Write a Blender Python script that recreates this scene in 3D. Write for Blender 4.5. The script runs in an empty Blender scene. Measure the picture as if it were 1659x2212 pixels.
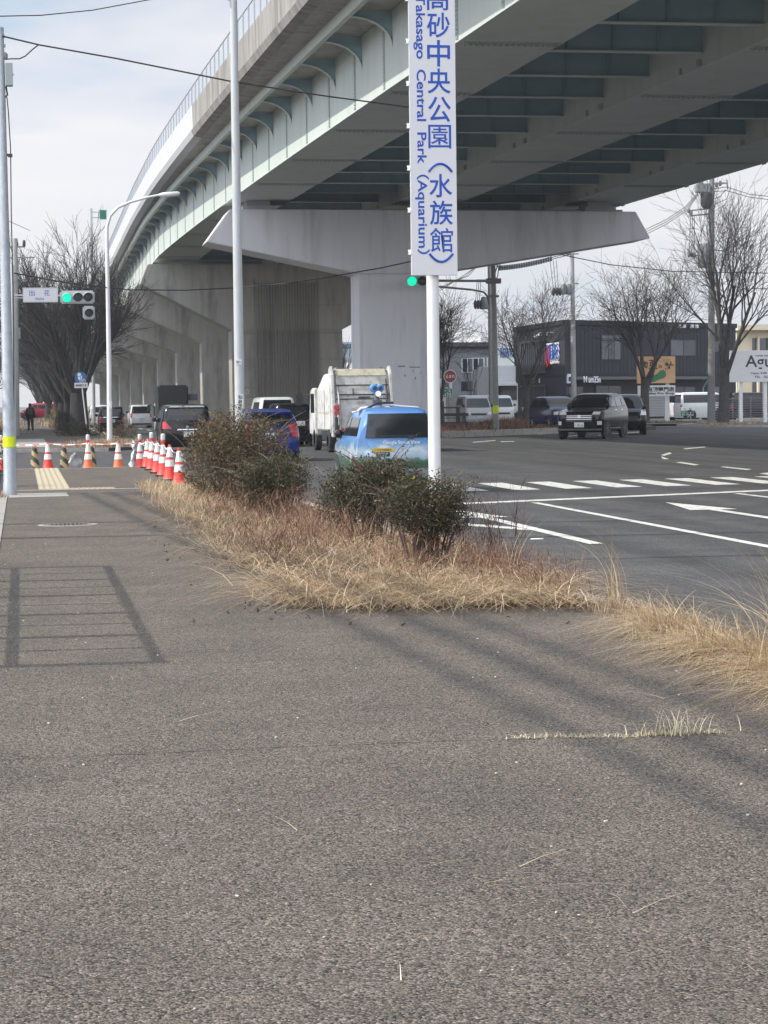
import bpy, math, random
import numpy as np
from mathutils import Vector, Matrix
R = math.radians
random.seed(7)
rng = np.random.default_rng(7)
scene = bpy.context.scene
col = scene.collection

# ------------------------------------------------------------------ camera
F_PX, IMG_W, IMG_H, EYE = 4600.0, 1659.0, 2212.0, 1.6
YAW, PITCH, ROLL = math.atan(780 / 4600), math.atan(238 / 4600), 0.0125
FW = np.array([math.sin(YAW) * math.cos(PITCH), math.cos(YAW) * math.cos(PITCH), -math.sin(PITCH)])
_r0 = np.array([math.cos(YAW), -math.sin(YAW), 0.0])
_u0 = np.cross(_r0, FW)
RT = _r0 * math.cos(ROLL) - _u0 * math.sin(ROLL)
UP = _u0 * math.cos(ROLL) + _r0 * math.sin(ROLL)
cam_data = bpy.data.cameras.new('camera')
cam = bpy.data.objects.new('camera', cam_data)
col.objects.link(cam)
scene.camera = cam
cam_data.sensor_fit = 'VERTICAL'
cam_data.sensor_height = 24.0
cam_data.lens = 24.0 * F_PX / IMG_H
cam_data.clip_start = 0.1
cam_data.clip_end = 6000
cam.matrix_world = Matrix(((RT[0], UP[0], -FW[0], 0), (RT[1], UP[1], -FW[1], 0), (RT[2], UP[2], -FW[2], EYE), (0, 0, 0, 1)))

# ------------------------------------------------------------------ world, sun, exposure
SUN_EL, SUN_BACK = R(40), R(-2)      # sun from the left, a touch ahead of the viewer
sun_dir = Vector((-math.cos(SUN_EL) * math.cos(SUN_BACK), -math.cos(SUN_EL) * math.sin(SUN_BACK), math.sin(SUN_EL)))
world = bpy.data.worlds.new('World')
scene.world = world
world.use_nodes = True
wn, wl = world.node_tree.nodes, world.node_tree.links
wn.clear()
w_out = wn.new('ShaderNodeOutputWorld')
w_sky = wn.new('ShaderNodeTexSky')
w_sky.sky_type = 'NISHITA'
w_sky.sun_disc = False
w_sky.sun_elevation = SUN_EL
w_sky.sun_rotation = math.atan2(sun_dir.x, sun_dir.y)
w_bg = wn.new('ShaderNodeBackground'); w_bg.inputs[1].default_value = 0.12
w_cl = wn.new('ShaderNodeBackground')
w_mix = wn.new('ShaderNodeMixShader')
w_tc = wn.new('ShaderNodeTexCoord')
w_map = wn.new('ShaderNodeMapping'); w_map.inputs['Scale'].default_value = (1.0, 1.0, 3.6)
w_map.inputs['Location'].default_value = (3.1, 0.4, 0.35)
w_n1 = wn.new('ShaderNodeTexNoise'); w_n1.inputs['Scale'].default_value = 3.2; w_n1.inputs['Detail'].default_value = 5; w_n1.inputs['Roughness'].default_value = 0.55
w_n2 = wn.new('ShaderNodeTexNoise'); w_n2.inputs['Scale'].default_value = 5.0; w_n2.inputs['Detail'].default_value = 4
w_r1 = wn.new('ShaderNodeValToRGB')
w_r1.color_ramp.elements[0].position = 0.36; w_r1.color_ramp.elements[0].color = (0.80, 0.80, 0.80, 1)
w_r1.color_ramp.elements[1].position = 0.56; w_r1.color_ramp.elements[1].color = (1, 1, 1, 1)
w_r2 = wn.new('ShaderNodeValToRGB')
w_r2.color_ramp.elements[0].position = 0.38; w_r2.color_ramp.elements[0].color = (0.58, 0.72, 0.87, 1)
_e = w_r2.color_ramp.elements.new(0.47); _e.color = (0.77, 0.81, 0.90, 1)
w_r2.color_ramp.elements[-1].position = 0.60; w_r2.color_ramp.elements[-1].color = (0.93, 0.925, 0.965, 1)
# cloud glow boosted sunward and behind the viewer, added to fill shaded faces
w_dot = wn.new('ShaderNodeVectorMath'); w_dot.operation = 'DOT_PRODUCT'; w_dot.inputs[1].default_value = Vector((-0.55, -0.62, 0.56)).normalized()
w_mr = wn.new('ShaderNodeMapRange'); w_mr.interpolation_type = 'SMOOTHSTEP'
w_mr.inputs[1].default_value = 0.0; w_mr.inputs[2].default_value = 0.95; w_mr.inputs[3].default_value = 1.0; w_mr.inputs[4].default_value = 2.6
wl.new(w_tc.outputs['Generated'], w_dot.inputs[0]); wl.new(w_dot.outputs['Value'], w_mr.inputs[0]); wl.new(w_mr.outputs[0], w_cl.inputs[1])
wl.new(w_tc.outputs['Generated'], w_map.inputs[0])
wl.new(w_map.outputs[0], w_n1.inputs['Vector']); wl.new(w_map.outputs[0], w_n2.inputs['Vector'])
w_sep = wn.new('ShaderNodeSeparateXYZ'); w_lo = wn.new('ShaderNodeMapRange')     # cloud thickens towards the horizon
w_lo.inputs[1].default_value = 0.06; w_lo.inputs[2].default_value = 0.19; w_lo.inputs[3].default_value = 0.16; w_lo.inputs[4].default_value = -0.03
w_add = wn.new('ShaderNodeMath'); w_add.operation = 'ADD'
wl.new(w_tc.outputs['Generated'], w_sep.inputs[0]); wl.new(w_sep.outputs['Z'], w_lo.inputs[0])
wl.new(w_n2.outputs['Fac'], w_add.inputs[0]); wl.new(w_lo.outputs[0], w_add.inputs[1])
wl.new(w_n1.outputs['Fac'], w_r1.inputs[0]); wl.new(w_add.outputs[0], w_r2.inputs[0])
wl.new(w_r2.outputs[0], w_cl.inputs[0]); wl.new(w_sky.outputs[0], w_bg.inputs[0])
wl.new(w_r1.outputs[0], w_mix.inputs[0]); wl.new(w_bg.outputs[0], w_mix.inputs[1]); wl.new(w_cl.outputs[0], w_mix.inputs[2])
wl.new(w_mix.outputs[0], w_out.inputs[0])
sun_data = bpy.data.lights.new('sun', 'SUN')
sun_data.energy = 4.2
sun_data.angle = R(0.53)
sun_data.color = (1.0, 0.94, 0.84)
sun = bpy.data.objects.new('sun', sun_data)
col.objects.link(sun)
sun.rotation_euler = (-sun_dir).to_track_quat('-Z', 'Y').to_euler()
sun.location = (0, 0, 60)
scene.view_settings.view_transform = 'Standard'
scene.view_settings.look = 'None'
scene.view_settings.exposure = 0.0
scene.view_settings.gamma = 1.0

# ------------------------------------------------------------------ pixel helpers (1659 x 2212 picture)
def ray(u, v):
    return RT * (u - 829.5) / F_PX - UP * (v - 1106.0) / F_PX + FW
def gz(u, v, z=0.0):                     # the point seen at (u, v) at height z
    d = ray(u, v); t = (z - EYE) / d[2]
    return Vector((d[0] * t, d[1] * t, z))
def gy(u, v, Y):                         # the point seen at (u, v) at street distance Y
    d = ray(u, v); t = Y / d[1]
    return Vector((d[0] * t, Y, EYE + d[2] * t))
def xu(u, Y, v=900):
    return gy(u, v, Y).x

# ------------------------------------------------------------------ materials
MATS = {}
def mat(name, c, rough=0.6, metal=0.0, var=0.0, vscale=6.0, bump=0.0, bscale=40.0, spec=0.5, stretch=None, dirt=None, dscale=2.0, damt=0.5, island=0.0, coat=0.0, alpha=1.0, emit=0.0):
    if name in MATS:
        return MATS[name]
    m = bpy.data.materials.new(name); m.use_nodes = True
    n, l = m.node_tree.nodes, m.node_tree.links
    b = n['Principled BSDF']
    b.inputs['Roughness'].default_value = rough
    b.inputs['Metallic'].default_value = metal
    b.inputs['Specular IOR Level'].default_value = spec
    if coat: b.inputs['Coat Weight'].default_value = coat; b.inputs['Coat Roughness'].default_value = 0.05
    if alpha < 1: b.inputs['Alpha'].default_value = alpha
    b.inputs['Base Color'].default_value = (*c, 1)
    if emit:
        b.inputs['Emission Color'].default_value = (*c, 1); b.inputs['Emission Strength'].default_value = emit
    tc = n.new('ShaderNodeTexCoord'); mp = n.new('ShaderNodeMapping')
    l.new(tc.outputs['Object'], mp.inputs[0])
    if stretch: mp.inputs['Scale'].default_value = stretch
    src = None
    if var:
        t = n.new('ShaderNodeTexNoise'); t.inputs['Scale'].default_value = vscale; t.inputs['Detail'].default_value = 6; t.inputs['Roughness'].default_value = 0.65
        l.new(mp.outputs[0], t.inputs['Vector'])
        r = n.new('ShaderNodeValToRGB')
        r.color_ramp.elements[0].position = 0.28; r.color_ramp.elements[1].position = 0.72
        r.color_ramp.elements[0].color = (*[max(0, x * (1 - var)) for x in c], 1)
        r.color_ramp.elements[1].color = (*[min(1, x * (1 + var)) for x in c], 1)
        l.new(t.outputs['Fac'], r.inputs[0]); src = r.outputs[0]
    if dirt:
        t = n.new('ShaderNodeTexNoise'); t.inputs['Scale'].default_value = dscale; t.inputs['Detail'].default_value = 8; t.inputs['Roughness'].default_value = 0.7
        l.new(mp.outputs[0], t.inputs['Vector'])
        r = n.new('ShaderNodeValToRGB'); r.color_ramp.elements[0].position = 0.48; r.color_ramp.elements[1].position = 0.70
        r.color_ramp.elements[0].color = (0, 0, 0, 1); r.color_ramp.elements[1].color = (damt, damt, damt, 1)
        l.new(t.outputs['Fac'], r.inputs[0])
        x = n.new('ShaderNodeMix'); x.data_type = 'RGBA'
        l.new(r.outputs[0], x.inputs['Factor'])
        if src: l.new(src, x.inputs['A'])
        else: x.inputs['A'].default_value = (*c, 1)
        x.inputs['B'].default_value = (*dirt, 1)
        src = x.outputs['Result']
    if island:
        g = n.new('ShaderNodeNewGeometry'); h = n.new('ShaderNodeHueSaturation')
        mr = n.new('ShaderNodeMapRange'); mr.inputs[3].default_value = 1 - island; mr.inputs[4].default_value = 1 + island
        l.new(g.outputs['Random Per Island'], mr.inputs[0]); l.new(mr.outputs[0], h.inputs['Value'])
        if src: l.new(src, h.inputs['Color'])
        else: h.inputs['Color'].default_value = (*c, 1)
        src = h.outputs[0]
    if src: l.new(src, b.inputs['Base Color'])
    if bump:
        t = n.new('ShaderNodeTexNoise'); t.inputs['Scale'].default_value = bscale; t.inputs['Detail'].default_value = 4
        l.new(mp.outputs[0], t.inputs['Vector'])
        bp = n.new('ShaderNodeBump'); bp.inputs['Strength'].default_value = bump; bp.inputs['Distance'].default_value = 0.02
        l.new(t.outputs['Fac'], bp.inputs['Height']); l.new(bp.outputs[0], b.inputs['Normal'])
    MATS[name] = m
    return m

def ramp_mat(name, stops, rough=0.75, trans=0.0):      # colour chosen per blade / leaf
    m = bpy.data.materials.new(name); m.use_nodes = True
    n, l = m.node_tree.nodes, m.node_tree.links
    b = n['Principled BSDF']; b.inputs['Roughness'].default_value = rough; b.inputs['Specular IOR Level'].default_value = 0.3
    g = n.new('ShaderNodeNewGeometry'); r = n.new('ShaderNodeValToRGB')
    while len(r.color_ramp.elements) < len(stops): r.color_ramp.elements.new(0.5)
    for e, (p, c) in zip(r.color_ramp.elements, stops):
        e.position = p; e.color = (*c, 1)
    l.new(g.outputs['Random Per Island'], r.inputs[0]); l.new(r.outputs[0], b.inputs['Base Color'])
    if trans:
        t = n.new('ShaderNodeBsdfTranslucent'); x = n.new('ShaderNodeMixShader'); x.inputs[0].default_value = trans
        l.new(r.outputs[0], t.inputs[0]); l.new(b.outputs[0], x.inputs[1]); l.new(t.outputs[0], x.inputs[2])
        l.new(x.outputs[0], n['Material Output'].inputs[0])
    MATS[name] = m
    return m

def asphalt(name, dark, light, tint, scale, bump, patch=0.25, track=0.0):
    m = bpy.data.materials.new(name); m.use_nodes = True
    n, l = m.node_tree.nodes, m.node_tree.links
    b = n['Principled BSDF']; b.inputs['Roughness'].default_value = 0.88; b.inputs['Specular IOR Level'].default_value = 0.35
    tc = n.new('ShaderNodeTexCoord')
    v = n.new('ShaderNodeTexVoronoi'); v.inputs['Scale'].default_value = scale; v.inputs['Randomness'].default_value = 1
    nz = n.new('ShaderNodeTexNoise'); nz.inputs['Scale'].default_value = scale * 0.45; nz.inputs['Detail'].default_value = 5; nz.inputs['Roughness'].default_value = 0.7
    big = n.new('ShaderNodeTexNoise'); big.inputs['Scale'].default_value = 0.9; big.inputs['Detail'].default_value = 7; big.inputs['Roughness'].default_value = 0.6
    med = n.new('ShaderNodeTexNoise'); med.inputs['Scale'].default_value = 7.0; med.inputs['Detail'].default_value = 5
    for t in (v, nz, big, med): l.new(tc.outputs['Object'], t.inputs['Vector'])
    sep = n.new('ShaderNodeSeparateColor'); l.new(v.outputs['Color'], sep.inputs[0])
    r = n.new('ShaderNodeValToRGB')
    r.color_ramp.elements[0].position = 0.0; r.color_ramp.elements[0].color = (*dark, 1)
    r.color_ramp.elements[1].position = 0.93; r.color_ramp.elements[1].color = (*light, 1)
    e = r.color_ramp.elements.new(0.985); e.color = (*[min(1, x * 1.5) for x in light], 1)
    l.new(sep.outputs[0], r.inputs[0])
    x = n.new('ShaderNodeMix'); x.data_type = 'RGBA'; x.blend_type = 'MULTIPLY'; x.inputs['Factor'].default_value = 1.0
    rb = n.new('ShaderNodeValToRGB')
    rb.color_ramp.elements[0].position = 0.3; rb.color_ramp.elements[0].color = (1 - patch, 1 - patch, 1 - patch * 0.9, 1)
    rb.color_ramp.elements[1].position = 0.7; rb.color_ramp.elements[1].color = (1 + patch * 0.5, 1 + patch * 0.46, 1 + patch * 0.4, 1)
    l.new(big.outputs['Fac'], rb.inputs[0]); l.new(r.outputs[0], x.inputs['A']); l.new(rb.outputs[0], x.inputs['B'])
    x2 = n.new('ShaderNodeMix'); x2.data_type = 'RGBA'
    rm = n.new('ShaderNodeValToRGB'); rm.color_ramp.elements[0].position = 0.5; rm.color_ramp.elements[0].color = (0, 0, 0, 1)
    rm.color_ramp.elements[1].position = 0.75; rm.color_ramp.elements[1].color = (0.55, 0.55, 0.55, 1)
    l.new(med.outputs['Fac'], rm.inputs[0]); l.new(rm.outputs[0], x2.inputs['Factor'])
    l.new(x.outputs['Result'], x2.inputs['A']); x2.inputs['B'].default_value = (*tint, 1)
    last = x2.outputs['Result']
    if track:                            # worn wheel paths and oil stains running along the street
        mp = n.new('ShaderNodeMapping'); mp.inputs['Scale'].default_value = (1.1, 0.035, 1); l.new(tc.outputs['Object'], mp.inputs[0])
        tn_ = n.new('ShaderNodeTexNoise'); tn_.inputs['Scale'].default_value = 1.0; tn_.inputs['Detail'].default_value = 5; l.new(mp.outputs[0], tn_.inputs['Vector'])
        rt = n.new('ShaderNodeValToRGB'); rt.color_ramp.elements[0].position = 0.35; rt.color_ramp.elements[0].color = (1 - track, 1 - track, 1 - track, 1); rt.color_ramp.elements[1].position = 0.62; rt.color_ramp.elements[1].color = (1.12, 1.11, 1.10, 1)
        x3 = n.new('ShaderNodeMix'); x3.data_type = 'RGBA'; x3.blend_type = 'MULTIPLY'; x3.inputs['Factor'].default_value = 1.0
        l.new(tn_.outputs['Fac'], rt.inputs[0]); l.new(last, x3.inputs['A']); l.new(rt.outputs[0], x3.inputs['B']); last = x3.outputs['Result']
    l.new(last, b.inputs['Base Color'])
    ad = n.new('ShaderNodeMath'); ad.operation = 'MULTIPLY_ADD'; ad.inputs[1].default_value = -1.0
    l.new(v.outputs['Distance'], ad.inputs[0]); l.new(nz.outputs['Fac'], ad.inputs[2])
    bp = n.new('ShaderNodeBump'); bp.inputs['Strength'].default_value = bump; bp.inputs['Distance'].default_value = 0.006
    l.new(ad.outputs[0], bp.inputs['Height']); l.new(bp.outputs[0], b.inputs['Normal'])
    MATS[name] = m
    return m

# ------------------------------------------------------------------ mesh builder
class MB:
    def __init__(s):
        s.v, s.f, s.m = [], [], []
    def add(s, vs, fs, m=0):
        o = len(s.v); s.v.extend([tuple(p) for p in vs])
        for f in fs: s.f.append(tuple(i + o for i in f)); s.m.append(m)
        return s
    def box(s, c, d, rz=0.0, m=0, rx=0.0, ry=0.0):
        M = Matrix.Rotation(rz, 3, 'Z') @ Matrix.Rotation(rx, 3, 'X') @ Matrix.Rotation(ry, 3, 'Y')
        vs = [Vector(c) + M @ Vector((x * d[0] / 2, y * d[1] / 2, z * d[2] / 2)) for z in (-1, 1) for x, y in ((-1, -1), (1, -1), (1, 1), (-1, 1))]
        return s.add(vs, [(3, 2, 1, 0), (4, 5, 6, 7), (0, 1, 5, 4), (1, 2, 6, 5), (2, 3, 7, 6), (3, 0, 4, 7)], m)
    def bb(s, x0, x1, y0, y1, z0, z1, m=0):
        return s.box(((x0 + x1) / 2, (y0 + y1) / 2, (z0 + z1) / 2), (x1 - x0, y1 - y0, z1 - z0), m=m)
    def tube(s, pts, r, n=8, m=0, caps=True):
        pts = [Vector(p) for p in pts]; k = len(pts)
        rs = r if isinstance(r, (list, tuple)) else [r] * k
        t0 = (pts[1] - pts[0]).normalized()
        a = t0.cross(Vector((0, 0, 1)))
        if a.length < 1e-3: a = Vector((1, 0, 0))
        a.normalize(); o = len(s.v)
        for i in range(k):
            t = (pts[min(i + 1, k - 1)] - pts[max(i - 1, 0)])
            if t.length < 1e-9: t = t0
            t.normalize()
            a = a - t * a.dot(t)
            if a.length < 1e-6: a = t.orthogonal()
            a.normalize(); b = t.cross(a)
            for j in range(n):
                q = 2 * math.pi * j / n
                s.v.append(tuple(pts[i] + (a * math.cos(q) + b * math.sin(q)) * rs[i]))
        for i in range(k - 1):
            for j in range(n):
                s.f.append((o + i * n + j, o + i * n + (j + 1) % n, o + (i + 1) * n + (j + 1) % n, o + (i + 1) * n + j)); s.m.append(m)
        if caps:
            s.f.append(tuple(o + j for j in reversed(range(n)))); s.m.append(m)
            s.f.append(tuple(o + (k - 1) * n + j for j in range(n))); s.m.append(m)
        return s
    def prism(s, poly, vec, m=0):          # poly: 3-D points of a planar outline; extruded by vec
        p = [Vector(q) for q in poly]; v = Vector(vec); n = len(p)
        vs = p + [q + v for q in p]
        fs = [tuple(reversed(range(n))), tuple(range(n, 2 * n))] + [(i, (i + 1) % n, n + (i + 1) % n, n + i) for i in range(n)]
        return s.add(vs, fs, m)
    def lathe(s, prof, c=(0, 0, 0), n=16, m=0, axis='Z'):
        o = len(s.v); k = len(prof)
        for r, z in prof:
            for j in range(n):
                q = 2 * math.pi * j / n
                if axis == 'Z': p = (c[0] + r * math.cos(q), c[1] + r * math.sin(q), c[2] + z)
                elif axis == 'X': p = (c[0] + z, c[1] + r * math.cos(q), c[2] + r * math.sin(q))
                else: p = (c[0] + r * math.cos(q), c[1] + z, c[2] + r * math.sin(q))
                s.v.append(p)
        for i in range(k - 1):
            for j in range(n):
                s.f.append((o + i * n + j, o + i * n + (j + 1) % n, o + (i + 1) * n + (j + 1) % n, o + (i + 1) * n + j)); s.m.append(m)
        s.f.append(tuple(o + j for j in reversed(range(n)))); s.m.append(m)
        s.f.append(tuple(o + (k - 1) * n + j for j in range(n))); s.m.append(m)
        return s
    def build(s, name, mats, parent=None, smooth=0, bevel=0.0, recalc=True):
        me = bpy.data.meshes.new(name)
        me.from_pydata(s.v, [], s.f)
        for q in (mats if isinstance(mats, (list, tuple)) else [mats]): me.materials.append(q)
        if any(s.m): me.polygons.foreach_set('material_index', s.m)
        if recalc:
            import bmesh
            bm = bmesh.new(); bm.from_mesh(me); bmesh.ops.recalc_face_normals(bm, faces=bm.faces)
            if bevel:
                es = [e for e in bm.edges if e.is_manifold and e.calc_face_angle(0) > 0.7]
                bmesh.ops.bevel(bm, geom=es, offset=bevel, segments=2, affect='EDGES', clamp_overlap=True)
            bm.to_mesh(me); bm.free()
        if smooth:
            me.shade_smooth(); me.set_sharp_from_angle(angle=R(smooth))
        o = bpy.data.objects.new(name, me)
        col.objects.link(o)
        if parent: o.parent = parent
        return o

def thing(name, label, cat, loc=(0, 0, 0), rz=0.0, group=None):
    o = bpy.data.objects.new(name, None); o.empty_display_size = 0.3
    col.objects.link(o); o.location = loc; o.rotation_euler = (0, 0, rz)
    return tag(o, label, cat, group)
def tag(o, label, cat, group=None):
    o['label'] = label; o['category'] = cat
    if group: o['group'] = group
    return o
def struct(o):
    o['kind'] = 'structure'; return o
def stuff(o, label=None, cat=None):
    o['kind'] = 'stuff'
    if label: o['label'] = label
    if cat: o['category'] = cat
    return o
def copy_tree(o, parent=None):
    c = o.copy(); col.objects.link(c)
    if parent: c.parent = parent
    for ch in list(o.children): copy_tree(ch, c)
    return c

def text(name, s, size, m, parent, loc, rot=(R(90), 0, 0), ext=0.002, off=0.0, align='CENTER', width=None, height=None):
    cu = bpy.data.curves.new('t', 'FONT'); cu.body = s; cu.size = size
    cu.align_x = align; cu.align_y = 'CENTER'; cu.extrude = ext; cu.offset = off; cu.resolution_u = 4
    t = bpy.data.objects.new('t', cu); col.objects.link(t)
    bpy.context.view_layer.update()
    me = bpy.data.meshes.new_from_object(t.evaluated_get(bpy.context.evaluated_depsgraph_get()))
    bpy.data.objects.remove(t)
    if len(me.vertices):
        a = np.empty(len(me.vertices) * 3); me.vertices.foreach_get('co', a); a = a.reshape(-1, 3)
        lo, hi = a.min(0), a.max(0); c = (lo + hi) / 2
        k = np.ones(3)
        if width: k[0] = width / (hi[0] - lo[0])
        if height: k[1] = height / (hi[1] - lo[1])
        if align == 'CENTER': a[:, :2] = (a[:, :2] - c[:2])
        a *= k; me.vertices.foreach_set('co', a.ravel())
    me.name = name; me.materials.clear(); me.materials.append(m)
    o = bpy.data.objects.new(name, me); col.objects.link(o)
    o.parent = parent; o.location = loc; o.rotation_euler = rot
    return o

# ------------------------------------------------------------------ ground, roads, pavements
M_walk = asphalt('pavement_asphalt', (0.016, 0.014, 0.012), (0.218, 0.185, 0.155), (0.118, 0.100, 0.084), 118, 1.0, 0.26)
M_road = asphalt('road_asphalt', (0.036, 0.036, 0.037), (0.108, 0.108, 0.109), (0.075, 0.075, 0.076), 80, 0.45, 0.30, track=0.28)
M_kerb = mat('kerb_concrete', (0.42, 0.39, 0.35), 0.9, var=0.18, vscale=9, dirt=(0.16, 0.14, 0.12), dscale=4, damt=0.6, bump=0.3, bscale=60)
M_conc_slab = mat('slab_concrete', (0.33, 0.31, 0.28), 0.9, var=0.15, vscale=5, dirt=(0.14, 0.13, 0.11), dscale=3, damt=0.5, bump=0.3, bscale=50)
M_paint = mat('road_paint', (0.66, 0.65, 0.61), 0.8, var=0.08, vscale=30, dirt=(0.14, 0.14, 0.14), dscale=7, damt=0.9)
M_soil = mat('soil', (0.08, 0.06, 0.042), 0.95, var=0.4, vscale=12, dirt=(0.22, 0.17, 0.11), dscale=10, damt=0.7, bump=0.8, bscale=40)
M_far = mat('far_ground', (0.16, 0.15, 0.13), 0.95, var=0.2, vscale=0.3)

def slab(name, poly, z0, z1, m):
    return struct(MB().prism([(x, y, z0) for x, y in poly], (0, 0, z1 - z0)).build(name, m))
ROAD = -0.12
struct(MB().add([(-3000, -300, -0.17), (3000, -300, -0.17), (3000, 5000, -0.17), (-3000, 5000, -0.17)], [(0, 1, 2, 3)]).build('ground', M_far))
struct(MB().add([(-120, -12, ROAD), (190, -12, ROAD), (190, 620, ROAD), (-120, 620, ROAD)], [(0, 1, 2, 3)]).build('road', M_road))
slab('pavement', [(-0.27, -8), (4.36, -8), (4.36, 40.5), (4.1, 50), (3.3, 55.3), (-0.27, 55.3)], -0.16, 0.0, M_walk)
# kerb stones of the near pavement, each about two metres
k = MB()
y = -8.0
while y < 48:
    k.bb(4.36, 4.54, y + .006, y + 1.994, -0.16, 0.012 + 0.004 * random.random()); y += 2.0
struct(k.build('kerb', M_kerb, bevel=0.015))
k = MB(); y = -8.0
while y < 37.4:
    k.bb(-0.62, -0.275, y + .006, y + 0.994, -0.16, 0.010); y += 1.0
struct(k.build('gutter_edge', M_conc_slab))
slab('verge_ground', [(-60, -8), (-0.63, -8), (-0.63, 55.3), (-60, 55.3)], -0.16, -0.004, M_soil)
slab('planting_soil', [(2.0, 16.4), (4.35, 15.9), (4.35, 44), (2.3, 44), (2.3, 30)], -0.05, 0.025, M_soil)
slab('paving_slab', [(-0.25, 37.75), (0.80, 37.9), (0.78, 39.4), (-0.25, 39.5)], -0.03, 0.012, M_conc_slab)
struct(MB().bb(-0.25, 2.7, 40.95, 41.10, -0.03, 0.006).build('paving_edge_strip', M_kerb))
struct(MB().bb(-0.25, 3.2, 55.31, 55.45, -0.16, 0.0).build('pavement_end_kerb', M_kerb))
# tactile paving: raised yellow bars and an L-shaped return
M_tact = mat('tactile_yellow', (0.50, 0.42, 0.29), 0.8, var=0.12, vscale=20, dirt=(0.25, 0.22, 0.17), dscale=8, damt=0.6)
t = MB()
t.bb(0.30, 0.90, 41.15, 55.2, -0.01, 0.006, m=1)
for i in range(5):
    t.bb(0.325 + i * 0.12, 0.395 + i * 0.12, 41.2, 55.2, 0.005, 0.014)
t.bb(0.905, 1.75, 41.15, 41.75, -0.01, 0.006, m=1)
for i in range(8):
    for j in range(5): t.bb(0.94 + i * 0.1, 0.98 + i * 0.1, 41.2 + j * .11, 41.25 + j * .11, 0.005, 0.013)
struct(t.build('tactile_paving', [M_tact, mat('tactile_worn', (.37, .315, .22), .85, var=.2, vscale=12)]))
# far corner pavement and its kerb
slab('far_pavement', [(-60, 80.6), (3.2, 80.6), (4.2, 82), (4.5, 86), (4.5, 420), (-60, 420)], -0.16, 0.0, M_walk)
k = MB(); k.bb(-8, 3.2, 80.42, 80.59, -0.16, 0.012)
k.bb(4.51, 4.68, 86, 420, -0.16, 0.01)
struct(k.build('far_kerb', M_kerb))
slab('far_paving_slab', [(-0.6, 84), (1.05, 84), (1.05, 105), (-0.6, 105)], -0.03, 0.01, M_conc_slab)
# median under the viaduct, and the corner pavement on the right
k1, k2 = gz(952, 946, ROAD), gz(1235, 935, ROAD)
med = [(13.6, 96.0), (k1.x, k1.y), (k2.x, k2.y), (k2.x + 6, k2.y + 5), (40, 140), (40, 150), (13.2, 150)]
slab('median_ground', med, -0.16, 0.10, M_soil)
dk = (k2 - k1); ang = math.atan2(dk.y, dk.x); L = dk.length; nst = 7
k = MB()
for i in range(nst):
    p = k1 + dk * ((i + 0.5) / nst)
    k.box((p.x + .05, p.y - 0.1, 0.02), (L / nst - 0.03, 0.22, 0.32), rz=ang)
struct(k.build('median_kerb', M_kerb, bevel=0.02))
slab('median_long', [(13.4, 150.1), (21.0, 150.1), (21, 420), (13.4, 420)], -0.16, 0.08, M_soil)
cor = [(44.5, 112), (40.4, 118), (39.2, 124), (41.5, 128), (40.5, 150), (36, 175), (36, 420), (185, 420), (185, 107), (60, 107)]
slab('right_pavement', cor, -0.16, 0.0, M_walk)
k = MB()
for a, b in zip(cor[:5], cor[1:6]):
    d = Vector((b[0] - a[0], b[1] - a[1], 0)); k.box(((a[0] + b[0]) / 2 - .1, (a[1] + b[1]) / 2, -0.06), (d.length, .2, .16), rz=math.atan2(d.y, d.x))
struct(k.build('right_kerb', M_kerb))
slab('parking_ground', [(37.5, 128), (185, 128), (185, 158), (37.5, 158)], -0.01, 0.006, mat('parking_asphalt', (0.10, 0.10, 0.10), 0.9, var=0.2, vscale=2))

# painted markings: sheets 4 mm above the road
def mark(name, polys):
    b = MB()
    for p in polys: b.add([(q[0], q[1], ROAD + 0.004) for q in p], [tuple(range(len(p)))])
    return struct(b.build(name, M_paint, recalc=False))
def pxp(*uv): return [tuple(gz(u, v, ROAD))[:2] for u, v in uv]
st = []
a0 = gz(1141, 1042.7, ROAD); b0 = gz(1220.6, 1056, ROAD)
for i in range(-4, 26):
    x = a0.x + i * 1.05; dy = i * 0.14
    st.append([(x, a0.y + dy + .25), (x + .54, a0.y + dy + .32), (x + .48, b0.y + dy + .05), (x - .06, b0.y + dy)])
mark('crosswalk', st)
s0, s1 = gz(1003, 1089.5, ROAD), gz(1659, 1061, ROAD)
d = (s1 - s0) / (s1.x - s0.x)
A, B = s0 + d * (5.0 - s0.x), s0 + d * (14.5 - s0.x)
mark('stop_line', [[(A.x, A.y), (B.x, B.y), (B.x, B.y + .45), (A.x, A.y + .45)]])
mark('lane_line', [[(8.35, -10), (8.52, -10), (8.52, 34.7), (8.38, 34.7)], [(12.52, -10), (12.68, -10), (12.68, 36.5), (12.54, 36.5)]])
def arrow(cx, y0, name):
    mark(name, [[(cx - .09, y0), (cx + .09, y0), (cx + .09, y0 + 3.1), (cx - .09, y0 + 3.1)], [(cx - .38, y0 + 3.1), (cx + .38, y0 + 3.1), (cx, y0 + 5.6)]])
arrow(10.47, 28.3, 'lane_arrow')
mark('turn_arrow', [[(6.62, 24.5), (6.80, 24.5), (6.80, 30.6), (6.62, 30.6)], [(6.35, 30.6), (7.05, 30.6), (6.70, 33.0)],
                    [(6.60, 27.3), (6.60, 28.0), (5.95, 29.6), (5.8, 29.2)], [(5.62, 28.7), (6.12, 30.4), (5.55, 30.9)]])
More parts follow.
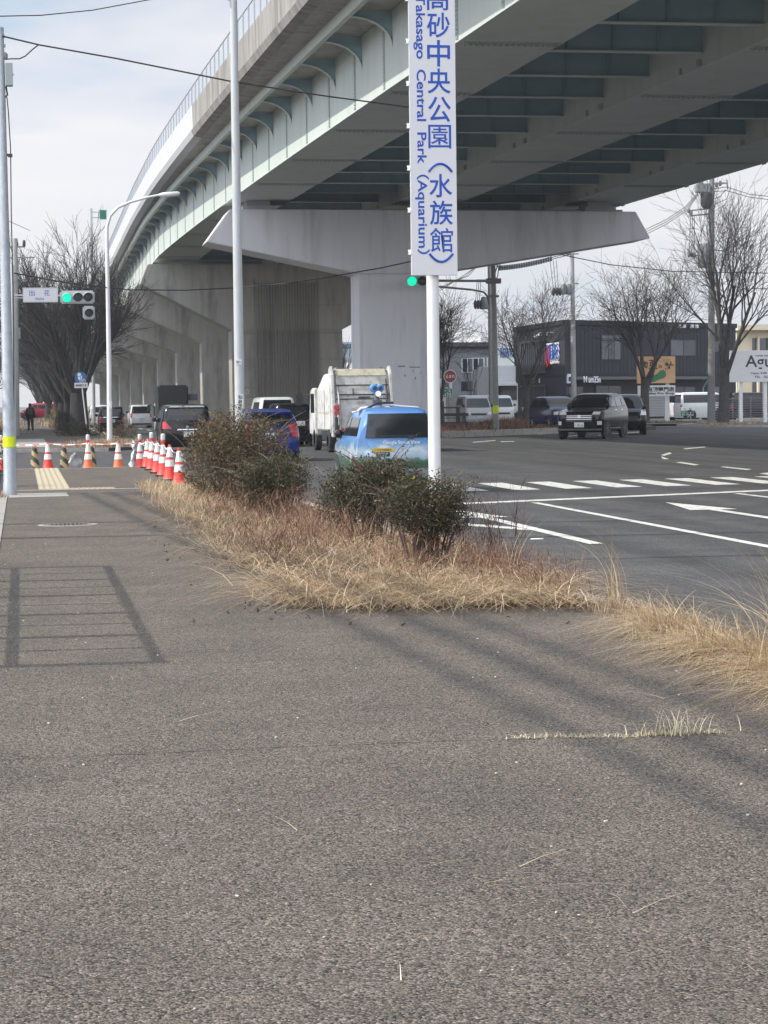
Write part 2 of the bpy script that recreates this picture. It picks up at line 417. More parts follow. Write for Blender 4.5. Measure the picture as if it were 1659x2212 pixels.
gd = [pxp((1428, 983), (1447, 977), (1451, 980), (1434, 985)), pxp((1428, 986), (1446, 992), (1434, 992), (1430, 990)),
      pxp((1459, 999), (1472, 998), (1511, 1004), (1500, 1005.5)), pxp((1556, 1009), (1563, 1008), (1625, 1014), (1612, 1015.5)),
      pxp((1476, 969), (1523, 965), (1524, 966.3), (1480, 970.5)), pxp((1640, 1023), (1660, 1021), (1700, 1024), (1660, 1026)),
      pxp((1160, 938), (1205, 934), (1208, 935), (1163, 939)), pxp((1225, 942), (1258, 939), (1259, 940), (1228, 943)), pxp((1020, 955), (1070, 951), (1071, 952), (1024, 956)),
      pxp((1290, 940), (1390, 932), (1391, 933), (1294, 941)), pxp((1080, 954), (1110, 953), (1112, 954), (1083, 955))]
mark('guide_dashes', gd)
mark('side_street_line', [pxp((165, 1019), (210, 1020.5), (210, 1021.5), (165, 1020))])
ln = []
for i in range(16):
    ln.append([(8.4, 92 + i * 10), (8.55, 92 + i * 10), (8.55, 97 + i * 10), (8.4, 97 + i * 10)])
mark('lane_dashes', ln)
mark('edge_line', [[(5.05, 88), (5.2, 88), (5.2, 300), (5.05, 300)], [(12.9, 88), (13.05, 88), (13.05, 300), (12.9, 300)]])

# manhole cover set flush in the pavement
mh = thing('manhole_cover', 'round patterned iron manhole cover set in the near pavement', 'manhole cover', (gz(146, 1133.5).x, gz(146, 1133.5).y, 0))
b = MB().lathe([(0.40, -0.02), (0.40, 0.004), (0.335, 0.006), (0.335, 0.002)], n=40); b.build('rim', M_conc_slab, mh)
b = MB().lathe([(0.325, -0.01), (0.325, 0.006)], n=40)
for i in range(-5, 6):
    for j in range(-5, 6):
        if i * i + j * j < 24 and (i + j) % 2: b.box((i * .055, j * .055, .009), (.04, .04, .006), rz=.78)
b.build('lid', mat('iron_lid', (0.14, 0.13, 0.12), 0.6, 0.3, var=0.3, vscale=30), mh)

# ------------------------------------------------------------------ the viaduct
M_steel = mat('viaduct_paint', (0.525, 0.58, 0.545), 0.55, var=0.05, vscale=0.8, dirt=(0.36, 0.40, 0.36), dscale=1.2, damt=0.35, stretch=(1, 1, 0.25))
M_steel_d = mat('viaduct_shaded_paint', (0.30, 0.42, 0.48), 0.6, var=0.08, vscale=1.5)  # darker, bluer copy of the girder paint; under-deck shade put into the colour
M_par_old = mat('parapet_weathered', (0.30, 0.285, 0.27), 0.9, var=0.22, vscale=1.6, dirt=(0.10, 0.09, 0.08), dscale=1.4, damt=0.75, stretch=(1, 1.4, 0.22), bump=0.3, bscale=12)
M_par_new = mat('parapet_pale', (0.52, 0.53, 0.545), 0.8, var=0.08, vscale=1.2)
M_conc = mat('pier_concrete', (0.40, 0.385, 0.35), 0.9, var=0.13, vscale=1.0, dirt=(0.12, 0.115, 0.105), dscale=0.7, damt=0.6, stretch=(1.6, 1.6, 0.3), bump=0.25, bscale=20)
M_pier = mat('pier_grey_paint', (0.62, 0.62, 0.645), 0.5, var=0.04, vscale=0.5, dirt=(0.36, 0.36, 0.37), dscale=0.8, damt=0.55, stretch=(1.8, 1.8, .22))
M_black = mat('black_rubber', (0.02, 0.02, 0.022), 0.7)
M_dark = mat('dark_steel', (0.05, 0.055, 0.06), 0.6)
M_mesh = mat('railing_mesh', (0.38, 0.42, 0.47), 0.6, alpha=0.45)
M_bolt = mat('splice_paint', (0.34, 0.40, 0.385), 0.6)

def xl(Y): return 8.72 + 0.0057 * max(0.0, 135 - Y) ** 1.4
def xt(Y): return 7.22 + 0.0041 * max(0.0, 120 - Y) ** 1.4
def zo(Y): return -0.018 * max(0.0, Y - 137)
def sweep(b, sec, ys, m=0):              # sec(Y) -> closed list of (x, z)
    o = len(b.v); n = len(sec(ys[0]))
    for Y in ys:
        for x, z in sec(Y): b.v.append((x, Y, z))
    for i in range(len(ys) - 1):
        for j in range(n):
            b.f.append((o + i * n + j, o + i * n + (j + 1) % n, o + (i + 1) * n + (j + 1) % n, o + (i + 1) * n + j)); b.m.append(m)
    b.f.append(tuple(o + j for j in reversed(range(n)))); b.m.append(m)
    b.f.append(tuple(o + (len(ys) - 1) * n + j for j in range(n))); b.m.append(m)
YS = [18 + 4.45 * i for i in range(92)]
YV = [y for y in YS]
via = thing('viaduct', 'long pale green steel girder viaduct with curved brackets carrying the elevated road overhead', 'viaduct')
b = MB()
sweep(b, lambda Y: [(xt(Y) + .35, 13.25 + zo(Y)), (xl(Y) - .2, 13.12 + zo(Y)), (xl(Y) + 19.1, 13.12 + zo(Y)), (xl(Y) + 20.9, 13.25 + zo(Y)), (xl(Y) + 20.9, 13.5 + zo(Y)), (xt(Y) + .35, 13.5 + zo(Y))], YV)
b.build('deck_slab', M_conc, via)
for nm, ma, ys in (('parapet', M_par_old, [y for y in YV if y < 95]), ('parapet', M_par_new, [y for y in YV if y > 91])):
    b = MB(); e = 0.0 if ma is M_par_old else -0.004
    sweep(b, lambda Y: [(xt(Y) + .05 + e, 13.28 + zo(Y)), (xt(Y) + .40, 13.2 + zo(Y)), (xt(Y) + .40, 13.5 + zo(Y)), (xt(Y) + .30, 14.62 + zo(Y)), (xt(Y) + e, 14.62 + zo(Y)), (xt(Y) + .02 + e, 13.62 + zo(Y)), (xt(Y) - .06 + e, 13.52 + zo(Y))], ys)
    o = b.build(nm, ma, via, smooth=20)
    o['label'] = 'weathered brown concrete parapet' if ma is M_par_old else 'clean pale grey parapet'
b = MB(); sweep(b, lambda Y: [(xl(Y) + 20.6, 13.3 + zo(Y)), (xl(Y) + 20.95, 13.3 + zo(Y)), (xl(Y) + 20.95, 14.6 + zo(Y)), (xl(Y) + 20.7, 14.6 + zo(Y))], YV); b.build('parapet', M_par_old, via)
# railing with posts and wire-mesh panels on the parapet
b = MB(); p = MB(); Y = 20.0
while Y < 330:
    x, z = xt(Y) + .14, 14.6 + zo(Y)
    b.bb(x - .03, x + .03, Y - .03, Y + .03, z, z + 1.0)
    Y2 = Y + 1.5; x2, z2 = xt(Y2) + .14, 14.6 + zo(Y2)
    for h in (0.12, 0.98): b.tube([(x, Y, z + h), (x2, Y2, z2 + h)], .025, 4)
    p.add([(x, Y + .06, z + .14), (x2, Y2 - .06, z2 + .14), (x2, Y2 - .06, z2 + .95), (x, Y + .06, z + .95)], [(0, 1, 2, 3)])
    Y = Y2
rl = b.build('railing', mat('railing_metal', (0.42, 0.45, 0.48), 0.5, 0.4), via); p.build('mesh_panel', M_mesh, rl, recalc=False)
# three box girders with bottom flange lips and transverse splice bands
for kx, (o0, o1) in enumerate(((0.0, 2.65), (7.85, 10.75), (16.1, 19.0))):
    b = MB()
    sweep(b, lambda Y: [(xl(Y) + o0, 10.9 + zo(Y)), (xl(Y) + o1, 10.9 + zo(Y)), (xl(Y) + o1, 13.11 + zo(Y)), (xl(Y) + o0, 13.11 + zo(Y))], YV)
    sweep(b, lambda Y: [(xl(Y) + o0 - .07, 10.86 + zo(Y)), (xl(Y) + o1 + .07, 10.86 + zo(Y)), (xl(Y) + o1 + .07, 10.899 + zo(Y)), (xl(Y) + o0 - .07, 10.899 + zo(Y))], YV)
    g = b.build('box_girder', M_steel, via)
    for i, Y in enumerate(YV[:40]):
        if i % 2 == 0:
            b = MB()
            for s in (-1, 1):
                b.bb(xl(Y) + o0 + .05, xl(Y) + o1 - .05, Y + .9 + s * .13 - .1, Y + .9 + s * .13 + .1, 10.835 + zo(Y), 10.859 + zo(Y))
                for q in range(int((o1 - o0) / .16)):
                    b.bb(xl(Y) + o0 + .1 + q * .16, xl(Y) + o0 + .16 + q * .16, Y + .9 + s * .13 - .06, Y + .9 + s * .13 + .06, 10.80 + zo(Y), 10.8349 + zo(Y))
            b.build('splice_plate', M_bolt, g)
        if kx == 0:
            b = MB(); x = xl(Y + 1.1)
            for q in range(17):
                z = 10.98 + q * .12 + zo(Y); b.bb(x - .035, x - .018, Y + 1.02, Y + 1.22, z, z + .05)
            b.bb(x - .018, x + .02, Y + 1.0, Y + 1.24, 10.92 + zo(Y), 13.0 + zo(Y)); b.build('web_splice', M_bolt, g)
        if kx and i % 2 == 1 and i < 30:           # drain hooks along the lower edge
            for y_ in (Y, Y + 1.6): MB().bb(xl(Y) + o0 - .13, xl(Y) + o0 - .005, y_, y_ + .12, 10.92, 11.1).build('hook', M_bolt, g)
# edge stringer under the overhang
b = MB()
def sx(Y): return xt(Y) * 0.45 + xl(Y) * 0.55 - 0.25
sweep(b, lambda Y: [(sx(Y), 12.86 + zo(Y)), (sx(Y) + .16, 12.86 + zo(Y)), (sx(Y) + .16, 13.11 + zo(Y)), (sx(Y), 13.24 + zo(Y))], YV)
b.build('edge_stringer', M_steel, via)
# curved cantilever brackets
for i, Y in enumerate(YV[:56]):
    x0, x1, z = sx(Y) + .161, xl(Y) - .002, zo(Y)
    n = 9; arc = []
    for q in range(n + 1):
        a = math.pi / 2 * q / n
        arc.append((x0 + (x1 - x0) * math.sin(a), 12.92 - 0.86 * (1 - math.cos(a)) + z))
    poly = [(x0, 13.1 + z)] + arc + [(x1, 13.1 + z)]
    b = MB().prism([(px, Y - .008, pz) for px, pz in poly], (0, .016, 0), 0)
    for (ax, az), (bx, bz) in zip(arc[:-1], arc[1:]):
        b.add([(ax, Y - .11, az - .012), (bx, Y - .11, bz - .012), (bx, Y + .11, bz - .012), (ax, Y + .11, az - .012),
               (ax, Y - .11, az + .006), (bx, Y - .11, bz + .006), (bx, Y + .11, bz + .006), (ax, Y + .11, az + .006)],
              [(3, 2, 1, 0), (4, 5, 6, 7), (0, 1, 5, 4), (2, 3, 7, 6)], 1)
    b.build('bracket', [M_steel_d, M_steel], via)
# cross beams between the girders, and a longitudinal stringer in each bay
for (o0, o1) in ((2.65, 7.85), (10.75, 16.1)):
    for i, Y in enumerate(YV[2:30]):
        z = zo(Y); x0, x1 = xl(Y) + o0 + .002, xl(Y) + o1 - .002
        b = MB().bb(x0, x1, Y - .01, Y + .01, 11.29 + z, 13.1 + z)
        b.bb(x0, x1, Y - .15, Y + .15, 11.26 + z, 11.289 + z, m=1)
        for q in range(1, 4): b.bb(x0 + (x1 - x0) * q / 4 - .01, x0 + (x1 - x0) * q / 4 + .01, Y - .12, Y - .0101, 11.3 + z, 13.09 + z)
        b.build('cross_beam', [M_steel_d, M_steel], via)

# painted steel pier
pr = thing('steel_pier', 'smooth pale grey painted T shaped pier nearest the crossing with long tapering arms', 'viaduct pier', (17.2, 97, 0))
def T(poly, y0, y1): return [(x - 17.2, y0, z) for x, z in poly], (0, y1 - y0, 0)
cap = [(9.53, 10.42), (8.45, 8.95), (15.45, 7.5), (18.95, 7.5), (29.3, 9.12), (28.6, 10.36)]
po, ve = T(cap, 0, 2.9); MB().prism(po, ve).build('cap_beam', M_pier, pr, bevel=.03)
cl = MB().bb(15.45 - 17.2, 18.95 - 17.2, 0.15, 2.75, 0, 7.55).build('column', M_pier, pr, bevel=.04)
b = MB()
for i in range(7):
    for j in range(20): b.box((14.05 - 17.2 + i * .1, -.006, 7.95 + j * .11), (.045, .02, .045))
b.bb(13.98 - 17.2, 14.72 - 17.2, -.004, .01, 7.85, 10.35)
b.build('bolt_panel', M_pier, pr)
MB().bb(19.55 - 17.2, 20.55 - 17.2, -.004, .01, 7.75, 10.3).build('seam_panel', M_pier, pr)
M_bear = mat('bearing_grey', (0.36, 0.37, 0.38), 0.6)
for x in (10.9, 18.9, 27.0):
    b = MB().bb(x - 17.2 - .75, x - 17.2 + .75, .4, 2.4, 10.40, 10.62).bb(x - 17.2 - .55, x - 17.2 + .55, .6, 2.2, 10.62, 10.858); b.build('bearing', M_bear, pr)
b = MB(); b.bb(9.8 - 17.2, 28.3 - 17.2, 1.2, 1.6, 10.38, 10.55); b.build('bearing_shelf', M_bear, pr)
for x, z, w, h in ((17.2, 3.2, .35, .06), (17.75, 3.16, .5, .05), (17.5, 2.75, .06, .1), (18.0, 2.62, .05, .12), (18.25, 2.9, .06, .04), (17.9, 3.0, .05, .05)): MB().bb(x - 17.2, x - 17.2 + w, .139, .148, z, z + h).build('scuff_mark', mat('scuff', (0.22, 0.22, 0.23), 0.9), pr)

# concrete piers marching into the distance
M_rib = mat('pier_concrete_ribs', (0.25, 0.24, 0.22), 0.9, var=0.2, vscale=1.2, dirt=(0.07, 0.07, 0.065), dscale=0.8, damt=0.75, stretch=(3, 3, 0.12))
def conc_pier(Y, tip_top, tip_bot, haunch, label, ribs=False):
    pr = thing('concrete_pier', label, 'viaduct pier', (17.1, Y, 0), group='concrete viaduct piers')
    c = 17.1
    cap = [(8.15 - c, tip_top), (7.65 - c, tip_bot), (13.5 - c, haunch), (20.6 - c, haunch), (26.5 - c, tip_bot), (26.0 - c, tip_top)]
    MB().prism([(x, 0, z) for x, z in cap], (0, 2.4, 0)).build('cap_beam', M_conc, pr, bevel=.04)
    b = MB().bb(13.45 - c, 20.65 - c, 0.06, 2.34, -.1, haunch + .05); b.build('column', M_conc, pr, bevel=.05)
    b = MB()
    for x in (10.9, 17.4, 24.0): MB().bb(x - c - .6, x - c + .6, .5, 1.9, tip_top - .05, 10.858 + zo(Y)).build('bearing', M_bear, pr)
    if ribs:
        b = MB()
        for i in range(22):
            x = 15.0 + i * 0.18
            b.bb(x - c, x - c + .09, -.05, .02, .0, tip_top - 1.2)
        b.bb(14.9 - c, 15.0 - c, -.035, .02, 0, 9.6); b.bb(19.0 - c, 19.1 - c, -.035, .02, 0, 9.6)
        for z in (2.6, 4.4, 6.1, 7.9): b.bb(13.5 - c, 20.6 - c, -.006, .0, z, z + .03)
        b.build('rib_panel', M_rib, pr)
        text('lettering', 'P20', .5, mat('pier_stencil', (0.62, 0.62, 0.6), .8), pr, (14.15 - c, .05, 2.35))
        b = MB().bb(13.75 - c, 14.7 - c, .045, .058, 1.55, 1.95).bb(13.75 - c, 14.7 - c, .04, .058, 1.2, 1.5); b.build('notice_plate', mat('notice', (0.40, 0.37, 0.34), .7), pr)
    return pr
nth = ['first', 'second', 'third', 'fourth', 'fifth', 'sixth', 'seventh', 'eighth', 'ninth']
for i, Y in enumerate((137, 160, 186, 212, 238, 266, 296, 330, 370)):
    tt = 10.55 + zo(Y) ; tb = [9.3, 8.8, 8.3, 7.85, 7.6, 7.3, 7.1, 6.8, 6.5][i]
    hb = [6.3, 6.15, 6.1, 6.05, 6.2, 5.9, 5.6, 5.4, 5.2][i]
    lab = 'ribbed weathered concrete pier with wet dark streaks, nearest of the concrete piers' if i == 0 else 'weathered concrete viaduct pier, %s in line behind the ribbed pier' % nth[i - 1]
    conc_pier(Y, tt, tb, hb, lab, ribs=(i == 0))

# ------------------------------------------------------------------ vehicles
M_glass = mat('car_glass', (0.016, 0.019, 0.022), 0.06, spec=0.5, coat=0.1)
M_tyre = mat('tyre_rubber', (0.025, 0.025, 0.026), 0.85)
M_rim = mat('wheel_alloy', (0.45, 0.46, 0.48), 0.35, 0.8)
M_rimd = mat('wheel_dark', (0.06, 0.06, 0.065), 0.4, 0.5)
M_red = mat('lamp_red', (0.50, 0.02, 0.03), 0.15, coat=0.6)
M_clear = mat('lamp_clear', (0.72, 0.74, 0.76), 0.12, coat=0.6)
M_plate = mat('plate_white', (0.78, 0.79, 0.78), 0.5)
M_ptext = mat('plate_green', (0.03, 0.13, 0.07), 0.6)
M_trim = mat('black_trim', (0.03, 0.03, 0.033), 0.55)
M_chrome = mat('chrome', (0.70, 0.71, 0.73), 0.15, 1.0)
def paint(name, c, rough=0.14): return mat(name, c, rough, 0.0, spec=0.35, coat=0.18, dirt=[x * .8 + .02 for x in c], dscale=1.5, damt=0.25)
P_black = paint('paint_black', (0.008, 0.008, 0.010)); P_white = paint('paint_white', (0.74, 0.75, 0.75)); P_navy = paint('paint_navy', (0.025, 0.035, 0.10))
P_blue = paint('paint_blue', (0.010, 0.030, 0.19)); P_red = paint('paint_red', (0.46, 0.025, 0.04)); P_silver = paint('paint_silver', (0.48, 0.49, 0.50))

# profile rows: (z, y_rear, y_front, half_width, corner_radius) for a body 4.0 long, 1.7 wide, 1.5 tall, front at +y
HATCH = [(.17, -1.86, 1.86, .78, .25), (.30, -1.97, 1.97, .83, .30), (.55, -2.0, 2.0, .85, .32), (.72, -1.98, 1.96, .85, .32), (.84, -1.95, 1.80, .845, .30), (.92, -1.92, 1.22, .83, .26),
         (.97, -1.90, .98, .815, .22), (1.15, -1.80, .66, .755, .20), (1.34, -1.66, .32, .685, .18), (1.43, -1.56, .12, .63, .2), (1.48, -1.30, -.10, .56, .25), (1.50, -1.0, -.35, .42, .25)]
BOX = [(.17, -1.93, 1.90, .79, .12), (.30, -1.98, 1.98, .83, .16), (.55, -2.0, 2.0, .85, .18), (.74, -1.99, 1.97, .85, .18), (.84, -1.98, 1.84, .845, .18), (.92, -1.97, 1.50, .835, .18),
       (1.0, -1.95, 1.28, .82, .16), (1.2, -1.90, 1.02, .785, .15), (1.38, -1.84, .76, .75, .15), (1.45, -1.78, .62, .72, .17), (1.49, -1.62, .40, .64, .2), (1.50, -1.3, .0, .5, .2)]
KEIVAN = [(.17, -1.93, 1.93, .79, .1), (.30, -1.98, 2.0, .83, .14), (.6, -2.0, 2.0, .85, .16), (.78, -1.99, 1.95, .85, .16), (.84, -1.985, 1.88, .845, .16),
          (.92, -1.97, 1.80, .835, .15), (1.15, -1.93, 1.55, .795, .14), (1.36, -1.88, 1.32, .755, .14), (1.45, -1.82, 1.18, .725, .16), (1.49, -1.66, .9, .64, .2), (1.50, -1.3, .4, .5, .2)]
SUV = [(.22, -1.84, 1.86, .78, .22), (.34, -1.95, 1.97, .84, .26), (.60, -2.0, 2.0, .86, .28), (.80, -1.98, 1.98, .86, .26), (.90, -1.96, 1.88, .85, .26), (.97, -1.93, 1.2, .84, .22),
       (1.02, -1.91, .86, .82, .2), (1.2, -1.80, .52, .765, .18), (1.36, -1.66, .22, .71, .18), (1.44, -1.56, .02, .66, .2), (1.49, -1.35, -.25, .56, .22), (1.50, -1.1, -.5, .42, .22)]

class Car:
    def __init__(s, name, label, loc, rz, LWH, prof, body, cat='car', group=None, wheel_r=.30, rims=None, wy=(-1.25, 1.28), glass=None):
        s.t = thing(name, label, cat, loc, rz, group)
        L, W, H = LWH; s.L, s.W, s.H = L, W, H
        s.p = [(z * H / 1.5, a * L / 4, b * L / 4, w * W / 1.7, r * W / 1.7) for z, a, b, w, r in prof]
        s.zs = [q[0] for q in s.p]
        s.M = body; s.glass = glass or M_glass
        b = MB(); n = 6; ring = []
        for z, a, c, w, r in s.p:
            pts = []
            for cx, cy, q0 in ((w - r, c - r, 0), (-w + r, c - r, 90), (-w + r, a + r, 180), (w - r, a + r, 270)):
                for i in range(n + 1):
                    q = R(q0 + 90 * i / n); pts.append((cx + r * math.cos(q), cy + r * math.sin(q), z))
            ring.append(pts)
        N = len(ring[0])
        for pts in ring: b.v.extend(pts)
        for i in range(len(ring) - 1):
            for j in range(N):
                b.f.append((i * N + j, i * N + (j + 1) % N, (i + 1) * N + (j + 1) % N, (i + 1) * N + j)); b.m.append(0)
        b.f.append(tuple(reversed(range(N)))); b.m.append(0)
        b.f.append(tuple((len(ring) - 1) * N + j for j in range(N))); b.m.append(0)
        b.build('body', body, s.t, smooth=28)
        s.wheels([y * L / 4 for y in wy], wheel_r * H / 1.5, rims or M_rim)
    def row(s, z):
        return [float(np.interp(z, s.zs, [q[k] for q in s.p])) for k in (1, 2, 3, 4)]
    def surf(s, face, u, z):
        a, c, w, r = s.row(z)
        if face in ('rear', 'front'):
            x = max(-w + .002, min(w - .002, u)); d = max(0.0, abs(x) - (w - r)); k = r - math.sqrt(max(0.0, r * r - d * d))
            return Vector((x, a + k if face == 'rear' else c - k, z))
        sg = 1 if face == 'right' else -1
        y = max(a + .002, min(c - .002, u)); d = 0.0
        if y < a + r: d = a + r - y
        elif y > c - r: d = y - (c - r)
        return Vector((sg * (w - (r - math.sqrt(max(0.0, r * r - d * d)))), y, z))
    def patch(s, name, m, face, b0, b1, t0, t1, z0, z1, out=.012, nu=8, nz=5, parent=None, sub=None):
        z0, z1 = z0 * s.H / 1.5, z1 * s.H / 1.5
        k = s.W / 1.7 if face in ('rear', 'front') else s.L / 4
        b0, b1, t0, t1 = b0 * k, b1 * k, t0 * k, t1 * k
        o = {'rear': Vector((0, -1, .15)), 'front': Vector((0, 1, .25)), 'left': Vector((-1, 0, .1)), 'right': Vector((1, 0, .1))}[face].normalized()
        g, h = [], []
        for i in range(nz + 1):
            f = i / nz; z = z0 + (z1 - z0) * f
            for j in range(nu + 1):
                e = j / nu; u = (b0 + (b1 - b0) * e) * (1 - f) + (t0 + (t1 - t0) * e) * f
                p = s.surf(face, u, z); g.append(p + o * out); h.append(p - o * .03)
        n = len(g); st = nu + 1
        fs = [(i * st + j, i * st + j + 1, (i + 1) * st + j + 1, (i + 1) * st + j) for i in range(nz) for j in range(nu)]
        edge = [j for j in range(nu)] + [i * st + nu for i in range(nz)] + [nz * st + j for j in range(nu, 0, -1)] + [i * st for i in range(nz, 0, -1)]
        for a, c in zip(edge, edge[1:] + edge[:1]): fs.append((a, c, n + c, n + a))
        return MB().add(g + h, fs).build(name, m, parent or s.t, smooth=25)
    def both(s, name, m, face, b0, b1, t0, t1, z0, z1, **k):
        s.patch(name, m, face, b0, b1, t0, t1, z0, z1, **k)
        return s.patch(name, m, face, -b1, -b0, -t1, -t0, z0, z1, **k)
    def wheels(s, ys, r, rims):
        for y in ys:
            for sg in (-1, 1):
                w = s.W / 2
                a = MB().lathe([(r * 1.17, -.03), (r * 1.17, .03)], (sg * (w - .028), y, r * 1.02), 20, axis='X').build('wheel_arch', M_trim, s.t)
                wh = MB().lathe([(r * .62, -.105), (r * .9, -.105), (r, -.08), (r, .08), (r * .9, .105), (r * .62, .105)], (sg * (w - .095), y, r), 22, axis='X').build('wheel', M_tyre, s.t, smooth=40)
                b = MB().lathe([(r * .61, -.02), (r * .61, .02)], (sg * (w - .02), y, r), 20, axis='X', m=1)
                for q in range(5):
                    b.box((sg * (w + .004), y + .32 * r * math.cos(q * 1.2566), r + .32 * r * math.sin(q * 1.2566)), (.03, r * .16, r * .62), rx=q * 1.2566 - math.pi / 2)
                b.build('rim', [rims, M_trim], wh)
    def plate(s, face, x, z, txt, w=.36, m=None, tm=None):
        z *= s.H / 1.5
        p = s.surf(face, x, z); sg = -1 if face == 'rear' else 1
        o = MB().box((x, p.y + sg * .022, z), (w, .035, w * .5)).build('licence_plate', m or M_plate, s.t)
        text('lettering', txt, .14, tm or M_ptext, o, (x, p.y + sg * .042, z - w * .06), (R(90), 0, 0 if sg < 0 else R(180)), width=w * .82, height=w * .24)
        return o
    def mirror(s, y, z, m=None):
        for sg in (-1, 1):
            p = s.surf('right', y * s.L / 4, z * s.H / 1.5)
            MB().lathe([(.03, -.09), (.085, -.06), (.09, .04), (.05, .075)], (sg * (p.x + .11), p.y, p.z), 10, axis='Y').box((sg * (p.x + .03), p.y, p.z - .05), (.12, .04, .04)).build('mirror', m or s.M, s.t, smooth=50)
    def emblem(s, face, z, r=.05):
        p = s.surf(face, 0, z * s.H / 1.5); sg = -1 if face == 'rear' else 1
        MB().lathe([(r, -.01), (r, .012)], (0, p.y + sg * .014, p.z), 12, axis='Y').build('emblem', M_chrome, s.t)

def at_rear(ul, ur, Y):           # road point under the middle of a vehicle end seen between ul and ur at street distance Y; its width
    a, b = xu(ul, Y), xu(ur, Y)
    return (a + b) / 2, b - a

# blue mapping car: printed sky, cloud and meadow film on the body
def film(name):
    m = bpy.data.materials.new(name); m.use_nodes = True
    n, l = m.node_tree.nodes, m.node_tree.links; b = n['Principled BSDF']
    b.inputs['Roughness'].default_value = 0.3; b.inputs['Coat Weight'].default_value = 0.5
    tc = n.new('ShaderNodeTexCoord'); sp = n.new('ShaderNodeSeparateXYZ'); l.new(tc.outputs['Object'], sp.inputs[0])
    nz = n.new('ShaderNodeTexNoise'); nz.inputs['Scale'].default_value = 2.6; nz.inputs['Detail'].default_value = 6; l.new(tc.outputs['Object'], nz.inputs['Vector'])
    ad = n.new('ShaderNodeMath'); ad.operation = 'MULTIPLY_ADD'; ad.inputs[1].default_value = 0.55; l.new(nz.outputs['Fac'], ad.inputs[0]); l.new(sp.outputs['Z'], ad.inputs[2])
    r = n.new('ShaderNodeValToRGB'); e = r.color_ramp.elements
    e[0].position = 0.0; e[0].color = (0.03, 0.10, 0.05, 1); e[1].position = 1.0; e[1].color = (0.085, 0.235, 0.56, 1)
    for p, c in ((0.46, (0.02, 0.09, 0.05)), (0.56, (0.04, 0.15, 0.08)), (0.585, (0.26, 0.38, 0.48)), (0.68, (0.46, 0.54, 0.60)), (0.76, (0.13, 0.28, 0.50)), (0.86, (0.09, 0.25, 0.55))):
        q = e.new(p); q.color = (*c, 1)
    mr = n.new('ShaderNodeMapRange'); mr.inputs[1].default_value = 0.2; mr.inputs[2].default_value = 1.5
    l.new(ad.outputs[0], mr.inputs[0]); l.new(mr.outputs[0], r.inputs[0]); l.new(r.outputs[0], b.inputs['Base Color'])
    return m
Y = 39.0; cx, w = at_rear(777, 951, Y)
g = Car('mapping_car', 'bright blue hatchback printed with clouds and grass, carrying a camera mast on its roof', (cx, Y + 1.72, ROAD), 0, (3.45, w * 1.03, 1.62), HATCH, film('printed_film'))
WB = M_glass
g.patch('rear_window', WB, 'rear', -.70, .70, -.60, .60, .975, 1.385, out=.035, nu=14, nz=8)
g.patch('windshield', WB, 'front', -.72, .72, -.58, .58, 1.0, 1.38)
for s in ('left', 'right'):
    g.patch('side_window', WB, s, -.1, .82, -.1, .40, 1.0, 1.32); g.patch('side_window', WB, s, -1.45, -.2, -1.25, -.2, 1.0, 1.32)
g.both('tail_lamp', M_red, 'rear', .76, .845, .75, .84, .36, .50, out=.02)
g.patch('bumper', mat('bumper_grey', (.25, .27, .28), .5), 'rear', -.84, .84, -.84, .84, .28, .44, out=.05, nu=14)
g.plate('rear', .08, .34, '・390', m=mat('plate_yellow', (.75, .55, .04), .5), tm=M_trim)
g.mirror(.82, 1.02, P_black); g.emblem('rear', .70, .04)
p = g.surf('rear', 0, 1.08); MB().box((-.05, p.y - .03, 1.085), (.62, .02, .03)).box((.2, p.y - .04, 1.06), (.1, .05, .05)).build('wiper', M_trim, g.t)
text('lettering', 'Google Street View', .14, mat('film_white', (.8, .82, .84), .5), g.t, (.03, g.surf('rear', 0, .95).y - .02, .955), (R(84), 0, 0), width=.70, height=.085, off=.001)
b = MB().box((-.33, g.surf('rear', 0, .82).y - .012, .83), (.42, .012, .07)); b.build('sticker', mat('sticker_yellow', (.72, .50, .08), .5), g.t)
text('lettering', 'くるまを調査中', .06, M_trim, g.t, (-.33, g.surf('rear', 0, .82).y - .02, .83), width=.32, height=.045)
b = MB().box((-.33, g.surf('rear', 0, .74).y - .006, .745), (.26, .012, .075)); b.build('sticker', M_trim, g.t)
text('lettering', 'driving', .03, M_plate, g.t, (-.33, g.surf('rear', 0, .745).y - .016, .762), width=.18, height=.026); text('lettering', 'maps', .03, M_plate, g.t, (-.33, g.surf('rear', 0, .745).y - .016, .728), width=.14, height=.022)
M_camb = mat('mast_blue', (.10, .27, .58), .4); M_whitep = mat('mast_white', (.78, .79, .80), .4)
b = MB().tube([(-.62, -.55, 1.54), (-.55, -.55, 1.60), (0, -.55, 1.66), (.55, -.55, 1.60), (.62, -.55, 1.54)], .022, 8); b.tube([(-.6, .25, 1.52), (0, .25, 1.63), (.6, .25, 1.52)], .02, 8); b.build('roof_bar', M_whitep, g.t, smooth=50)
b = MB().tube([(-.66, -.9, 1.2), (-.60, -.78, 1.54), (-.25, -.72, 1.70), (.05, -.70, 1.70)], .022, 6); b.build('cable', M_trim, g.t)
mx = xu(1524 * .5486, Y, 830) - cx
b = MB().box((mx, -.55, 1.66), (.10, .10, .10)).box((mx, -.55, 1.71), (.17, .15, .10), m=1).tube([(mx, -.55, 1.76), (mx, -.55, 1.86)], .045, 10, m=1)
hd = b.build('camera_mast', [M_whitep, mat('mast_grey', (.12, .13, .14), .5)], g.t)
b = MB()
for s in (-1, 1): b.lathe([(.02, -.09), (.055, -.085), (.078, -.04), (.080, 0), (.07, .06), (.03, .085)], (mx + s * .062, -.55, 1.985), 18, axis='Y')
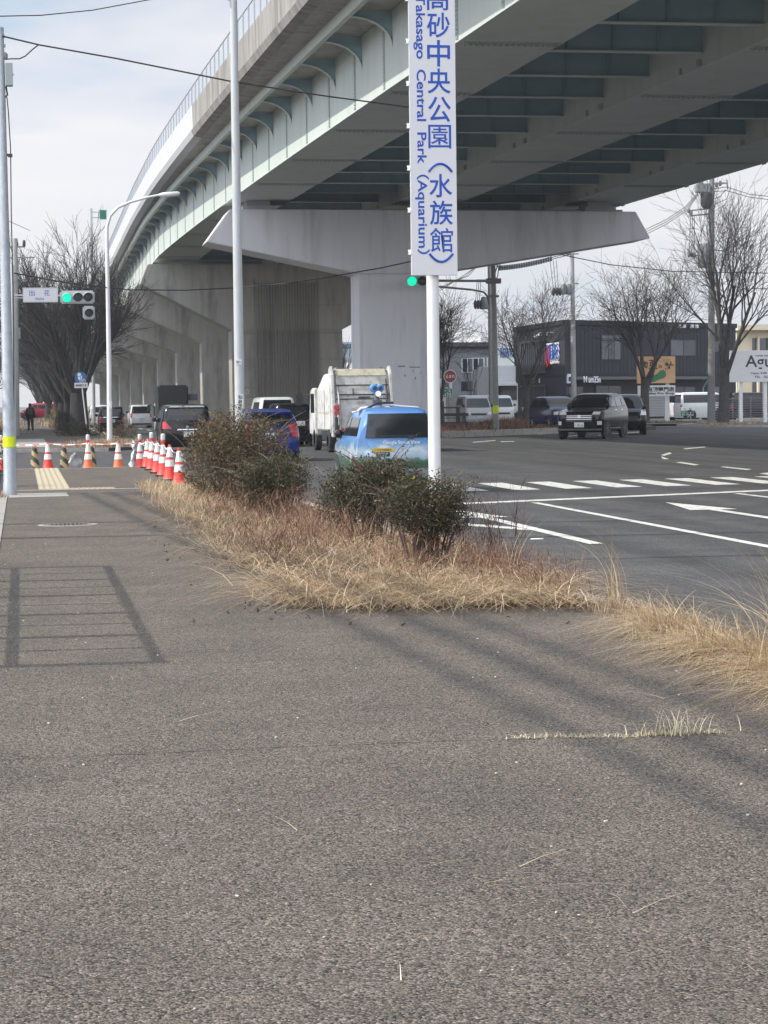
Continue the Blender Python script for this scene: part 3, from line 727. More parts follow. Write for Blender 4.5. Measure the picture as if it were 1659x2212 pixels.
b.prism([(mx - .13, -.60, 1.96), (mx + .13, -.60, 1.96), (mx + .035, -.60, 1.85), (mx - .035, -.60, 1.85)], (0, .1, 0))
ch = b.build('camera_head', M_camb, g.t, smooth=50)
for s in (-1, 1): MB().lathe([(.026, -.012), (.04, 0), (.015, .008)], (mx + s * .056, -.642, 1.985), 14, axis='Y').build('lens', M_dark, ch)
MB().tube([(mx + .01, -.67, 1.875), (mx + .01, -.56, 1.86)], [.055, .048], 14).build('scanner', M_chrome, ch, smooth=40)

# dirty white refuse truck
Y = 71.5; cx, w = at_rear(718, 852, Y)
M_tw = mat('truck_white', (.58, .58, .565), .6, var=.12, vscale=3, dirt=(.20, .185, .16), dscale=3.4, damt=.85, bump=.1, bscale=8)
M_tg = mat('truck_grime', (.52, .48, .38), .7, var=.15, vscale=4, dirt=(.18, .16, .13), dscale=3, damt=.6)
gt = thing('refuse_truck', 'grimy white refuse truck with a sloping rear loader and round red lamps', 'refuse truck', (cx, Y, ROAD))
h = w / 2; b = MB()
b.prism([(x, 1.1, z) for x, z in ((-h + .08, .75), (h - .08, .75), (h - .08, 2.15), (h - .34, 2.74), (-h + .34, 2.74), (-h + .08, 2.15))], (0, 3.2, 0)); b.build('hopper_body', M_tw, gt, bevel=.04)
b = MB().prism([(-h + .10, y, z) for y, z in ((0.0, .62), (1.3, .62), (1.0, 2.78), (.72, 2.83), (.42, 2.62), (.18, 1.95), (.06, 1.5))], (w - .20, 0, 0)); b.build('rear_loader', M_tw, gt, bevel=.09)
for s in (-1, 1):
    b = MB().prism([(s * (h - .06) - .05, y, z) for y, z in ((-.04, .55), (.35, .55), (.55, 1.9), (.95, 2.84), (.62, 2.96), (.30, 2.66), (.02, 1.6))], (.10, 0, 0)); b.build('side_frame', M_tw, gt, bevel=.015)
b = MB().prism([(-h + .2, y, z) for y, z in ((.40, 2.63), (.70, 2.86), (.95, 2.86), (.95, 2.80), (.72, 2.79), (.44, 2.58))], (w - .4, 0, 0)); b.build('top_hood', M_tg, gt)
b = MB()
for z, y in ((2.30, .28), (1.98, .19), (1.83, .135)): b.box((0, y - .02, z), (w - .3, .03, .035))
for x in (-.32, .42): b.box((x, .20, 2.08), (.025, .04, .22))
b.box((.05, .10, 1.89), (.4, .05, .04)); b.build('panel_seam', M_trim, gt)
b = MB()
for s in (-1, 1):
    b.bb(s * (h - .07) - .006, s * (h - .07) + .006, 1.35, 4.2, 1.36, 1.40).bb(s * (h - .07) - .006, s * (h - .07) + .006, 2.4, 2.44, .8, 2.1)
b.build('side_rail', M_tg, gt)
for s in (-1, 1):
    MB().bb(s * (h - .2) - .12, s * (h - .2) + .12, 2.0, 3.2, .42, .72).build('tool_box', M_trim, gt); MB().tube([(s * (h - .03), .55, .75), (s * (h - .03), .75, 2.35)], .03, 6).build('hydraulic_pipe', M_trim, gt)
MB().box((.22, .075, 1.30), (.50, .012, .26)).build('poster', mat('poster_blue', (.20, .34, .58), .6), gt)
b = MB().lathe([(.055, 0), (.05, .012)], (.12, .062, 1.27), 12, axis='Y').lathe([(.055, 0), (.05, .012)], (.30, .062, 1.28), 12, axis='Y').bb(-.02, .46, .06, .072, 1.175, 1.205); b.build('poster_figure', M_plate, gt)
for s in (-1, 1):
    for z in (1.55, 1.37):
        MB().lathe([(.085, -.06), (.095, -.03), (.095, .05)], (s * (h - .15), -.02, z), 16, axis='Y').build('tail_lamp', M_red, gt, smooth=40)
    MB().box((s * (h - .15), .05, 1.46), (.22, .06, .42)).build('lamp_bracket', M_tw, gt)
    b = MB().tube([(s * (h - .28), -.03, .5), (s * (h - .26), -.03, 1.2), (s * (h - .24), .1, 1.9), (s * (h - .22), .45, 2.6), (s * (h - .2), .8, 2.86)], .03, 6)
    b.tube([(s * (h + .02), .25, .7), (s * (h + .03), .3, 1.5), (s * (h + .02), .5, 2.2), (s * (h - .04), .8, 2.72), (s * (h - .3), 1.0, 2.9)], .022, 6)
    b.tube([(s * (h - .2), -.06, .95), (s * (h - .2), -.06, 1.3)], .045, 6)
    b.build('pipe', M_tw if s < 0 else M_trim, gt)
    MB().tube([(s * (h - .14), -.04, .72), (s * (h - .14), -.05, 1.22)], .06, 8).build('ram', M_trim, gt)
b = MB().box((0, .02, .72), (w - .5, .08, .22)).box((0, .05, .50), (w - .3, .1, .12)); b.build('rear_bumper', M_tg, gt)
text('lettering', '最大積載量', .1, M_trim, gt, (-.38, .045, 1.0), width=.5, height=.06)
for s in (-1, 1): MB().box((s * (h - .32), .0, .80), (.14, .05, .1)).build('reflector', M_red, gt)
for y in (1.5, 4.9):
    for s in (-1, 1):
        wh = MB().lathe([(.2, -.12), (.36, -.12), (.40, -.09), (.40, .09), (.36, .12), (.2, .12)], (s * (h - .16), y, .40), 22, axis='X').build('wheel', M_tyre, gt, smooth=40)
        MB().lathe([(.21, -.02), (.10, .03)], (s * (h - .06), y, .40), 14, axis='X').build('rim', M_rim, wh)
b = MB().bb(-.4, .4, .6, 5.2, .45, .7); b.build('chassis', M_trim, gt)
b = MB().prism([(-h + .04, y, z) for y, z in ((4.45, .55), (6.1, .55), (6.15, 1.2), (5.85, 2.15), (5.6, 2.25), (4.45, 2.25))], (w - .08, 0, 0)); cb = b.build('cab', M_tw, gt, bevel=.05)
for s in (-1, 1):
    MB().bb(s * (h - .045) - .006, s * (h - .045) + .006, 4.8, 5.75, 1.35, 2.05).build('window', M_glass, cb)
    mr = MB().tube([(s * (h - .02), 5.8, 2.0), (s * (h + .28), 5.95, 2.02)], .02, 6).box((s * (h + .36), 5.95, 1.85), (.22, .08, .42)); mr.build('mirror', M_trim, gt)
MB().bb(-.85, .85, 5.99, 6.01, 1.3, 2.0).build('windshield', M_glass, cb)

def car_rear(c, lamp=(.66, .84, .62, .80, .72, 1.0), win=(.70, .62, 1.0, 1.36), side=True):
    c.patch('rear_window', c.glass, 'rear', -win[0], win[0], -win[1], win[1], win[2], win[3], out=.025, nu=14, nz=8)
    c.patch('windshield', c.glass, 'front', -.70, .70, -.62, .62, 1.02, 1.38)
    if side:
        for s in ('left', 'right'):
            c.patch('side_window', c.glass, s, .05, .80, .05, .42, 1.0, 1.33); c.patch('side_window', c.glass, s, -.85, -.03, -.85, -.03, 1.0, 1.33); c.patch('side_window', c.glass, s, -1.72, -.95, -1.62, -.95, 1.0, 1.33)
    c.both('tail_lamp', M_red, 'rear', *lamp, out=.025)
def car_front(c, win=(.70, .62, 1.0, 1.38), lamp=(.50, .82, .50, .80, .66, .80), grille=(-.45, .45, -.48, .48, .50, .70)):
    c.patch('windshield', c.glass, 'front', -win[0], win[0], -win[1], win[1], win[2], win[3])
    c.patch('rear_window', c.glass, 'rear', -.66, .66, -.58, .58, 1.0, 1.34)
    for s in ('left', 'right'):
        c.patch('side_window', c.glass, s, .05, .80, .05, .42, 1.0, 1.33); c.patch('side_window', c.glass, s, -.85, -.03, -.85, -.03, 1.0, 1.33); c.patch('side_window', c.glass, s, -1.72, -.95, -1.62, -.95, 1.0, 1.33)
    c.both('headlight', M_clear, 'front', *lamp, out=.02)
    c.patch('grille', M_trim, 'front', *grille, out=.015)

Y = 62.0; cx, w = at_rear(524, 649, Y)
c = Car('blue_car', 'royal blue hatchback with a roof spoiler, half hidden behind the big shrubs', (cx, Y + 2, ROAD), 0, (4.0, w, 1.56), HATCH, P_blue)
car_rear(c, lamp=(.60, .86, .52, .74, .70, 1.04), win=(.62, .56, 1.02, 1.30))
MB().prism([(-w * .37, c.surf('rear', 0, 1.46).y + y, z) for y, z in ((-.25, 1.46), (.25, 1.53), (.25, 1.44), (-.22, 1.40))], (w * .74, 0, 0)).build('spoiler', P_blue, c.t, bevel=.02)
c.patch('high_lamp', M_red, 'rear', -.2, .2, -.2, .2, 1.345, 1.375, out=.05)
c.plate('rear', 0, .74, '・241'); c.emblem('rear', .92); c.patch('garnish', M_trim, 'rear', .1, .6, .12, .6, .80, .88)
c.patch('bumper', P_blue, 'rear', -.85, .85, -.85, .85, .3, .5, out=.06, nu=14)
Y = 83.0; cx, w = at_rear(593, 676, Y)
c = Car('black_wagon', 'black tall wagon with white plate, queuing left of the refuse truck', (cx, Y + 1.9, ROAD), 0, (3.8, w, 1.72), BOX, P_black)
car_rear(c, lamp=(.70, .84, .68, .80, .55, .80)); c.plate('rear', .25, .80, '55-90', w=.38); c.emblem('rear', .90)
Y = 95.0; cx, w = at_rear(559, 641, Y)
c = Car('white_van', 'white one-box van ahead of the blue hatchback, only its glazed top showing', (cx, Y + 2.1, ROAD), 0, (4.2, w, 2.0), KEIVAN, P_white)
car_rear(c, win=(.70, .60, .98, 1.40)); c.plate('rear', 0, .5, '12-34'); c.mirror(1.45, 1.02)
Y = 76.0; cx, w = at_rear(350, 458, Y)
c = Car('black_minivan', 'black minivan with long red tail lamps behind the row of cones', (cx, Y + 2.1, ROAD), 0, (4.25, w, 1.72), BOX, P_black)
car_rear(c, lamp=(.52, .86, .74, .86, .74, .96)); c.patch('garnish', M_chrome, 'rear', -.35, .35, -.32, .32, .70, .73, out=.03); c.plate('rear', .05, .58, '・・15'); c.emblem('rear', .80); c.mirror(1.1, 1.02)
c.patch('roof_edge', mat('roof_gloss', (.3, .31, .33), .2, .3), 'rear', -.62, .62, -.55, .55, 1.40, 1.45, out=.06)
Y = 126.0; cx, w = at_rear(215, 268, Y)
c = Car('dark_kei_van', 'black boxy minicar with a silver tail strip, beside the curved lamp post', (cx, Y + 1.7, ROAD), 0, (3.4, w, 1.66), KEIVAN, P_black)
car_rear(c, lamp=(.72, .84, .70, .82, .62, .9)); c.patch('garnish', M_chrome, 'rear', -.8, .8, -.8, .8, .90, .93, out=.03); c.plate('rear', .0, .72, '58-03'); c.mirror(1.3, 1.02)
Y = 160.0; cx, w = at_rear(281, 328, Y)
c = Car('white_minivan', 'white minivan driving away alone past the concrete piers', (cx, Y + 2.1, ROAD), 0, (4.2, w, 1.74), BOX, P_white)
car_rear(c, lamp=(.72, .85, .70, .82, .66, .95), win=(.74, .66, .94, 1.38)); c.plate('rear', .0, .60, '38-20'); c.mirror(1.2, 1.02, P_black)
c.patch('bumper', M_trim, 'rear', -.84, .84, -.84, .84, .20, .30, out=.03, nu=12)
Y = 172.0; cx, w = at_rear(194, 236, Y)
c = Car('white_kei_van', 'white delivery minivan half hidden by the big zelkova trunk', (cx, Y + 1.7, ROAD), 0, (3.4, w, 1.75), KEIVAN, P_white)
car_rear(c, lamp=(.74, .85, .72, .84, .40, .6)); c.plate('rear', .0, .42, '40-16', m=mat('plate_yellow', (.75, .55, .04), .5), tm=M_trim)

# black box-bodied truck
Y = 100.0; cx, w = at_rear(343, 408, Y)
bt = thing('black_truck', 'small truck with a black covered load body, ahead of the black minivan', 'truck', (cx, Y, ROAD))
MB().bb(-w / 2, w / 2, 0, 2.6, 1.0, 2.62).build('load_cover', mat('black_canvas', (.02, .021, .023), .8, var=.3, vscale=3), bt, bevel=.08)
b = MB().bb(-w / 2 + .02, w / 2 - .02, -.02, 2.6, .55, .99).bb(-.3, .3, 0, 3.8, .4, .55); b.build('load_bed', P_black, bt, bevel=.02)
MB().bb(w / 2, w / 2 + .45, .3, .5, 1.9, 2.2).build('load_rail', M_dark, bt)
cb = MB().prism([(-w / 2 + .02, y, z) for y, z in ((2.75, .45), (4.0, .45), (4.05, 1.0), (3.75, 1.8), (2.75, 1.85))], (w - .04, 0, 0)).build('cab', P_white, bt, bevel=.05)
for s in (-1, 1):
    MB().tube([(s * (w / 2), 3.5, 1.6), (s * (w / 2 + .2), 3.6, 1.75)], .02, 6).box((s * (w / 2 + .24), 3.6, 1.55), (.16, .07, .32)).build('mirror', M_trim, bt)
    MB().bb(s * w / 2 - .01, s * w / 2 + .008, 2.9, 3.7, 1.15, 1.65).build('window', M_glass, cb)
    MB().box((s * (w / 2 - .15), -.04, .75), (.24, .05, .12)).build('tail_lamp', M_red, bt)
    for y in (.8, 3.3):
        wh = MB().lathe([(.17, -.1), (.30, -.1), (.30, .1), (.17, .1)], (s * (w / 2 - .12), y, .30), 20, axis='X').build('wheel', M_tyre, bt); MB().lathe([(.16, -.02), (.16, .02)], (s * (w / 2 - .03), y, .30), 12, axis='X').build('rim', M_rim, wh)

# red van crossing far down the pavement (side view, nose to the left)
Y = 250.0; xa, xb = xu(44, Y), xu(119, Y)
c = Car('red_van', 'red high-roofed van crossing the pavement in the distance', ((xa + xb) / 2, Y, .0), R(90), (xb - xa, 1.8, 1.95), [(z, a, min(b, 1.45) if z > .9 else b, w, r) for z, a, b, w, r in BOX], P_red)
car_rear(c); c.patch('bumper', M_trim, 'left', -1.9, 1.9, -1.9, 1.9, .22, .34, out=.03)
for s in ('left',): c.patch('headlight', M_clear, s, 1.6, 1.92, 1.6, 1.85, .66, .78, out=.02)

# oncoming cars at the right side of the crossing
M_gl2 = mat('side_glass_lit', (.20, .22, .24), .08, spec=.6)  # bright background seen through the windows, put into the glass colour
SUVP = gz(1312, 947.5, ROAD)
c = Car('black_suv', 'glossy black compact suv turning towards the crossing, white plate and lit lamps', (24.9, 91.2, ROAD), R(180 - 31), (4.6, 2.06, 1.99), SUV, P_black, wheel_r=.345, rims=M_rimd, wy=(-1.22, 1.26))
c.patch('windshield', M_glass, 'front', -.74, .74, -.62, .62, 1.05, 1.40); c.patch('rear_window', M_glass, 'rear', -.66, .66, -.58, .58, 1.05, 1.34)
for s in ('left', 'right'):
    c.patch('side_window', M_gl2, s, -.1, .66, -.1, .30, 1.05, 1.35, out=.02); c.patch('side_window', M_gl2, s, -.95, -.18, -.95, -.18, 1.05, 1.35, out=.02); c.patch('side_window', M_gl2, s, -1.55, -1.03, -1.45, -1.03, 1.08, 1.32, out=.02)
    c.patch('sill', M_chrome, s, -.8, .8, -.8, .8, .30, .34, out=.03); c.patch('handle', M_chrome, s, .0, .16, .0, .16, .93, .96, out=.03); c.patch('handle', M_chrome, s, -.88, -.72, -.88, -.72, .93, .96, out=.03)
c.both('headlight', M_clear, 'front', .46, .74, .52, .76, .80, .89, out=.02)
gr = c.patch('grille', M_trim, 'front', -.46, .46, -.52, .52, .56, .80, out=.02)
for q in range(4): c.patch('grille_bar', M_chrome, 'front', -.46, .46, -.46, .46, .585 + q * .055, .595 + q * .055, out=.03, nz=1, parent=gr)
c.patch('bumper', mat('bumper_silver', (.42, .43, .45), .35, .5), 'front', -.76, .76, -.8, .8, .28, .33, out=.06, nu=14)
c.both('fog_lamp', M_clear, 'front', .66, .80, .66, .80, .46, .58, out=.02)
pl = c.plate('front', .0, .47, '・18-10', w=.42); c.emblem('front', .74, .075); c.mirror(.82, 1.10)
c = Car('dark_hatchback', 'dark hatchback with clear headlamp, tucked right behind the black suv', (28.75, 99.5, ROAD), R(180 - 14), (4.0, 1.85, 1.95), HATCH, P_black)
car_front(c, win=(.74, .6, .98, 1.36), lamp=(.58, .86, .66, .84, .72, .92)); c.mirror(.85, 1.02)
Y = 112.0; cx, w = at_rear(1184, 1262, Y)
c = Car('navy_wagon', 'navy wagon mostly hidden behind the left side of the black suv', (cx, Y + 1.9, .0), R(180 + 8), (3.9, w, 1.78), SUV, P_navy)
car_front(c); c.mirror(.84, 1.05, P_black); c.plate('front', 0, .45, '21-09')

# parked vehicles in the far yard on the right
M_yard = ROAD
def yard(name, label, ul, ur, Y, LH, prof, body, plate='30-12', yellow=False, group=None):
    cx, w = at_rear(ul, ur, Y)
    c = Car(name, label, (cx, Y + LH[0] / 2, 0.0), R(180), (LH[0], w, LH[1]), prof, body, cat='van', group=group)
    car_front(c, win=(.76, .66, .88, 1.34), lamp=(.58, .83, .58, .82, .52, .66), grille=(-.5, .5, -.5, .5, .50, .60)); c.mirror(1.55, .98, M_trim)
    c.patch('bumper', body, 'front', -.82, .82, -.82, .82, .22, .40, out=.05, nu=12)
    c.plate('front', -.1, .36, plate, m=mat('plate_yellow', (.75, .55, .04), .5) if yellow else None, tm=M_trim if yellow else None); return c
yard('kei_truck', 'white kei van with dry weeds before its bumper, left of the grey signal pole', 1006, 1063, 135, (3.4, 1.95), KEIVAN, P_silver)
yard('kei_van', 'white kei van with a yellow plate, right of the grey signal pole', 1063, 1112, 141, (3.4, 1.95), KEIVAN, P_white, '48-71', True)

# large white lorry behind the kei van
Y = 165.0; cx, w = at_rear(1070, 1116, Y)
lo = thing('box_lorry', 'tall white box lorry parked behind the kei van beside the dark shop', 'lorry', (cx, Y, 0))
z1 = gy(1090, 790, Y).z; z2 = gy(1090, 840, Y).z; 
MB().bb(-w * .6, w * .6, .9, 6, .8, z1).build('cargo_box', mat('lorry_white', (.66, .67, .68), .5, dirt=(.4, .4, .4), dscale=1.5, damt=.4), lo, bevel=.04)
cb = MB().bb(-w / 2, w / 2, -.6, .85, .6, z2 + .55).build('cab', P_white, lo, bevel=.12)
MB().bb(-w / 2 + .1, w / 2 - .1, -.63, -.59, z2 - .9, z2 + .25).build('windshield', M_glass, cb)
for s in (-1, 1):
    MB().box((s * (w / 2 + .22), -.4, z2 - .3), (.22, .1, .7)).build('mirror', M_trim, lo)
    MB().lathe([(.2, -.12), (.42, -.12), (.42, .12), (.2, .12)], (s * (w / 2 - .15), .3, .42), 18, axis='X').build('wheel', M_tyre, lo)
    MB().box((s * (w / 2 - .25), -.62, .95), (.35, .06, .2)).build('headlight', M_clear, lo)

# side-on white delivery vans and the dark minivan beyond the signs
def side_van(name, label, ul, ur, Y, H, body, rz, group=None):
    xa, xb = xu(ul, Y, 870), xu(ur, Y, 870)
    c = Car(name, label, ((xa + xb) / 2, Y, 0.0), R(rz), (xb - xa, 1.8, H), [(z, a, min(b, 1.9 - (z - .8) * .8) if z > .8 else b, w, r) for z, a, b, w, r in KEIVAN], body, cat='van', group=group)
    sd = 'right' if rz < 0 else 'left'
    c.patch('rear_window', M_glass, 'rear', -.72, .72, -.64, .64, .96, 1.38); c.patch('windshield', M_glass, 'front', -.72, .72, -.64, .64, .9, 1.36)
    for s in ('left', 'right'): c.patch('side_window', M_glass, s, .75, 1.5, .75, 1.3, .95, 1.36); c.patch('side_window', M_glass, s, -1.75, .65, -1.75, .65, .95, 1.36)
    c.both('tail_lamp', M_red, 'rear', .76, .845, .74, .83, .55, .86, out=.02)
    return c
v = side_van('delivery_van', 'white delivery van with a green and white side panel, right of the reptile shop board', 1462, 1566, 143, 2.0, P_white, -90)
b = MB(); sp = v.surf('right', -1.3, .6)
q = MB().bb(sp.x + .002, sp.x + .014, -1.75, -.75, .35, .72).build('side_panel', mat('panel_green', (.03, .20, .10), .6), v.t)
MB().bb(sp.x + .002, sp.x + .014, -1.75, -.75, .73, .98).build('side_panel', M_plate, v.t)
text('lettering', '古　紙', .2, M_ptext, v.t, (sp.x + .02, -1.25, .85), (R(90), 0, R(90)), width=.6, height=.17)
text('lettering', '回収サービス', .12, M_plate, v.t, (sp.x + .02, -1.25, .60), (R(90), 0, R(90)), width=.85, height=.12)
text('lettering', '022-786-6170', .12, M_plate, v.t, (sp.x + .02, -1.25, .44), (R(90), 0, R(90)), width=.85, height=.09)
side_van('plain_van', 'plain white van showing its tail, parked just left of the van with the green panel', 1445, 1530, 149, 2.0, P_white, -80)
c = side_van('dark_minivan', 'black minivan behind the louvred fence under the hair salon sign', 1572, 1668, 147, 1.95, P_black, -90)

# motorbikes parked by the dark shop
def motorbike(x, y, rz, label, body):
    t = thing('motorbike', label, 'motorbike', (x, y, 0), rz, 'motorbikes by the dark shop')
    for yy in (-.65, .65):
        w_ = MB().lathe([(.22, -.06), (.31, -.06), (.31, .06), (.22, .06)], (0, yy, .31), 18, axis='X').build('wheel', M_tyre, t); MB().lathe([(.21, -.02), (.06, .03)], (0, yy, .31), 10, axis='X').build('rim', M_rim, w_)
    MB().prism([(-.12, yy, z) for yy, z in ((-.35, .35), (.3, .35), (.45, .8), (.1, .9), (-.3, .72))], (.24, 0, 0)).build('engine_frame', M_dark, t, bevel=.04)
    MB().lathe([(.04, -.05), (.17, 0), (.18, .28), (.06, .42)], (0, -.05, .92), 12, axis='Y').build('fuel_tank', body, t, smooth=50)
    MB().prism([(-.13, yy, z) for yy, z in ((-.85, .86), (-.1, .80), (-.1, .90), (-.85, .98))], (.26, 0, 0)).build('seat', M_trim, t, bevel=.03)
    MB().tube([(-.34, .42, 1.08), (-.15, .5, 1.05), (.15, .5, 1.05), (.34, .42, 1.08)], .02, 6).build('handlebar', M_chrome, t)
    MB().tube([(-.07, .65, .31), (-.07, .46, 1.0)], .03, 6).tube([(.07, .65, .31), (.07, .46, 1.0)], .03, 6).build('fork', M_chrome, t)
    MB().lathe([(.05, -.08), (.11, 0), (.11, .05)], (0, .6, .93), 12, axis='Y').build('headlight', M_clear, t)
    MB().tube([(.16, .2, .35), (.18, -.5, .33), (.18, -.9, .42)], .045, 8).build('exhaust', M_chrome, t)
p0 = gy(1137, 890, 152)
for i, (u, lab, m) in enumerate(((1134, 'silver and black motorbike, leftmost of the parked bikes', P_silver), (1149, 'black motorbike in the middle of the parked bikes', P_black), (1165, 'dark motorbike nearest the navy wagon', P_navy))):
    motorbike(xu(u, 152), 152, R(160 + 8 * i), lab, m)

# ------------------------------------------------------------------ posts, signs and signals
M_galv = mat('galvanised', (0.40, 0.43, 0.46), 0.45, 0.35, var=.16, vscale=18, dirt=(.27, .29, .31), dscale=7, damt=.5, stretch=(1, 1, .5))
M_wpole = mat('pole_white', (0.74, 0.74, 0.73), 0.4, var=.03, vscale=5, dirt=(.5, .48, .45), dscale=2.5, damt=.3)
M_gpole = mat('pole_pale_grey', (0.50, 0.52, 0.53), 0.45, .1, var=.06, vscale=8, dirt=(.34, .34, .33), dscale=3, damt=.4, stretch=(1, 1, .3))
M_cpole2 = mat('pole_concrete_dull', (0.20, 0.195, 0.19), 0.9, var=.12, vscale=8)
M_cpole = mat('pole_concrete', (0.34, 0.335, 0.33), 0.9, var=.1, vscale=8, dirt=(.2, .19, .18), dscale=3, damt=.5)
M_cgrey = mat('pole_dull_grey', (0.24, 0.25, 0.25), 0.6, .1, var=.12, vscale=8)
M_yel = mat('reflective_yellow', (0.72, 0.83, 0.0), 0.5)
M_sign = mat('sign_white', (0.66, 0.655, 0.67), 0.45, var=.02, vscale=3)
M_sblue = mat('sign_blue', (0.012, 0.070, 0.40), 0.5)
M_dblue = mat('disc_blue', (0.02, 0.13, 0.42), 0.4)
M_wire = mat('cable_black', (0.03, 0.03, 0.033), 0.6)
M_green_on = mat('signal_green', (0.0, 0.75, 0.42), 0.4, emit=1.1)
M_siggrey = mat('signal_grey', (0.46, 0.48, 0.49), 0.5)
M_lens = mat('signal_dark_lens', (0.025, 0.03, 0.035), 0.35)

# nearest tall sign board on its white pipe
sp = gz(941, 1191)
sg = thing('park_sign', 'tall narrow white board with blue vertical lettering on a white pipe among the shrubs', 'sign', (sp.x, sp.y, 0))
MB().tube([(0, 0, -.1), (0, 0, 7.1)], .066, 20).build('pole', M_wpole, sg, smooth=40)
zb = gy(938, 595, sp.y - .1).z; x0 = gy(888.5, 590, sp.y - .1).x - sp.x; x1 = gy(988, 590, sp.y - .1).x - sp.x
bd = MB().bb(x0, x1, -.115, -.085, zb, 7.0).build('board', M_sign, sg, bevel=.004)
e = MB()
for q in range(9):
    z = zb + .22 + q * .44
    e.bb(x0 - .03, x0 + .005, -.10, -.075, z, z + .05).bb(x0 - .03, x0 - .02, -.12, -.075, z + .01, z + .035)
e.bb(x0 + .05, x1 - .05, -.085, -.045, zb + .4, zb + .46).bb(x0 + .05, x1 - .05, -.085, -.045, zb + 2.4, zb + 2.46)
e.build('clamp', M_chrome, sg)
def spx(u, v): p = gy(u, v, sp.y - .118); return p.x - sp.x, p.z
for ch, u, v, wd, hg in (('高', 945, -4, 92, 52), ('砂', 947, 54, 98, 54), ('中', 947.5, 115, 88, 57), ('央', 948.5, 175, 97, 54), ('公', 949.5, 236, 96, 55), ('園', 950, 295, 84, 51),
                        ('水', 952, 401, 0, 51), ('族', 953.5, 459.5, 0, 53), ('館', 954, 518.5, 0, 53)):
    x, z = spx(u, v)
    text('lettering', ch, .27, M_sblue, bd, (x, -.116, z), width=.245, height=hg / 207 * 1.0, off=.0012 if ch in '園館' else .0029)
for s_, u, v in (('(', 951, 361, ), (')', 953, 558)):
    x, z = spx(u, v); n = 12; pts = []
    sgn = 1 if s_ == '(' else -1
    for q in range(n + 1):
        a = -1 + 2 * q / n; pts.append((x + a * .125, -.118, z + sgn * (.036 - .085 * a * a)))
    MB().tube(pts, .013, 6).build('lettering', M_sblue, bd)
x, zt = spx(906, -12); _, zbm = spx(906, 549)
text('lettering', 'Takasago  Central  Park（Aquarium）', .17, M_sblue, bd, (x + .006, -.116, (zt + zbm) / 2), (R(90), R(90), 0), width=zt - zbm, height=.152, off=.003)

# big lamp post of the near planting bed
lp = gz(521, 1059)
lt = thing('lamp_post', 'thick pale grey lamp post rising out of the left shrubs to beyond the picture top', 'lamp post', (lp.x, lp.y, 0))
MB().tube([(0, 0, -.1), (0, 0, 3.0), (0, 0, 9.4)], [.098, .088, .066], 24).build('pole', M_gpole, lt, smooth=40)
b = MB().tube([(0, 0, 8.95), (-.18, 0, 9.02), (-.26, 0, 9.1)], .025, 8).bb(-.30, -.18, -.05, .05, 9.02, 9.1); b.build('bracket', M_gpole, lt)
MB().tube([(0, 0, 9.3), (.5, 0, 9.9), (1.8, 0, 10.2)], .05, 10).build('arm', M_gpole, lt, smooth=40)
MB().box((2.1, 0, 10.2), (.8, .28, .14)).build('lamp_head', M_gpole, lt, bevel=.04)
zz = gy(523, 867, lp.y - .1).z
st_ = MB().bb(-.055, .055, -.098, -.088, zz - .13, zz + .13).build('plate', M_plate, lt)
for i, c_ in enumerate('仙台市'): text('lettering', c_, .08, M_trim, st_, (0, -.0995, zz + .082 - i * .082), off=.002)
zz = gy(516, 782, lp.y - .1).z
st_ = MB().bb(-.075, .035, -.098, -.080, zz - .045, zz + .045).build('plate', M_plate, lt); text('lettering', '宮城野 181', .04, M_trim, st_, (-.02, -.0995, zz), width=.08)

# slender curved street lamp across the side street
cl = gz(237, 960)
ct = thing('curved_street_lamp', 'slender white street lamp with a long curved arm before the zelkova row', 'street lamp', (cl.x, cl.y, 0))
P = lambda u, v: (gy(u, v, cl.y) - Vector((cl.x, cl.y, 0)))
pts = [(0, 0, -.1), tuple(P(236, 800)), tuple(P(231, 520)), tuple(P(231, 490)), tuple(P(238, 466)), tuple(P(255, 448)), tuple(P(280, 437)), tuple(P(315, 427)), tuple(P(345, 421))]
MB().tube(pts, [.115, .10, .075, .07, .065, .06, .055, .05, .045], 16).build('pole', M_wpole, ct, smooth=40)
a, b_ = P(342, 421.5), P(389, 418)
MB().tube([a, a.lerp(b_, .2), a.lerp(b_, .9), b_], [.05, .10, .10, .04], 10).build('lamp_head', M_wpole, ct, smooth=40)
zz = P(238, 872).z; MB().bb(.02, .11, -.12, -.08, zz - .2, zz + .1).build('plate', M_plate, ct)

# left galvanised pole in front
gp = gz(22, 1070)
gt_ = thing('galvanised_pole', 'mottled galvanised pole with a yellow reflective band, at the left edge of the pavement', 'utility pole', (gp.x, gp.y, 0))
MB().tube([(0, 0, -.1), (0, 0, .22), (0, 0, .24), (-.0, 0, 8.35)], [.124, .121, .112, .062], 24).build('pole', M_galv, gt_, smooth=40)
za, zb2 = gy(20, 966, gp.y).z, gy(20, 943, gp.y).z
MB().lathe([(.112, za), (.1135, za), (.112, zb2), (.110, zb2)], n=28).build('reflective_band', M_yel, gt_, smooth=30)
za, zb2 = gy(15, 186, gp.y).z, gy(15, 137, gp.y).z
bx = MB().bb(.075, .205, -.08, .09, za, zb2).box((.215, -.03, (za + zb2) / 2), (.02, .03, .04)).build('junction_box', mat('box_grey', (.35, .39, .40), .5), gt_, bevel=.008)
gyz = lambda u, v: gy(u, v, gp.y) - Vector((gp.x, gp.y, 0))
MB().tube([gyz(13, 187), gyz(16, 205), gyz(10, 212), gyz(8, 210)], .018, 6).build('cable', M_wire, gt_)
MB().tube([gyz(15, 210), gyz(18, 240), gyz(22.5, 315), gyz(23, 335), gyz(24.5, 470), gyz(28, 620), gyz(30, 800), gyz(30, 1000)], .011, 6).build('cable', M_wire, gt_)
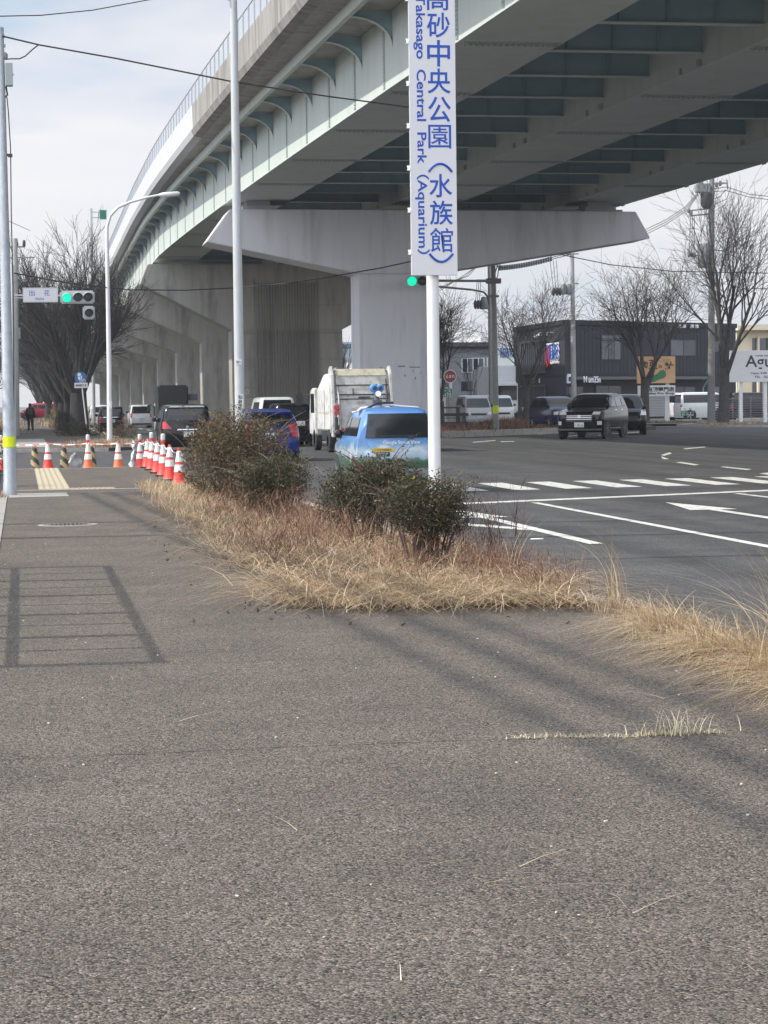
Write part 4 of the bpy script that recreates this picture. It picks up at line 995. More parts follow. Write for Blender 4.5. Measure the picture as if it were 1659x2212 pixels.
b = MB().tube([gyz(8, 334), gyz(26, 335)], .022, 8).box(gyz(22, 336), (.08, .06, .06)); b.build('clamp', M_dark, gt_)
for q in (97, 101): MB().box(gyz(3, q), (.15, .02, .022)).build('step_bolt', M_cgrey, gt_)
MB().tube([gyz(0, 143 * .5486), gyz(10, 143 * .5486)], .03, 8).build('cable_clamp', M_cgrey, gt_)
b = MB().tube([gyz(2, 125), gyz(10, 117), gyz(11, 128), gyz(4, 129)], .018, 6).lathe([(.03, 0), (.045, .04), (.045, .1), (.02, .13)], gyz(11.5, 129), 10)
b.build('insulator', M_cgrey, gt_)

# signal pole with name plate and traffic light beyond the side street
Y = 78.5; fx = lambda u, v: gy(u, v, Y)
s0 = gz(30, 970)
sgp = thing('signal_pole', 'slim grey pole with a long arm carrying the crossing name and a green traffic light', 'traffic light', (fx(29, 900).x, Y, 0))
O = Vector((fx(29, 900).x, Y, 0)); Q = lambda u, v: fx(u, v) - O
MB().tube([(0, 0, -.1), Q(26, 572)], [.085, .07], 14).build('pole', M_gpole, sgp, smooth=40)
MB().tube([Q(27, 638), Q(203, 639)], .035, 10).tube([Q(27, 644), Q(120, 642)], .02, 8).build('arm', M_gpole, sgp)
np_ = thing  # name plate
a, c_ = Q(49, 622), Q(125, 653)
pl = MB().bb(a.x, c_.x, -.11, -.08, c_.z, a.z).build('name_plate', M_sign, sgp)
MB().bb(a.x + .02, c_.x - .02, -.114, -.109, a.z - .035, a.z - .02).bb(a.x + .02, c_.x - .02, -.114, -.109, c_.z + .02, c_.z + .035).bb(a.x + .02, a.x + .035, -.114, -.109, c_.z + .02, a.z - .02).bb(c_.x - .035, c_.x - .02, -.114, -.109, c_.z + .02, a.z - .02).build('border', M_siggrey, pl)
for ch, u in (('出', 69), ('花', 101)): text('lettering', ch, .2, M_sblue, pl, (Q(u, 633).x, -.114, Q(u, 633).z), height=.21, width=.2, off=.0)
text('lettering', 'Ideka', .12, M_sblue, pl, (Q(86, 645).x, -.114, Q(86, 645.5).z), width=.31, height=.10, off=.0)
def signal(parent, lenses, r, box, on, y=-.12):
    x0, x1, z0, z1 = box
    h = MB().bb(x0, x1, y, y + .16, z0, z1).build('signal_head', M_siggrey, parent, bevel=.05)
    for i, (x, z) in enumerate(lenses):
        MB().lathe([(r * .98, -.03), (r * .9, -.045), (r * .3, -.06)], (x, y, z), 20, axis='Y').build('signal_lens', M_green_on if i == on else M_lens, h, smooth=40)
        b = MB(); n = 16
        o, ii = [], []
        for q in range(n + 1):
            t = math.pi * (-.08 + 1.16 * q / n); o.append((x + r * 1.08 * math.cos(t), z + r * 1.08 * math.sin(t)))
        for q in range(n):
            (ax, az), (bx, bz) = o[q], o[q + 1]
            ln0 = .10 + .14 * math.sin(max(0, min(math.pi, math.pi * (q) / n))); ln1 = .10 + .14 * math.sin(max(0, min(math.pi, math.pi * (q + 1) / n)))
            b.add([(ax, y - .001, az), (bx, y - .001, bz), (bx, y - ln1, bz - .03), (ax, y - ln0, az - .03)], [(0, 1, 2, 3)])
        b.build('hood', M_siggrey, h, recalc=False)
    return h
zc = Q(167, 642).z
signal(sgp, [(Q(144, 642).x, zc - .02), (Q(168, 642).x, zc), (Q(190, 642).x, zc)], .165, (Q(130, 642).x, Q(204, 642).x, Q(167, 656).z, Q(167, 628).z), 0)
zc = Q(192, 676).z
signal(sgp, [(Q(192, 675).x, zc)], .155, (Q(178, 642).x, Q(204, 642).x, Q(190, 690).z, Q(190, 661).z), -1)

# signal pole on the median, with its arm
gq = gy(1072, 921, 104.0)
Y = gq.y; Q = lambda u, v: gy(u, v, Y) - gq
mp = thing('median_signal_pole', 'tapered grey signal pole with a yellow band, a green light on its arm', 'traffic light', gq)
MB().tube([(0, 0, -.5), Q(1068, 700), Q(1063.5, 502)], [.145, .135, .115], 18).build('pole', mat('pole_mid_grey', (.27, .28, .27), .5, .15, var=.1, vscale=6), mp, smooth=40)
a = Q(1071, 893).z; c_ = Q(1071, 876).z
MB().lathe([(.142, a), (.147, a), (.146, c_), (.14, c_)], (Q(1071, 885).x, 0, 0), 20).build('reflective_band', M_yel, mp)
S = lambda u, v, f: gy(u, v, Y + (95.6 - Y) * f) - gq
MB().tube([S(1062, 607, 0), S(880, 606, 1)], .06, 8).tube([S(1056, 655, 0), S(1053, 640, .03), S(1045, 631, .08), S(1020, 626, .2), S(880, 613, 1)], .05, 8).box(Q(1066, 607), (.7, .4, .25)).build('arm', M_cgrey, mp)
MB().box(Q(1066, 510), (.55, .3, .18)).box(Q(1066, 534), (.6, .3, .12)).box(Q(1066, 640), (.5, .35, .1)).build('clamp', M_cgrey, mp)
zc = S(898, 608, 1).z
signal(mp, [(S(887, 608, 1).x, zc), (S(909, 608, 1).x, zc), (S(931, 608, 1).x, zc)], .215, (S(872, 608, 1).x, S(945, 608, 1).x, S(898, 622, 1).z, S(898, 597, 1).z), 0, y=95.6 - Y - .3)
for pts, rr in (([(1066, 508), (1100, 520), (1140, 530)], .03), ([(1058, 540), (1040, 545), (1015, 534), (985, 538)], .03), ([(1072, 535), (1085, 538), (1095, 532), (1107, 520), (1116, 516)], .028), ([(1062, 536), (1055, 548), (1058, 556), (1070, 565), (1077, 580), (1075, 598), (1068, 605)], .025), ([(1073, 536), (1085, 545), (1075, 570), (1070, 590)], .025)):
    MB().tube([Q(*p) for p in pts], rr, 6).build('cable', M_wire, mp)

# blue shared-path sign
bs = gz(190, 942); top = gy(173, 800, bs.y); ln_ = (top.x - bs.x) / top.z
rs = thing('path_sign', 'round blue path sign with a white plate below, on a leaning post by the zelkova', 'sign', (bs.x, bs.y, 0))
MB().tube([(0, 0, -.1), (ln_ * 3.3, 0, 3.3)], .035, 10).build('pole', M_wpole, rs, smooth=40)
c_ = gy(174, 816, bs.y) - Vector((bs.x, bs.y, 0))
dk_ = MB().lathe([(.315, -.02), (.315, .02)], (c_.x, -.06, c_.z), 32, axis='Y').build('disc', M_dblue, rs)
MB().lathe([(.10, 0), (.05, .01)], (c_.x - .07, -.095, c_.z + .16), 10, axis='Y').prism([(c_.x - .15, -.088, c_.z + .05), (c_.x + .01, -.088, c_.z + .05), (c_.x - .02, -.088, c_.z - .10), (c_.x - .12, -.088, c_.z - .10)], (0, .012, 0)).prism([(c_.x + .02, -.088, c_.z + .10), (c_.x + .08, -.088, c_.z + .10), (c_.x + .07, -.088, c_.z - .06), (c_.x + .03, -.088, c_.z - .06)], (0, .012, 0)).build('pictogram', M_plate, dk_)
b = MB()
for q in (-.02, .15):
    n = 14; pr_ = [(c_.x + .04 + q + .07 * math.cos(2 * math.pi * i / n), -.088, c_.z - .17 + .07 * math.sin(2 * math.pi * i / n)) for i in range(n + 1)]; b.tube(pr_, .012, 4)
b.tube([(c_.x + .02, -.088, c_.z - .17), (c_.x + .08, -.088, c_.z - .06), (c_.x + .17, -.088, c_.z - .07), (c_.x + .19, -.088, c_.z - .17)], .012, 4); b.build('pictogram', M_plate, dk_)
a, c_ = gy(160.5, 827, bs.y) - Vector((bs.x, bs.y, 0)), gy(189.5, 838, bs.y) - Vector((bs.x, bs.y, 0))
p2 = MB().bb(a.x, c_.x, -.09, -.06, c_.z, a.z).build('plate', M_plate, rs)
text('lettering', '自転車通行可', .1, M_trim, p2, ((a.x + c_.x) / 2, -.094, (a.z + c_.z) / 2), width=.56, height=.13, off=.003)

# small green road sign on its own post, above the trees
Y = 150.0; O = Vector((gy(199, 700, Y).x, Y, 0)); Q = lambda u, v: gy(u, v, Y) - O
gs = thing('green_road_sign', 'small green direction board on a bracketed post above the zelkova crown', 'sign', O)
MB().tube([(0, 0, -.1), Q(196, 450)], .12, 10).build('pole', M_gpole, gs, smooth=40)
MB().tube([Q(196, 458), Q(214, 458)], .04, 6).tube([Q(196, 470), Q(214, 470)], .04, 6).build('arm', M_gpole, gs)
a, c_ = Q(213, 452), Q(232, 476); bd2 = MB().bb(a.x, c_.x, -.12, -.06, c_.z, a.z).build('board', M_wpole, gs)
MB().bb(a.x + .07, c_.x - .07, -.13, -.1195, c_.z + .07, a.z - .07).build('face', mat('sign_green', (.01, .16, .10), .5), bd2)

# ------------------------------------------------------------------ cones, posts, tape
M_cred = mat('cone_red', (0.80, 0.055, 0.04), 0.45); M_corange = mat('cone_orange', (0.72, 0.17, 0.06), 0.55, var=.08, vscale=8)
M_sleeve = mat('cone_sleeve', (0.80, 0.78, 0.74), 0.4, var=.05, vscale=12); M_cblk = mat('cone_base', (.03, .03, .03), .8)
def cone(uv, z, label, m, lamp, H=.76, face=0):
    p = gz(*uv, z)
    t = thing('traffic_cone', label, 'traffic cone', p, R(face), 'traffic cones around the roadworks')
    rr = lambda q: .145 - .117 * q / .70
    b = MB().lathe([(.155, .03), (.145, .045), (rr(.25), .25), (rr(.50), .50), (.033, .655), (.028, .70)], n=18); b.v = [(x, y, w * H / .70) for x, y, w in b.v]
    b.build('body', m, t, smooth=40)
    s = H / .70
    MB().lathe([(rr(.27) + .002, .27 * s), (rr(.27) + .006, .272 * s), (rr(.40) + .006, .398 * s), (rr(.4) + .002, .40 * s)], n=18).build('sleeve', M_sleeve, t, smooth=40)
    MB().lathe([(rr(.45) + .002, .45 * s), (rr(.45) + .006, .452 * s), (rr(.645) + .006, .643 * s), (rr(.645) + .002, .645 * s)], n=18).build('sleeve', M_sleeve, t, smooth=40)
    MB().bb(-.19, .19, -.19, .19, 0.002, .032).build('base', M_cblk if z == 0 else m, t, bevel=.01)
    if lamp:
        MB().lathe([(.03, .69 * s), (.055, .70 * s), (.055, .73 * s), (.03, .735 * s)], n=12).build('lamp_collar', M_cred, t, smooth=40)
        MB().lathe([(.04, .74 * s), (.052, .76 * s), (.05, .86 * s), (.035, .875 * s)], n=14).build('warning_lamp', mat('lamp_milky', (.72, .74, .74), .25), t, smooth=40)
    return p
C1 = cone((3, 1016), ROAD, 'red cone peeping out left of the galvanised pole', M_cred, True)
C2 = cone((104, 1016), ROAD, 'bright red cone at the end of the yellow tactile paving', M_cred, False)
C3 = cone((191, 1016), ROAD, 'faded orange cone topped by a round white lamp, left of the white sheet row', M_corange, True)
C4 = cone((256, 1016), ROAD, 'faded orange cone without lamp, standing alone in the gap', M_corange, False)
C5 = cone((303, 1015), ROAD, 'red cone with white lamp beside the upright white sheet', M_cred, True)
C6 = cone((319, 1010), 0, 'red cone at the far corner of the row, tilted tape on its tip', M_cred, False, .72)
C7 = cone((328.5, 1015), 0, 'red cone topped by the tallest white lamp, at the row corner', M_cred, True, .74)
C8 = cone((341, 1022), 0, 'red cone without lamp in the middle of the diagonal row', M_cred, False)
C9 = cone((353.5, 1028.5), 0, 'red cone with a white lamp in the middle of the diagonal row', M_cred, True)
C10 = cone((367.5, 1037.5), 0, 'red cone second nearest to us in the diagonal row', M_cred, False)
C11 = cone((388, 1052), 0, 'nearest red cone, touching the dry grass and left shrubs', M_cred, False)
M_dstr = bpy.data.materials.new('tiger_stripes'); M_dstr.use_nodes = True
_n, _l = M_dstr.node_tree.nodes, M_dstr.node_tree.links
_tc = _n.new('ShaderNodeTexCoord'); _w = _n.new('ShaderNodeTexWave'); _w.inputs['Scale'].default_value = 1.5; _w.wave_profile = 'SIN'; _mp = _n.new('ShaderNodeMapping'); _mp.inputs['Rotation'].default_value = (0, R(50), 0)
_cr = _n.new('ShaderNodeValToRGB'); _cr.color_ramp.interpolation = 'CONSTANT'; _cr.color_ramp.elements[0].color = (.04, .038, .03, 1); _cr.color_ramp.elements[1].position = .5; _cr.color_ramp.elements[1].color = (.40, .31, .14, 1)
_l.new(_tc.outputs['Object'], _mp.inputs[0]); _l.new(_mp.outputs[0], _w.inputs[0]); _l.new(_w.outputs['Color'], _cr.inputs[0]); _l.new(_cr.outputs[0], _n['Principled BSDF'].inputs['Base Color'])
for (u, v), lab in (((75.5, 1015), 'black and yellow striped cone just right of the galvanised pole'), ((139, 1015), 'black and yellow striped cone right of the tactile paving'), ((199, 1013), 'black and yellow striped cone hiding behind the orange cone')):
    t = thing('striped_cone', lab, 'traffic cone', gz(u, v, ROAD), 0, 'striped cones behind the tape')
    MB().lathe([(.15, .0), (.135, .03), (.068, .56), (.05, .64), (.03, .66)], n=18).build('body', M_dstr, t, smooth=40)
    MB().lathe([(.20, .0), (.20, .03), (.165, .031)], n=18).build('base', M_cblk, t)
# sheets of white plastic lying against the cones
def bag(u, v, z, w, h, lab, seed):
    p = gz(u, v, z); r_ = random.Random(seed); b = MB(); n = 7
    vs = []
    for i in range(n + 1):
        for j in range(n + 1):
            a, c = i / n - .5, j / n
            vs.append((a * w * (1 - .7 * c) + .05 * r_.uniform(-1, 1), .10 * math.sin(a * 7) + .06 * r_.uniform(-1, 1) + .1 * (1 - c), .02 + c * h * (1 - .5 * abs(a)) + .02 * r_.random()))
    fs = [(i * (n + 1) + j, (i + 1) * (n + 1) + j, (i + 1) * (n + 1) + j + 1, i * (n + 1) + j + 1) for i in range(n) for j in range(n)]
    o = b.add(vs, fs).build('plastic_sheet', mat('white_plastic', (.72, .73, .74), .4), None, smooth=60); o.location = p
    tag(o, lab, 'plastic sheet')
bag(161, 1014, ROAD, .55, .45, 'crumpled white plastic sheet on the ground between striped and orange cones', 1)
bag(291, 1013, ROAD, .28, .85, 'white plastic sheet standing up left of a lamp topped red cone', 2)
bag(394, 1048, 0, .22, .62, 'white plastic sheet squeezed between the nearest cone and the shrubs', 3)
# barrier tape
M_tape = bpy.data.materials.new('barrier_stripes'); M_tape.use_nodes = True
_n, _l = M_tape.node_tree.nodes, M_tape.node_tree.links
_tc = _n.new('ShaderNodeTexCoord'); _w = _n.new('ShaderNodeTexWave'); _w.inputs['Scale'].default_value = 0.85; _w.bands_direction = 'X'
_cr = _n.new('ShaderNodeValToRGB'); _cr.color_ramp.interpolation = 'CONSTANT'; _cr.color_ramp.elements[0].color = (.62, .20, .19, 1); _cr.color_ramp.elements[1].position = .48; _cr.color_ramp.elements[1].color = (.80, .77, .75, 1)
_l.new(_tc.outputs['Object'], _w.inputs[0]); _l.new(_w.outputs['Color'], _cr.inputs[0]); _l.new(_cr.outputs[0], _n['Principled BSDF'].inputs['Base Color'])
tops = [(p, .72) for p in (C1 - Vector((1.5, 0, 0)), C1, C2, C3, C4, C5, C6, C7, C8, C9, C10, C11)]
b = MB(); L0 = []
for (p, h), (q, g_) in zip(tops[:-1], tops[1:]):
    n = 8
    for i in range(n):
        f = i / n; w = p.lerp(q, f); L0.append(w + Vector((0, -.03, h - .09 * 4 * f * (1 - f) * min(1, (q - p).length / 3))))
L0.append(tops[-1][0] + Vector((0, 0, .7)))
for i in range(len(L0) - 1):
    a, c = L0[i], L0[i + 1]; tw = .014 + .006 * math.sin(i * 1.1)
    b.add([a + Vector((0, -.004, -tw)), c + Vector((0, -.004, -tw)), c + Vector((0, 0, tw)), a + Vector((0, 0, tw)), a + Vector((0, .006, -tw)), c + Vector((0, .006, -tw)), c + Vector((0, .01, tw)), a + Vector((0, .01, tw))], [(0, 1, 2, 3), (7, 6, 5, 4), (0, 4, 5, 1), (3, 2, 6, 7)])
o = b.build('barrier_tape', M_tape); tag(o, 'red and white striped barrier tape strung from cone to cone', 'barrier tape')

# black bollard on the far pavement
bp_ = gz(120, 925)
o = MB().lathe([(.09, -.05), (.09, .72), (.10, .73), (.10, .78), (.06, .84)], n=14).build('bollard', M_dark, None, smooth=40); o.location = bp_; tag(o, 'black bollard standing alone on the far pavement', 'bollard')

# ------------------------------------------------------------------ the walking person
def skinned(name, verts, edges, radii, m, parent, sub=2):
    me = bpy.data.meshes.new(name); me.from_pydata(verts, edges, []); me.materials.append(m)
    o = bpy.data.objects.new(name, me); col.objects.link(o); o.parent = parent
    sk = o.modifiers.new('skin', 'SKIN'); sk.use_smooth_shade = True
    if not me.skin_vertices: 
        me.attributes.new('skin_vertex', 'FLOAT', 'POINT') if False else None
    bpy.context.view_layer.objects.active = o
    if not me.skin_vertices: bpy.ops.mesh.customdata_skin_add()
    for v, r_ in zip(me.skin_vertices[0].data, radii): v.radius = r_ if isinstance(r_, tuple) else (r_, r_)
    me.skin_vertices[0].data[0].use_root = True
    s = o.modifiers.new('sub', 'SUBSURF'); s.levels = sub; s.render_levels = sub
    return o
pp = gz(66, 930)
pe = thing('person', 'person in dark clothes with a backpack and cap, walking away on the far pavement', 'person', pp)
M_coat = mat('dark_cloth', (.018, .020, .028), .9, var=.3, vscale=10); M_skin = mat('skin', (.42, .27, .20), .6); M_bag = mat('bag_cloth', (.05, .052, .065), .8, var=.2, vscale=12)
V = [(0, 0, .95), (0, 0, 1.15), (0, .01, 1.38), (0, .01, 1.50), (0, .03, 1.60), (0, .03, 1.70),
     (-.10, 0, .88), (-.11, .06, .50), (-.12, -.02, .10), (-.12, .14, .05), (.10, 0, .88), (.12, .02, .48), (.14, -.20, .12), (.15, -.06, .05),
     (-.19, 0, 1.40), (-.27, -.02, 1.13), (-.25, .10, .90), (-.24, .14, .80), (.19, 0, 1.40), (.27, -.04, 1.13), (.25, .02, .90), (.24, .05, .80)]
E_ = [(0, 1), (1, 2), (2, 3), (3, 4), (4, 5), (0, 6), (6, 7), (7, 8), (8, 9), (0, 10), (10, 11), (11, 12), (12, 13), (2, 14), (14, 15), (15, 16), (16, 17), (2, 18), (18, 19), (19, 20), (20, 21)]
rad = [(.20, .15), (.20, .15), (.22, .16), .075, .11, .10, .125, .095, .075, .065, .125, .095, .075, .065, .10, .08, .06, .05, .10, .08, .06, .05]
skinned('body', V, E_, rad, M_coat, pe)
MB().lathe([(.102, .0), (.108, .06), (.08, .12), (.02, .135)], (0, .03, 1.66), 14).bb(-.07, .07, .1, .2, 1.665, 1.685).build('cap', mat('cap_cloth', (.02, .022, .04), .9), pe, smooth=50)
MB().lathe([(.085, 0), (.095, .06), (.10, .1)], (0, .03, 1.56), 14).build('hair', mat('hair_black', (.012, .011, .011), .7), pe, smooth=50)
MB().bb(-.16, .16, -.30, -.12, 1.02, 1.44).build('backpack', M_bag, pe, bevel=.05)
p3 = gz(85 * .5486 + 5, 915)
# ------------------------------------------------------------------ buildings and boards on the right
M_bdark = mat('cladding_dark', (.030, .033, .041), .7, var=.15, vscale=3, stretch=(6, 6, .4), bump=.2, bscale=6); M_bdk2 = mat('cladding_darker', (.024, .026, .032), .7)
M_win = mat('window_glass', (.03, .04, .05), .08, spec=.9); M_blind = mat('window_blind', (.14, .15, .17), .6); M_frame = mat('window_frame', (.03, .03, .035), .5)
A = Vector((xu(1112, 176), 176, 0)); B = Vector((xu(1221, 160), 160, 0)); Cn = Vector((xu(1590, 171), 171, 0)); Dn = A + (Cn - B)
HB = gy(1221, 694, 160).z
bd = thing('dark_shop_building', 'two storey charcoal clad shop with slatted side windows and a colourful logo', 'building', B)
b = MB().prism([tuple(p - B) for p in (A, B, Cn, Dn)], (0, 0, HB)); b.build('wall', M_bdark, bd)
def face_frame(P0, P1):                      # maps (distance along wall, out, height) of a wall running from P0 to P1
    d = (P1 - P0).normalized(); n = Vector((d.y, -d.x, 0)); return lambda s, o, z: P0 - B + d * s + n * o + Vector((0, 0, z))
fr = face_frame(B, Cn); lf = face_frame(A, B)
LF, LL = (Cn - B).length, (B - A).length
def fbox(b, f, s0, s1, z0, z1, o0, o1, m=0):
    p = [f(s0, o0, z0), f(s1, o0, z0), f(s1, o1, z0), f(s0, o1, z0)]
    return b.prism(p, (0, 0, z1 - z0), m)
b = MB()
for f, L_ in ((fr, LF), (lf, LL)):
    fbox(b, f, -.05, L_ + .05, HB - .25, HB + .12, -.1, .12); fbox(b, f, 0, L_, 3.45, 3.6, .002, .05)
b.build('roof_trim', M_bdk2, bd)
b = MB(); n_ = int(LF / .45)
for i in range(n_): fbox(b, fr, i * .45, i * .45 + .03, 3.62, HB - .27, .002, .015)
b.build('cladding_rib', M_bdk2, bd)
def along(u, f0, P0, P1):                     # distance along a wall of the pixel column u
    lo, hi = 0.0, 1.0
    for _ in range(40):
        m_ = (lo + hi) / 2; p = P0.lerp(P1, m_)
        d = np.array([p.x, p.y, 2.0 - EYE]); uu = 829.5 + F_PX * (d @ RT) / (d @ FW)
        if uu < u: lo = m_
        else: hi = m_
    return lo * (P1 - P0).length
fz = lambda v, u, P0, P1: gy(u, v, (P0.lerp(P1, along(u, None, P0, P1) / (P1 - P0).length)).y).z
def window(f, P0, P1, u0, u1, v0, v1, panes=2, m=None, fm=None):
    s0, s1 = along(u0, f, P0, P1), along(u1, f, P0, P1); um = (u0 + u1) / 2
    z0, z1 = fz(v1, um, P0, P1), fz(v0, um, P0, P1)
    b = MB(); fbox(b, f, s0 - .06, s1 + .06, z0 - .06, z1 + .06, .003, .06); w_ = b.build('window', fm or M_frame, bd)
    for i in range(panes):
        a, c = s0 + (s1 - s0) * i / panes + .04, s0 + (s1 - s0) * (i + 1) / panes - .04
        b = MB(); fbox(b, f, a, c, z0, z1, .061, .075); b.build('pane', (m[i % len(m)] if isinstance(m, list) else m) or M_win, w_)
window(fr, B, Cn, 1299, 1340, 737, 776, 3, [M_blind, M_win, M_blind]); window(fr, B, Cn, 1299, 1340, 724, 734, 3, M_blind)
window(fr, B, Cn, 1448, 1502, 735, 768, 2, [M_blind, M_win]); window(fr, B, Cn, 1530, 1560, 738, 760, 1)
window(fr, B, Cn, 1226, 1258, 836, 852, 1, M_win); window(fr, B, Cn, 1286, 1340, 834, 870, 2, M_win); window(fr, B, Cn, 1455, 1500, 836, 848, 2, [M_win, M_blind]); window(fr, B, Cn, 1536, 1560, 836, 848, 1, M_blind)
window(fr, B, Cn, 1222, 1225, 835, 878, 1, M_win)
# slatted windows on the side wall
for v0, v1 in ((742, 802), (838, 880)):
    s0, s1 = along(1129, lf, A, B), along(1182, lf, A, B); z0, z1 = fz(v1, 1155, A, B), fz(v0, 1155, A, B)
    b = MB(); fbox(b, lf, s0, s1, z0, z1, .003, .03); w_ = b.build('window', M_win, bd)
    b = MB()
    for i in range(13): fbox(b, lf, s0 + (s1 - s0) * i / 12.5, s0 + (s1 - s0) * i / 12.5 + .16, z0 - .1, z1 + .1, .05, .16)
    fbox(b, lf, s0 - .1, s1 + .2, z0 - .2, z0 - .1, .03, .18); fbox(b, lf, s0 - .1, s1 + .2, z1 + .1, z1 + .22, .03, .18)
    b.build('slat', mat('slat_grey', (.09, .10, .11), .6), w_)
# awning, downpipe, shutters, lights, logo
s0, s1 = along(1448, fr, B, Cn), along(1520, fr, B, Cn); z0 = fz(817, 1480, B, Cn)
b = MB(); fbox(b, fr, along(1228, fr, B, Cn), s1, z0 - .1, z0 + .14, .07, .9); b.build('awning', mat('awning_grey', (.12, .12, .13), .6), bd)
b = MB(); b.tube([fr(s1 - .2, .75, z0), fr(s1 - .3, .2, z0 - .8), fr(s1 - .3, .12, 1.0)], .06, 8); b.build('downpipe', M_galv, bd)
s0, s1 = along(1398, fr, B, Cn), along(1448, fr, B, Cn); b = MB(); 
for i in range(13): fbox(b, fr, s0, s1, .15 + i * .13, .26 + i * .13, .08, .11 + .02 * (i % 2))
b.build('shutter', mat('shutter_grey', (.34, .34, .35), .6), bd)
b = MB()
for u in (1465, 1475, 1492, 1502):
    s = along(u, fr, B, Cn); z = fz(705.5, u, B, Cn); fbox(b, fr, s - .1, s + .1, z - .12, z + .15, .05, .3)
b.build('vent_cap', M_plate, bd)
for u, v in ((1175, 722), (1182, 718), (1200, 717)):
    s = along(u, lf, A, B); z = fz(v, u, A, B); MB().tube([lf(s, .03, z - .1), lf(s, .5, z), lf(s, .7, z - .12)], .03, 6).lathe([(.16, -.12), (.04, .06)], lf(s, .7, z - .15), 10).build('wall_lamp', M_plate, bd)
for u in (1155, 1168):
    s = along(u, lf, A, B); z = fz(827, u, A, B); MB().bb(-.05, .05, -.05, .05, 0, .35).build('wall_lamp', M_plate, bd).location = lf(s, .1, z)
def wall_text(f, P0, P1, u0, u1, v, h, s, m, off=.0, out=.09):
    a, c = along(u0, f, P0, P1), along(u1, f, P0, P1); d = (P1 - P0)
    return text('lettering', s, h, m, bd, f((a + c) / 2, out, fz(v, (u0 + u1) / 2, P0, P1)), (R(90), 0, math.atan2(d.y, d.x)), ext=.03, off=off, width=c - a, height=h)
M_lblue = mat('logo_blue', (.03, .10, .40), .5); M_lred = mat('logo_red', (.45, .02, .06), .5); M_lwhite = mat('logo_white', (.78, .79, .82), .5)
wall_text(lf, A, B, 1184.2, 1210.5, 751.5, .80, 'DIETRS', M_lwhite, .05); wall_text(lf, A, B, 1185, 1210, 751.5, .62, 'DIETRS', M_lblue, 0, .14)
wall_text(lf, A, B, 1184.8, 1211, 768, 1.12, 'IQUIMS', M_lwhite, .05); wall_text(lf, A, B, 1185.5, 1210.5, 768, .94, 'IQUIMS', M_lblue, 0, .14)
s = along(1188.5, lf, A, B); z = fz(772, 1188, A, B); q = [lf(s + .42 * math.cos(t), .15, z + .78 * math.sin(t)) for t in np.linspace(0, 2 * math.pi, 19)]
MB().tube(q, .10, 6).build('logo_ring', M_lred, bd)
wall_text(lf, A, B, 1192, 1211, 783, .32, 'Reptiles Pro Shop', M_lwhite, .006)
wall_text(fr, B, Cn, 1271 + 0, 1293, 818 + 2, .55, 'Nami25', M_lwhite, .006) if False else wall_text(fr, B, Cn, 1242, 1278, 0 + 480 + 340, .5, 'N am25n', M_lwhite, .006, .95)
b = MB(); s = along(1228, fr, B, Cn); z = fz(818, 1228, B, Cn); fbox(b, fr, s - .2, s + .2, z - .36, z + .36, .003, .12); w_ = b.build('notice_box', M_lwhite, bd)
b = MB(); fbox(b, fr, s - .11, s + .13, z - .2, z + .14, .121, .13); b.build('emblem', M_lblue, w_)
b = MB(); s0, s1 = along(1238, fr, B, Cn), along(1270, fr, B, Cn); fbox(b, fr, s0, s1, fz(858, 1250, B, Cn) - .9, fz(858, 1250, B, Cn), 2.0, 2.1); b.build('counter_panel', M_plate, bd)

# low grey office and white hall further back
def block(name, label, u0, u1, v, Y, depth, m, cat='building'):
    x0, x1 = xu(u0, Y), xu(u1, Y); h = gy((u0 + u1) / 2, v, Y).z
    t = thing(name, label, cat, ((x0 + x1) / 2, Y, 0)); w = (x1 - x0) / 2
    MB().bb(-w, w, 0, depth, 0, h).build('wall', m, t)
    return t, w, h, (x0 + x1) / 2
M_ogrey = mat('office_grey', (.26, .27, .29), .8, var=.1, vscale=.8, dirt=(.18, .18, .18), dscale=.5, damt=.5); M_hwhite = mat('hall_white', (.66, .67, .68), .7, var=.05, vscale=.8)
t, w, h, cx = block('white_hall', 'tall white hall with blue lettering, rising behind the grey office', 1040, 1125, 728, 225, 20, M_hwhite)
text('lettering', 'REIWA', 1.4, mat('hall_blue', (.05, .14, .36), .6), t, (xu(1095, 225) - cx, -.06, gy(1095, 762, 225).z), width=xu(1108, 225) - xu(1082, 225), height=1.0, ext=.04, off=.03)
MB().bb(-w, w, -.08, -.002, h * .45, h * .45 + .2).bb(-w, w, -.08, -.002, h * .62, h * .62 + .15).build('seam', mat('hall_seam', (.5, .51, .52), .7), t)
Y = 190
t, w, h, cx = block('grey_office', 'grey two storey office with strip windows behind the kei van', 946, 1063, 748, Y, 14, M_ogrey)
MB().bb(-w - .4, w + .4, -.6, 14.4, h - .05, h + .35).build('roof', mat('office_roof', (.10, .10, .11), .8), t)
for u0, u1, v0, v1, n_ in ((998, 1045, 775, 803, 4), (1053, 1062, 774, 803, 1), (998, 1022, 826, 842, 2), (1024, 1044, 826, 842, 2)):
    a, c = gy(u0, v0, Y), gy(u1, v1, Y); f_ = MB().bb(a.x - cx - .08, c.x - cx + .08, -.05, -.002, c.z - .08, a.z + .08).build('window', M_plate if v0 < 800 else M_frame, t)
    for i in range(n_):
        xa = a.x - cx + (c.x - a.x) * i / n_ + .05; xb = a.x - cx + (c.x - a.x) * (i + 1) / n_ - .05; MB().bb(xa, xb, -.07, -.051, c.z, a.z).build('pane', M_blind if i % 2 else M_win, f_)
o, w, h, cx = block('rubble_wall', 'rough pale stone wall panel standing left of the box lorry', 1025, 1062, 798, 172, .5, mat('rough_stone', (.36, .36, .36), .9, var=.35, vscale=6, bump=.5, bscale=8), 'wall')
t, w, h, cx = block('low_wall', 'long low grey wall in front of the grey office', 948, 1062, 860, 160, .3, M_conc_slab, 'wall')

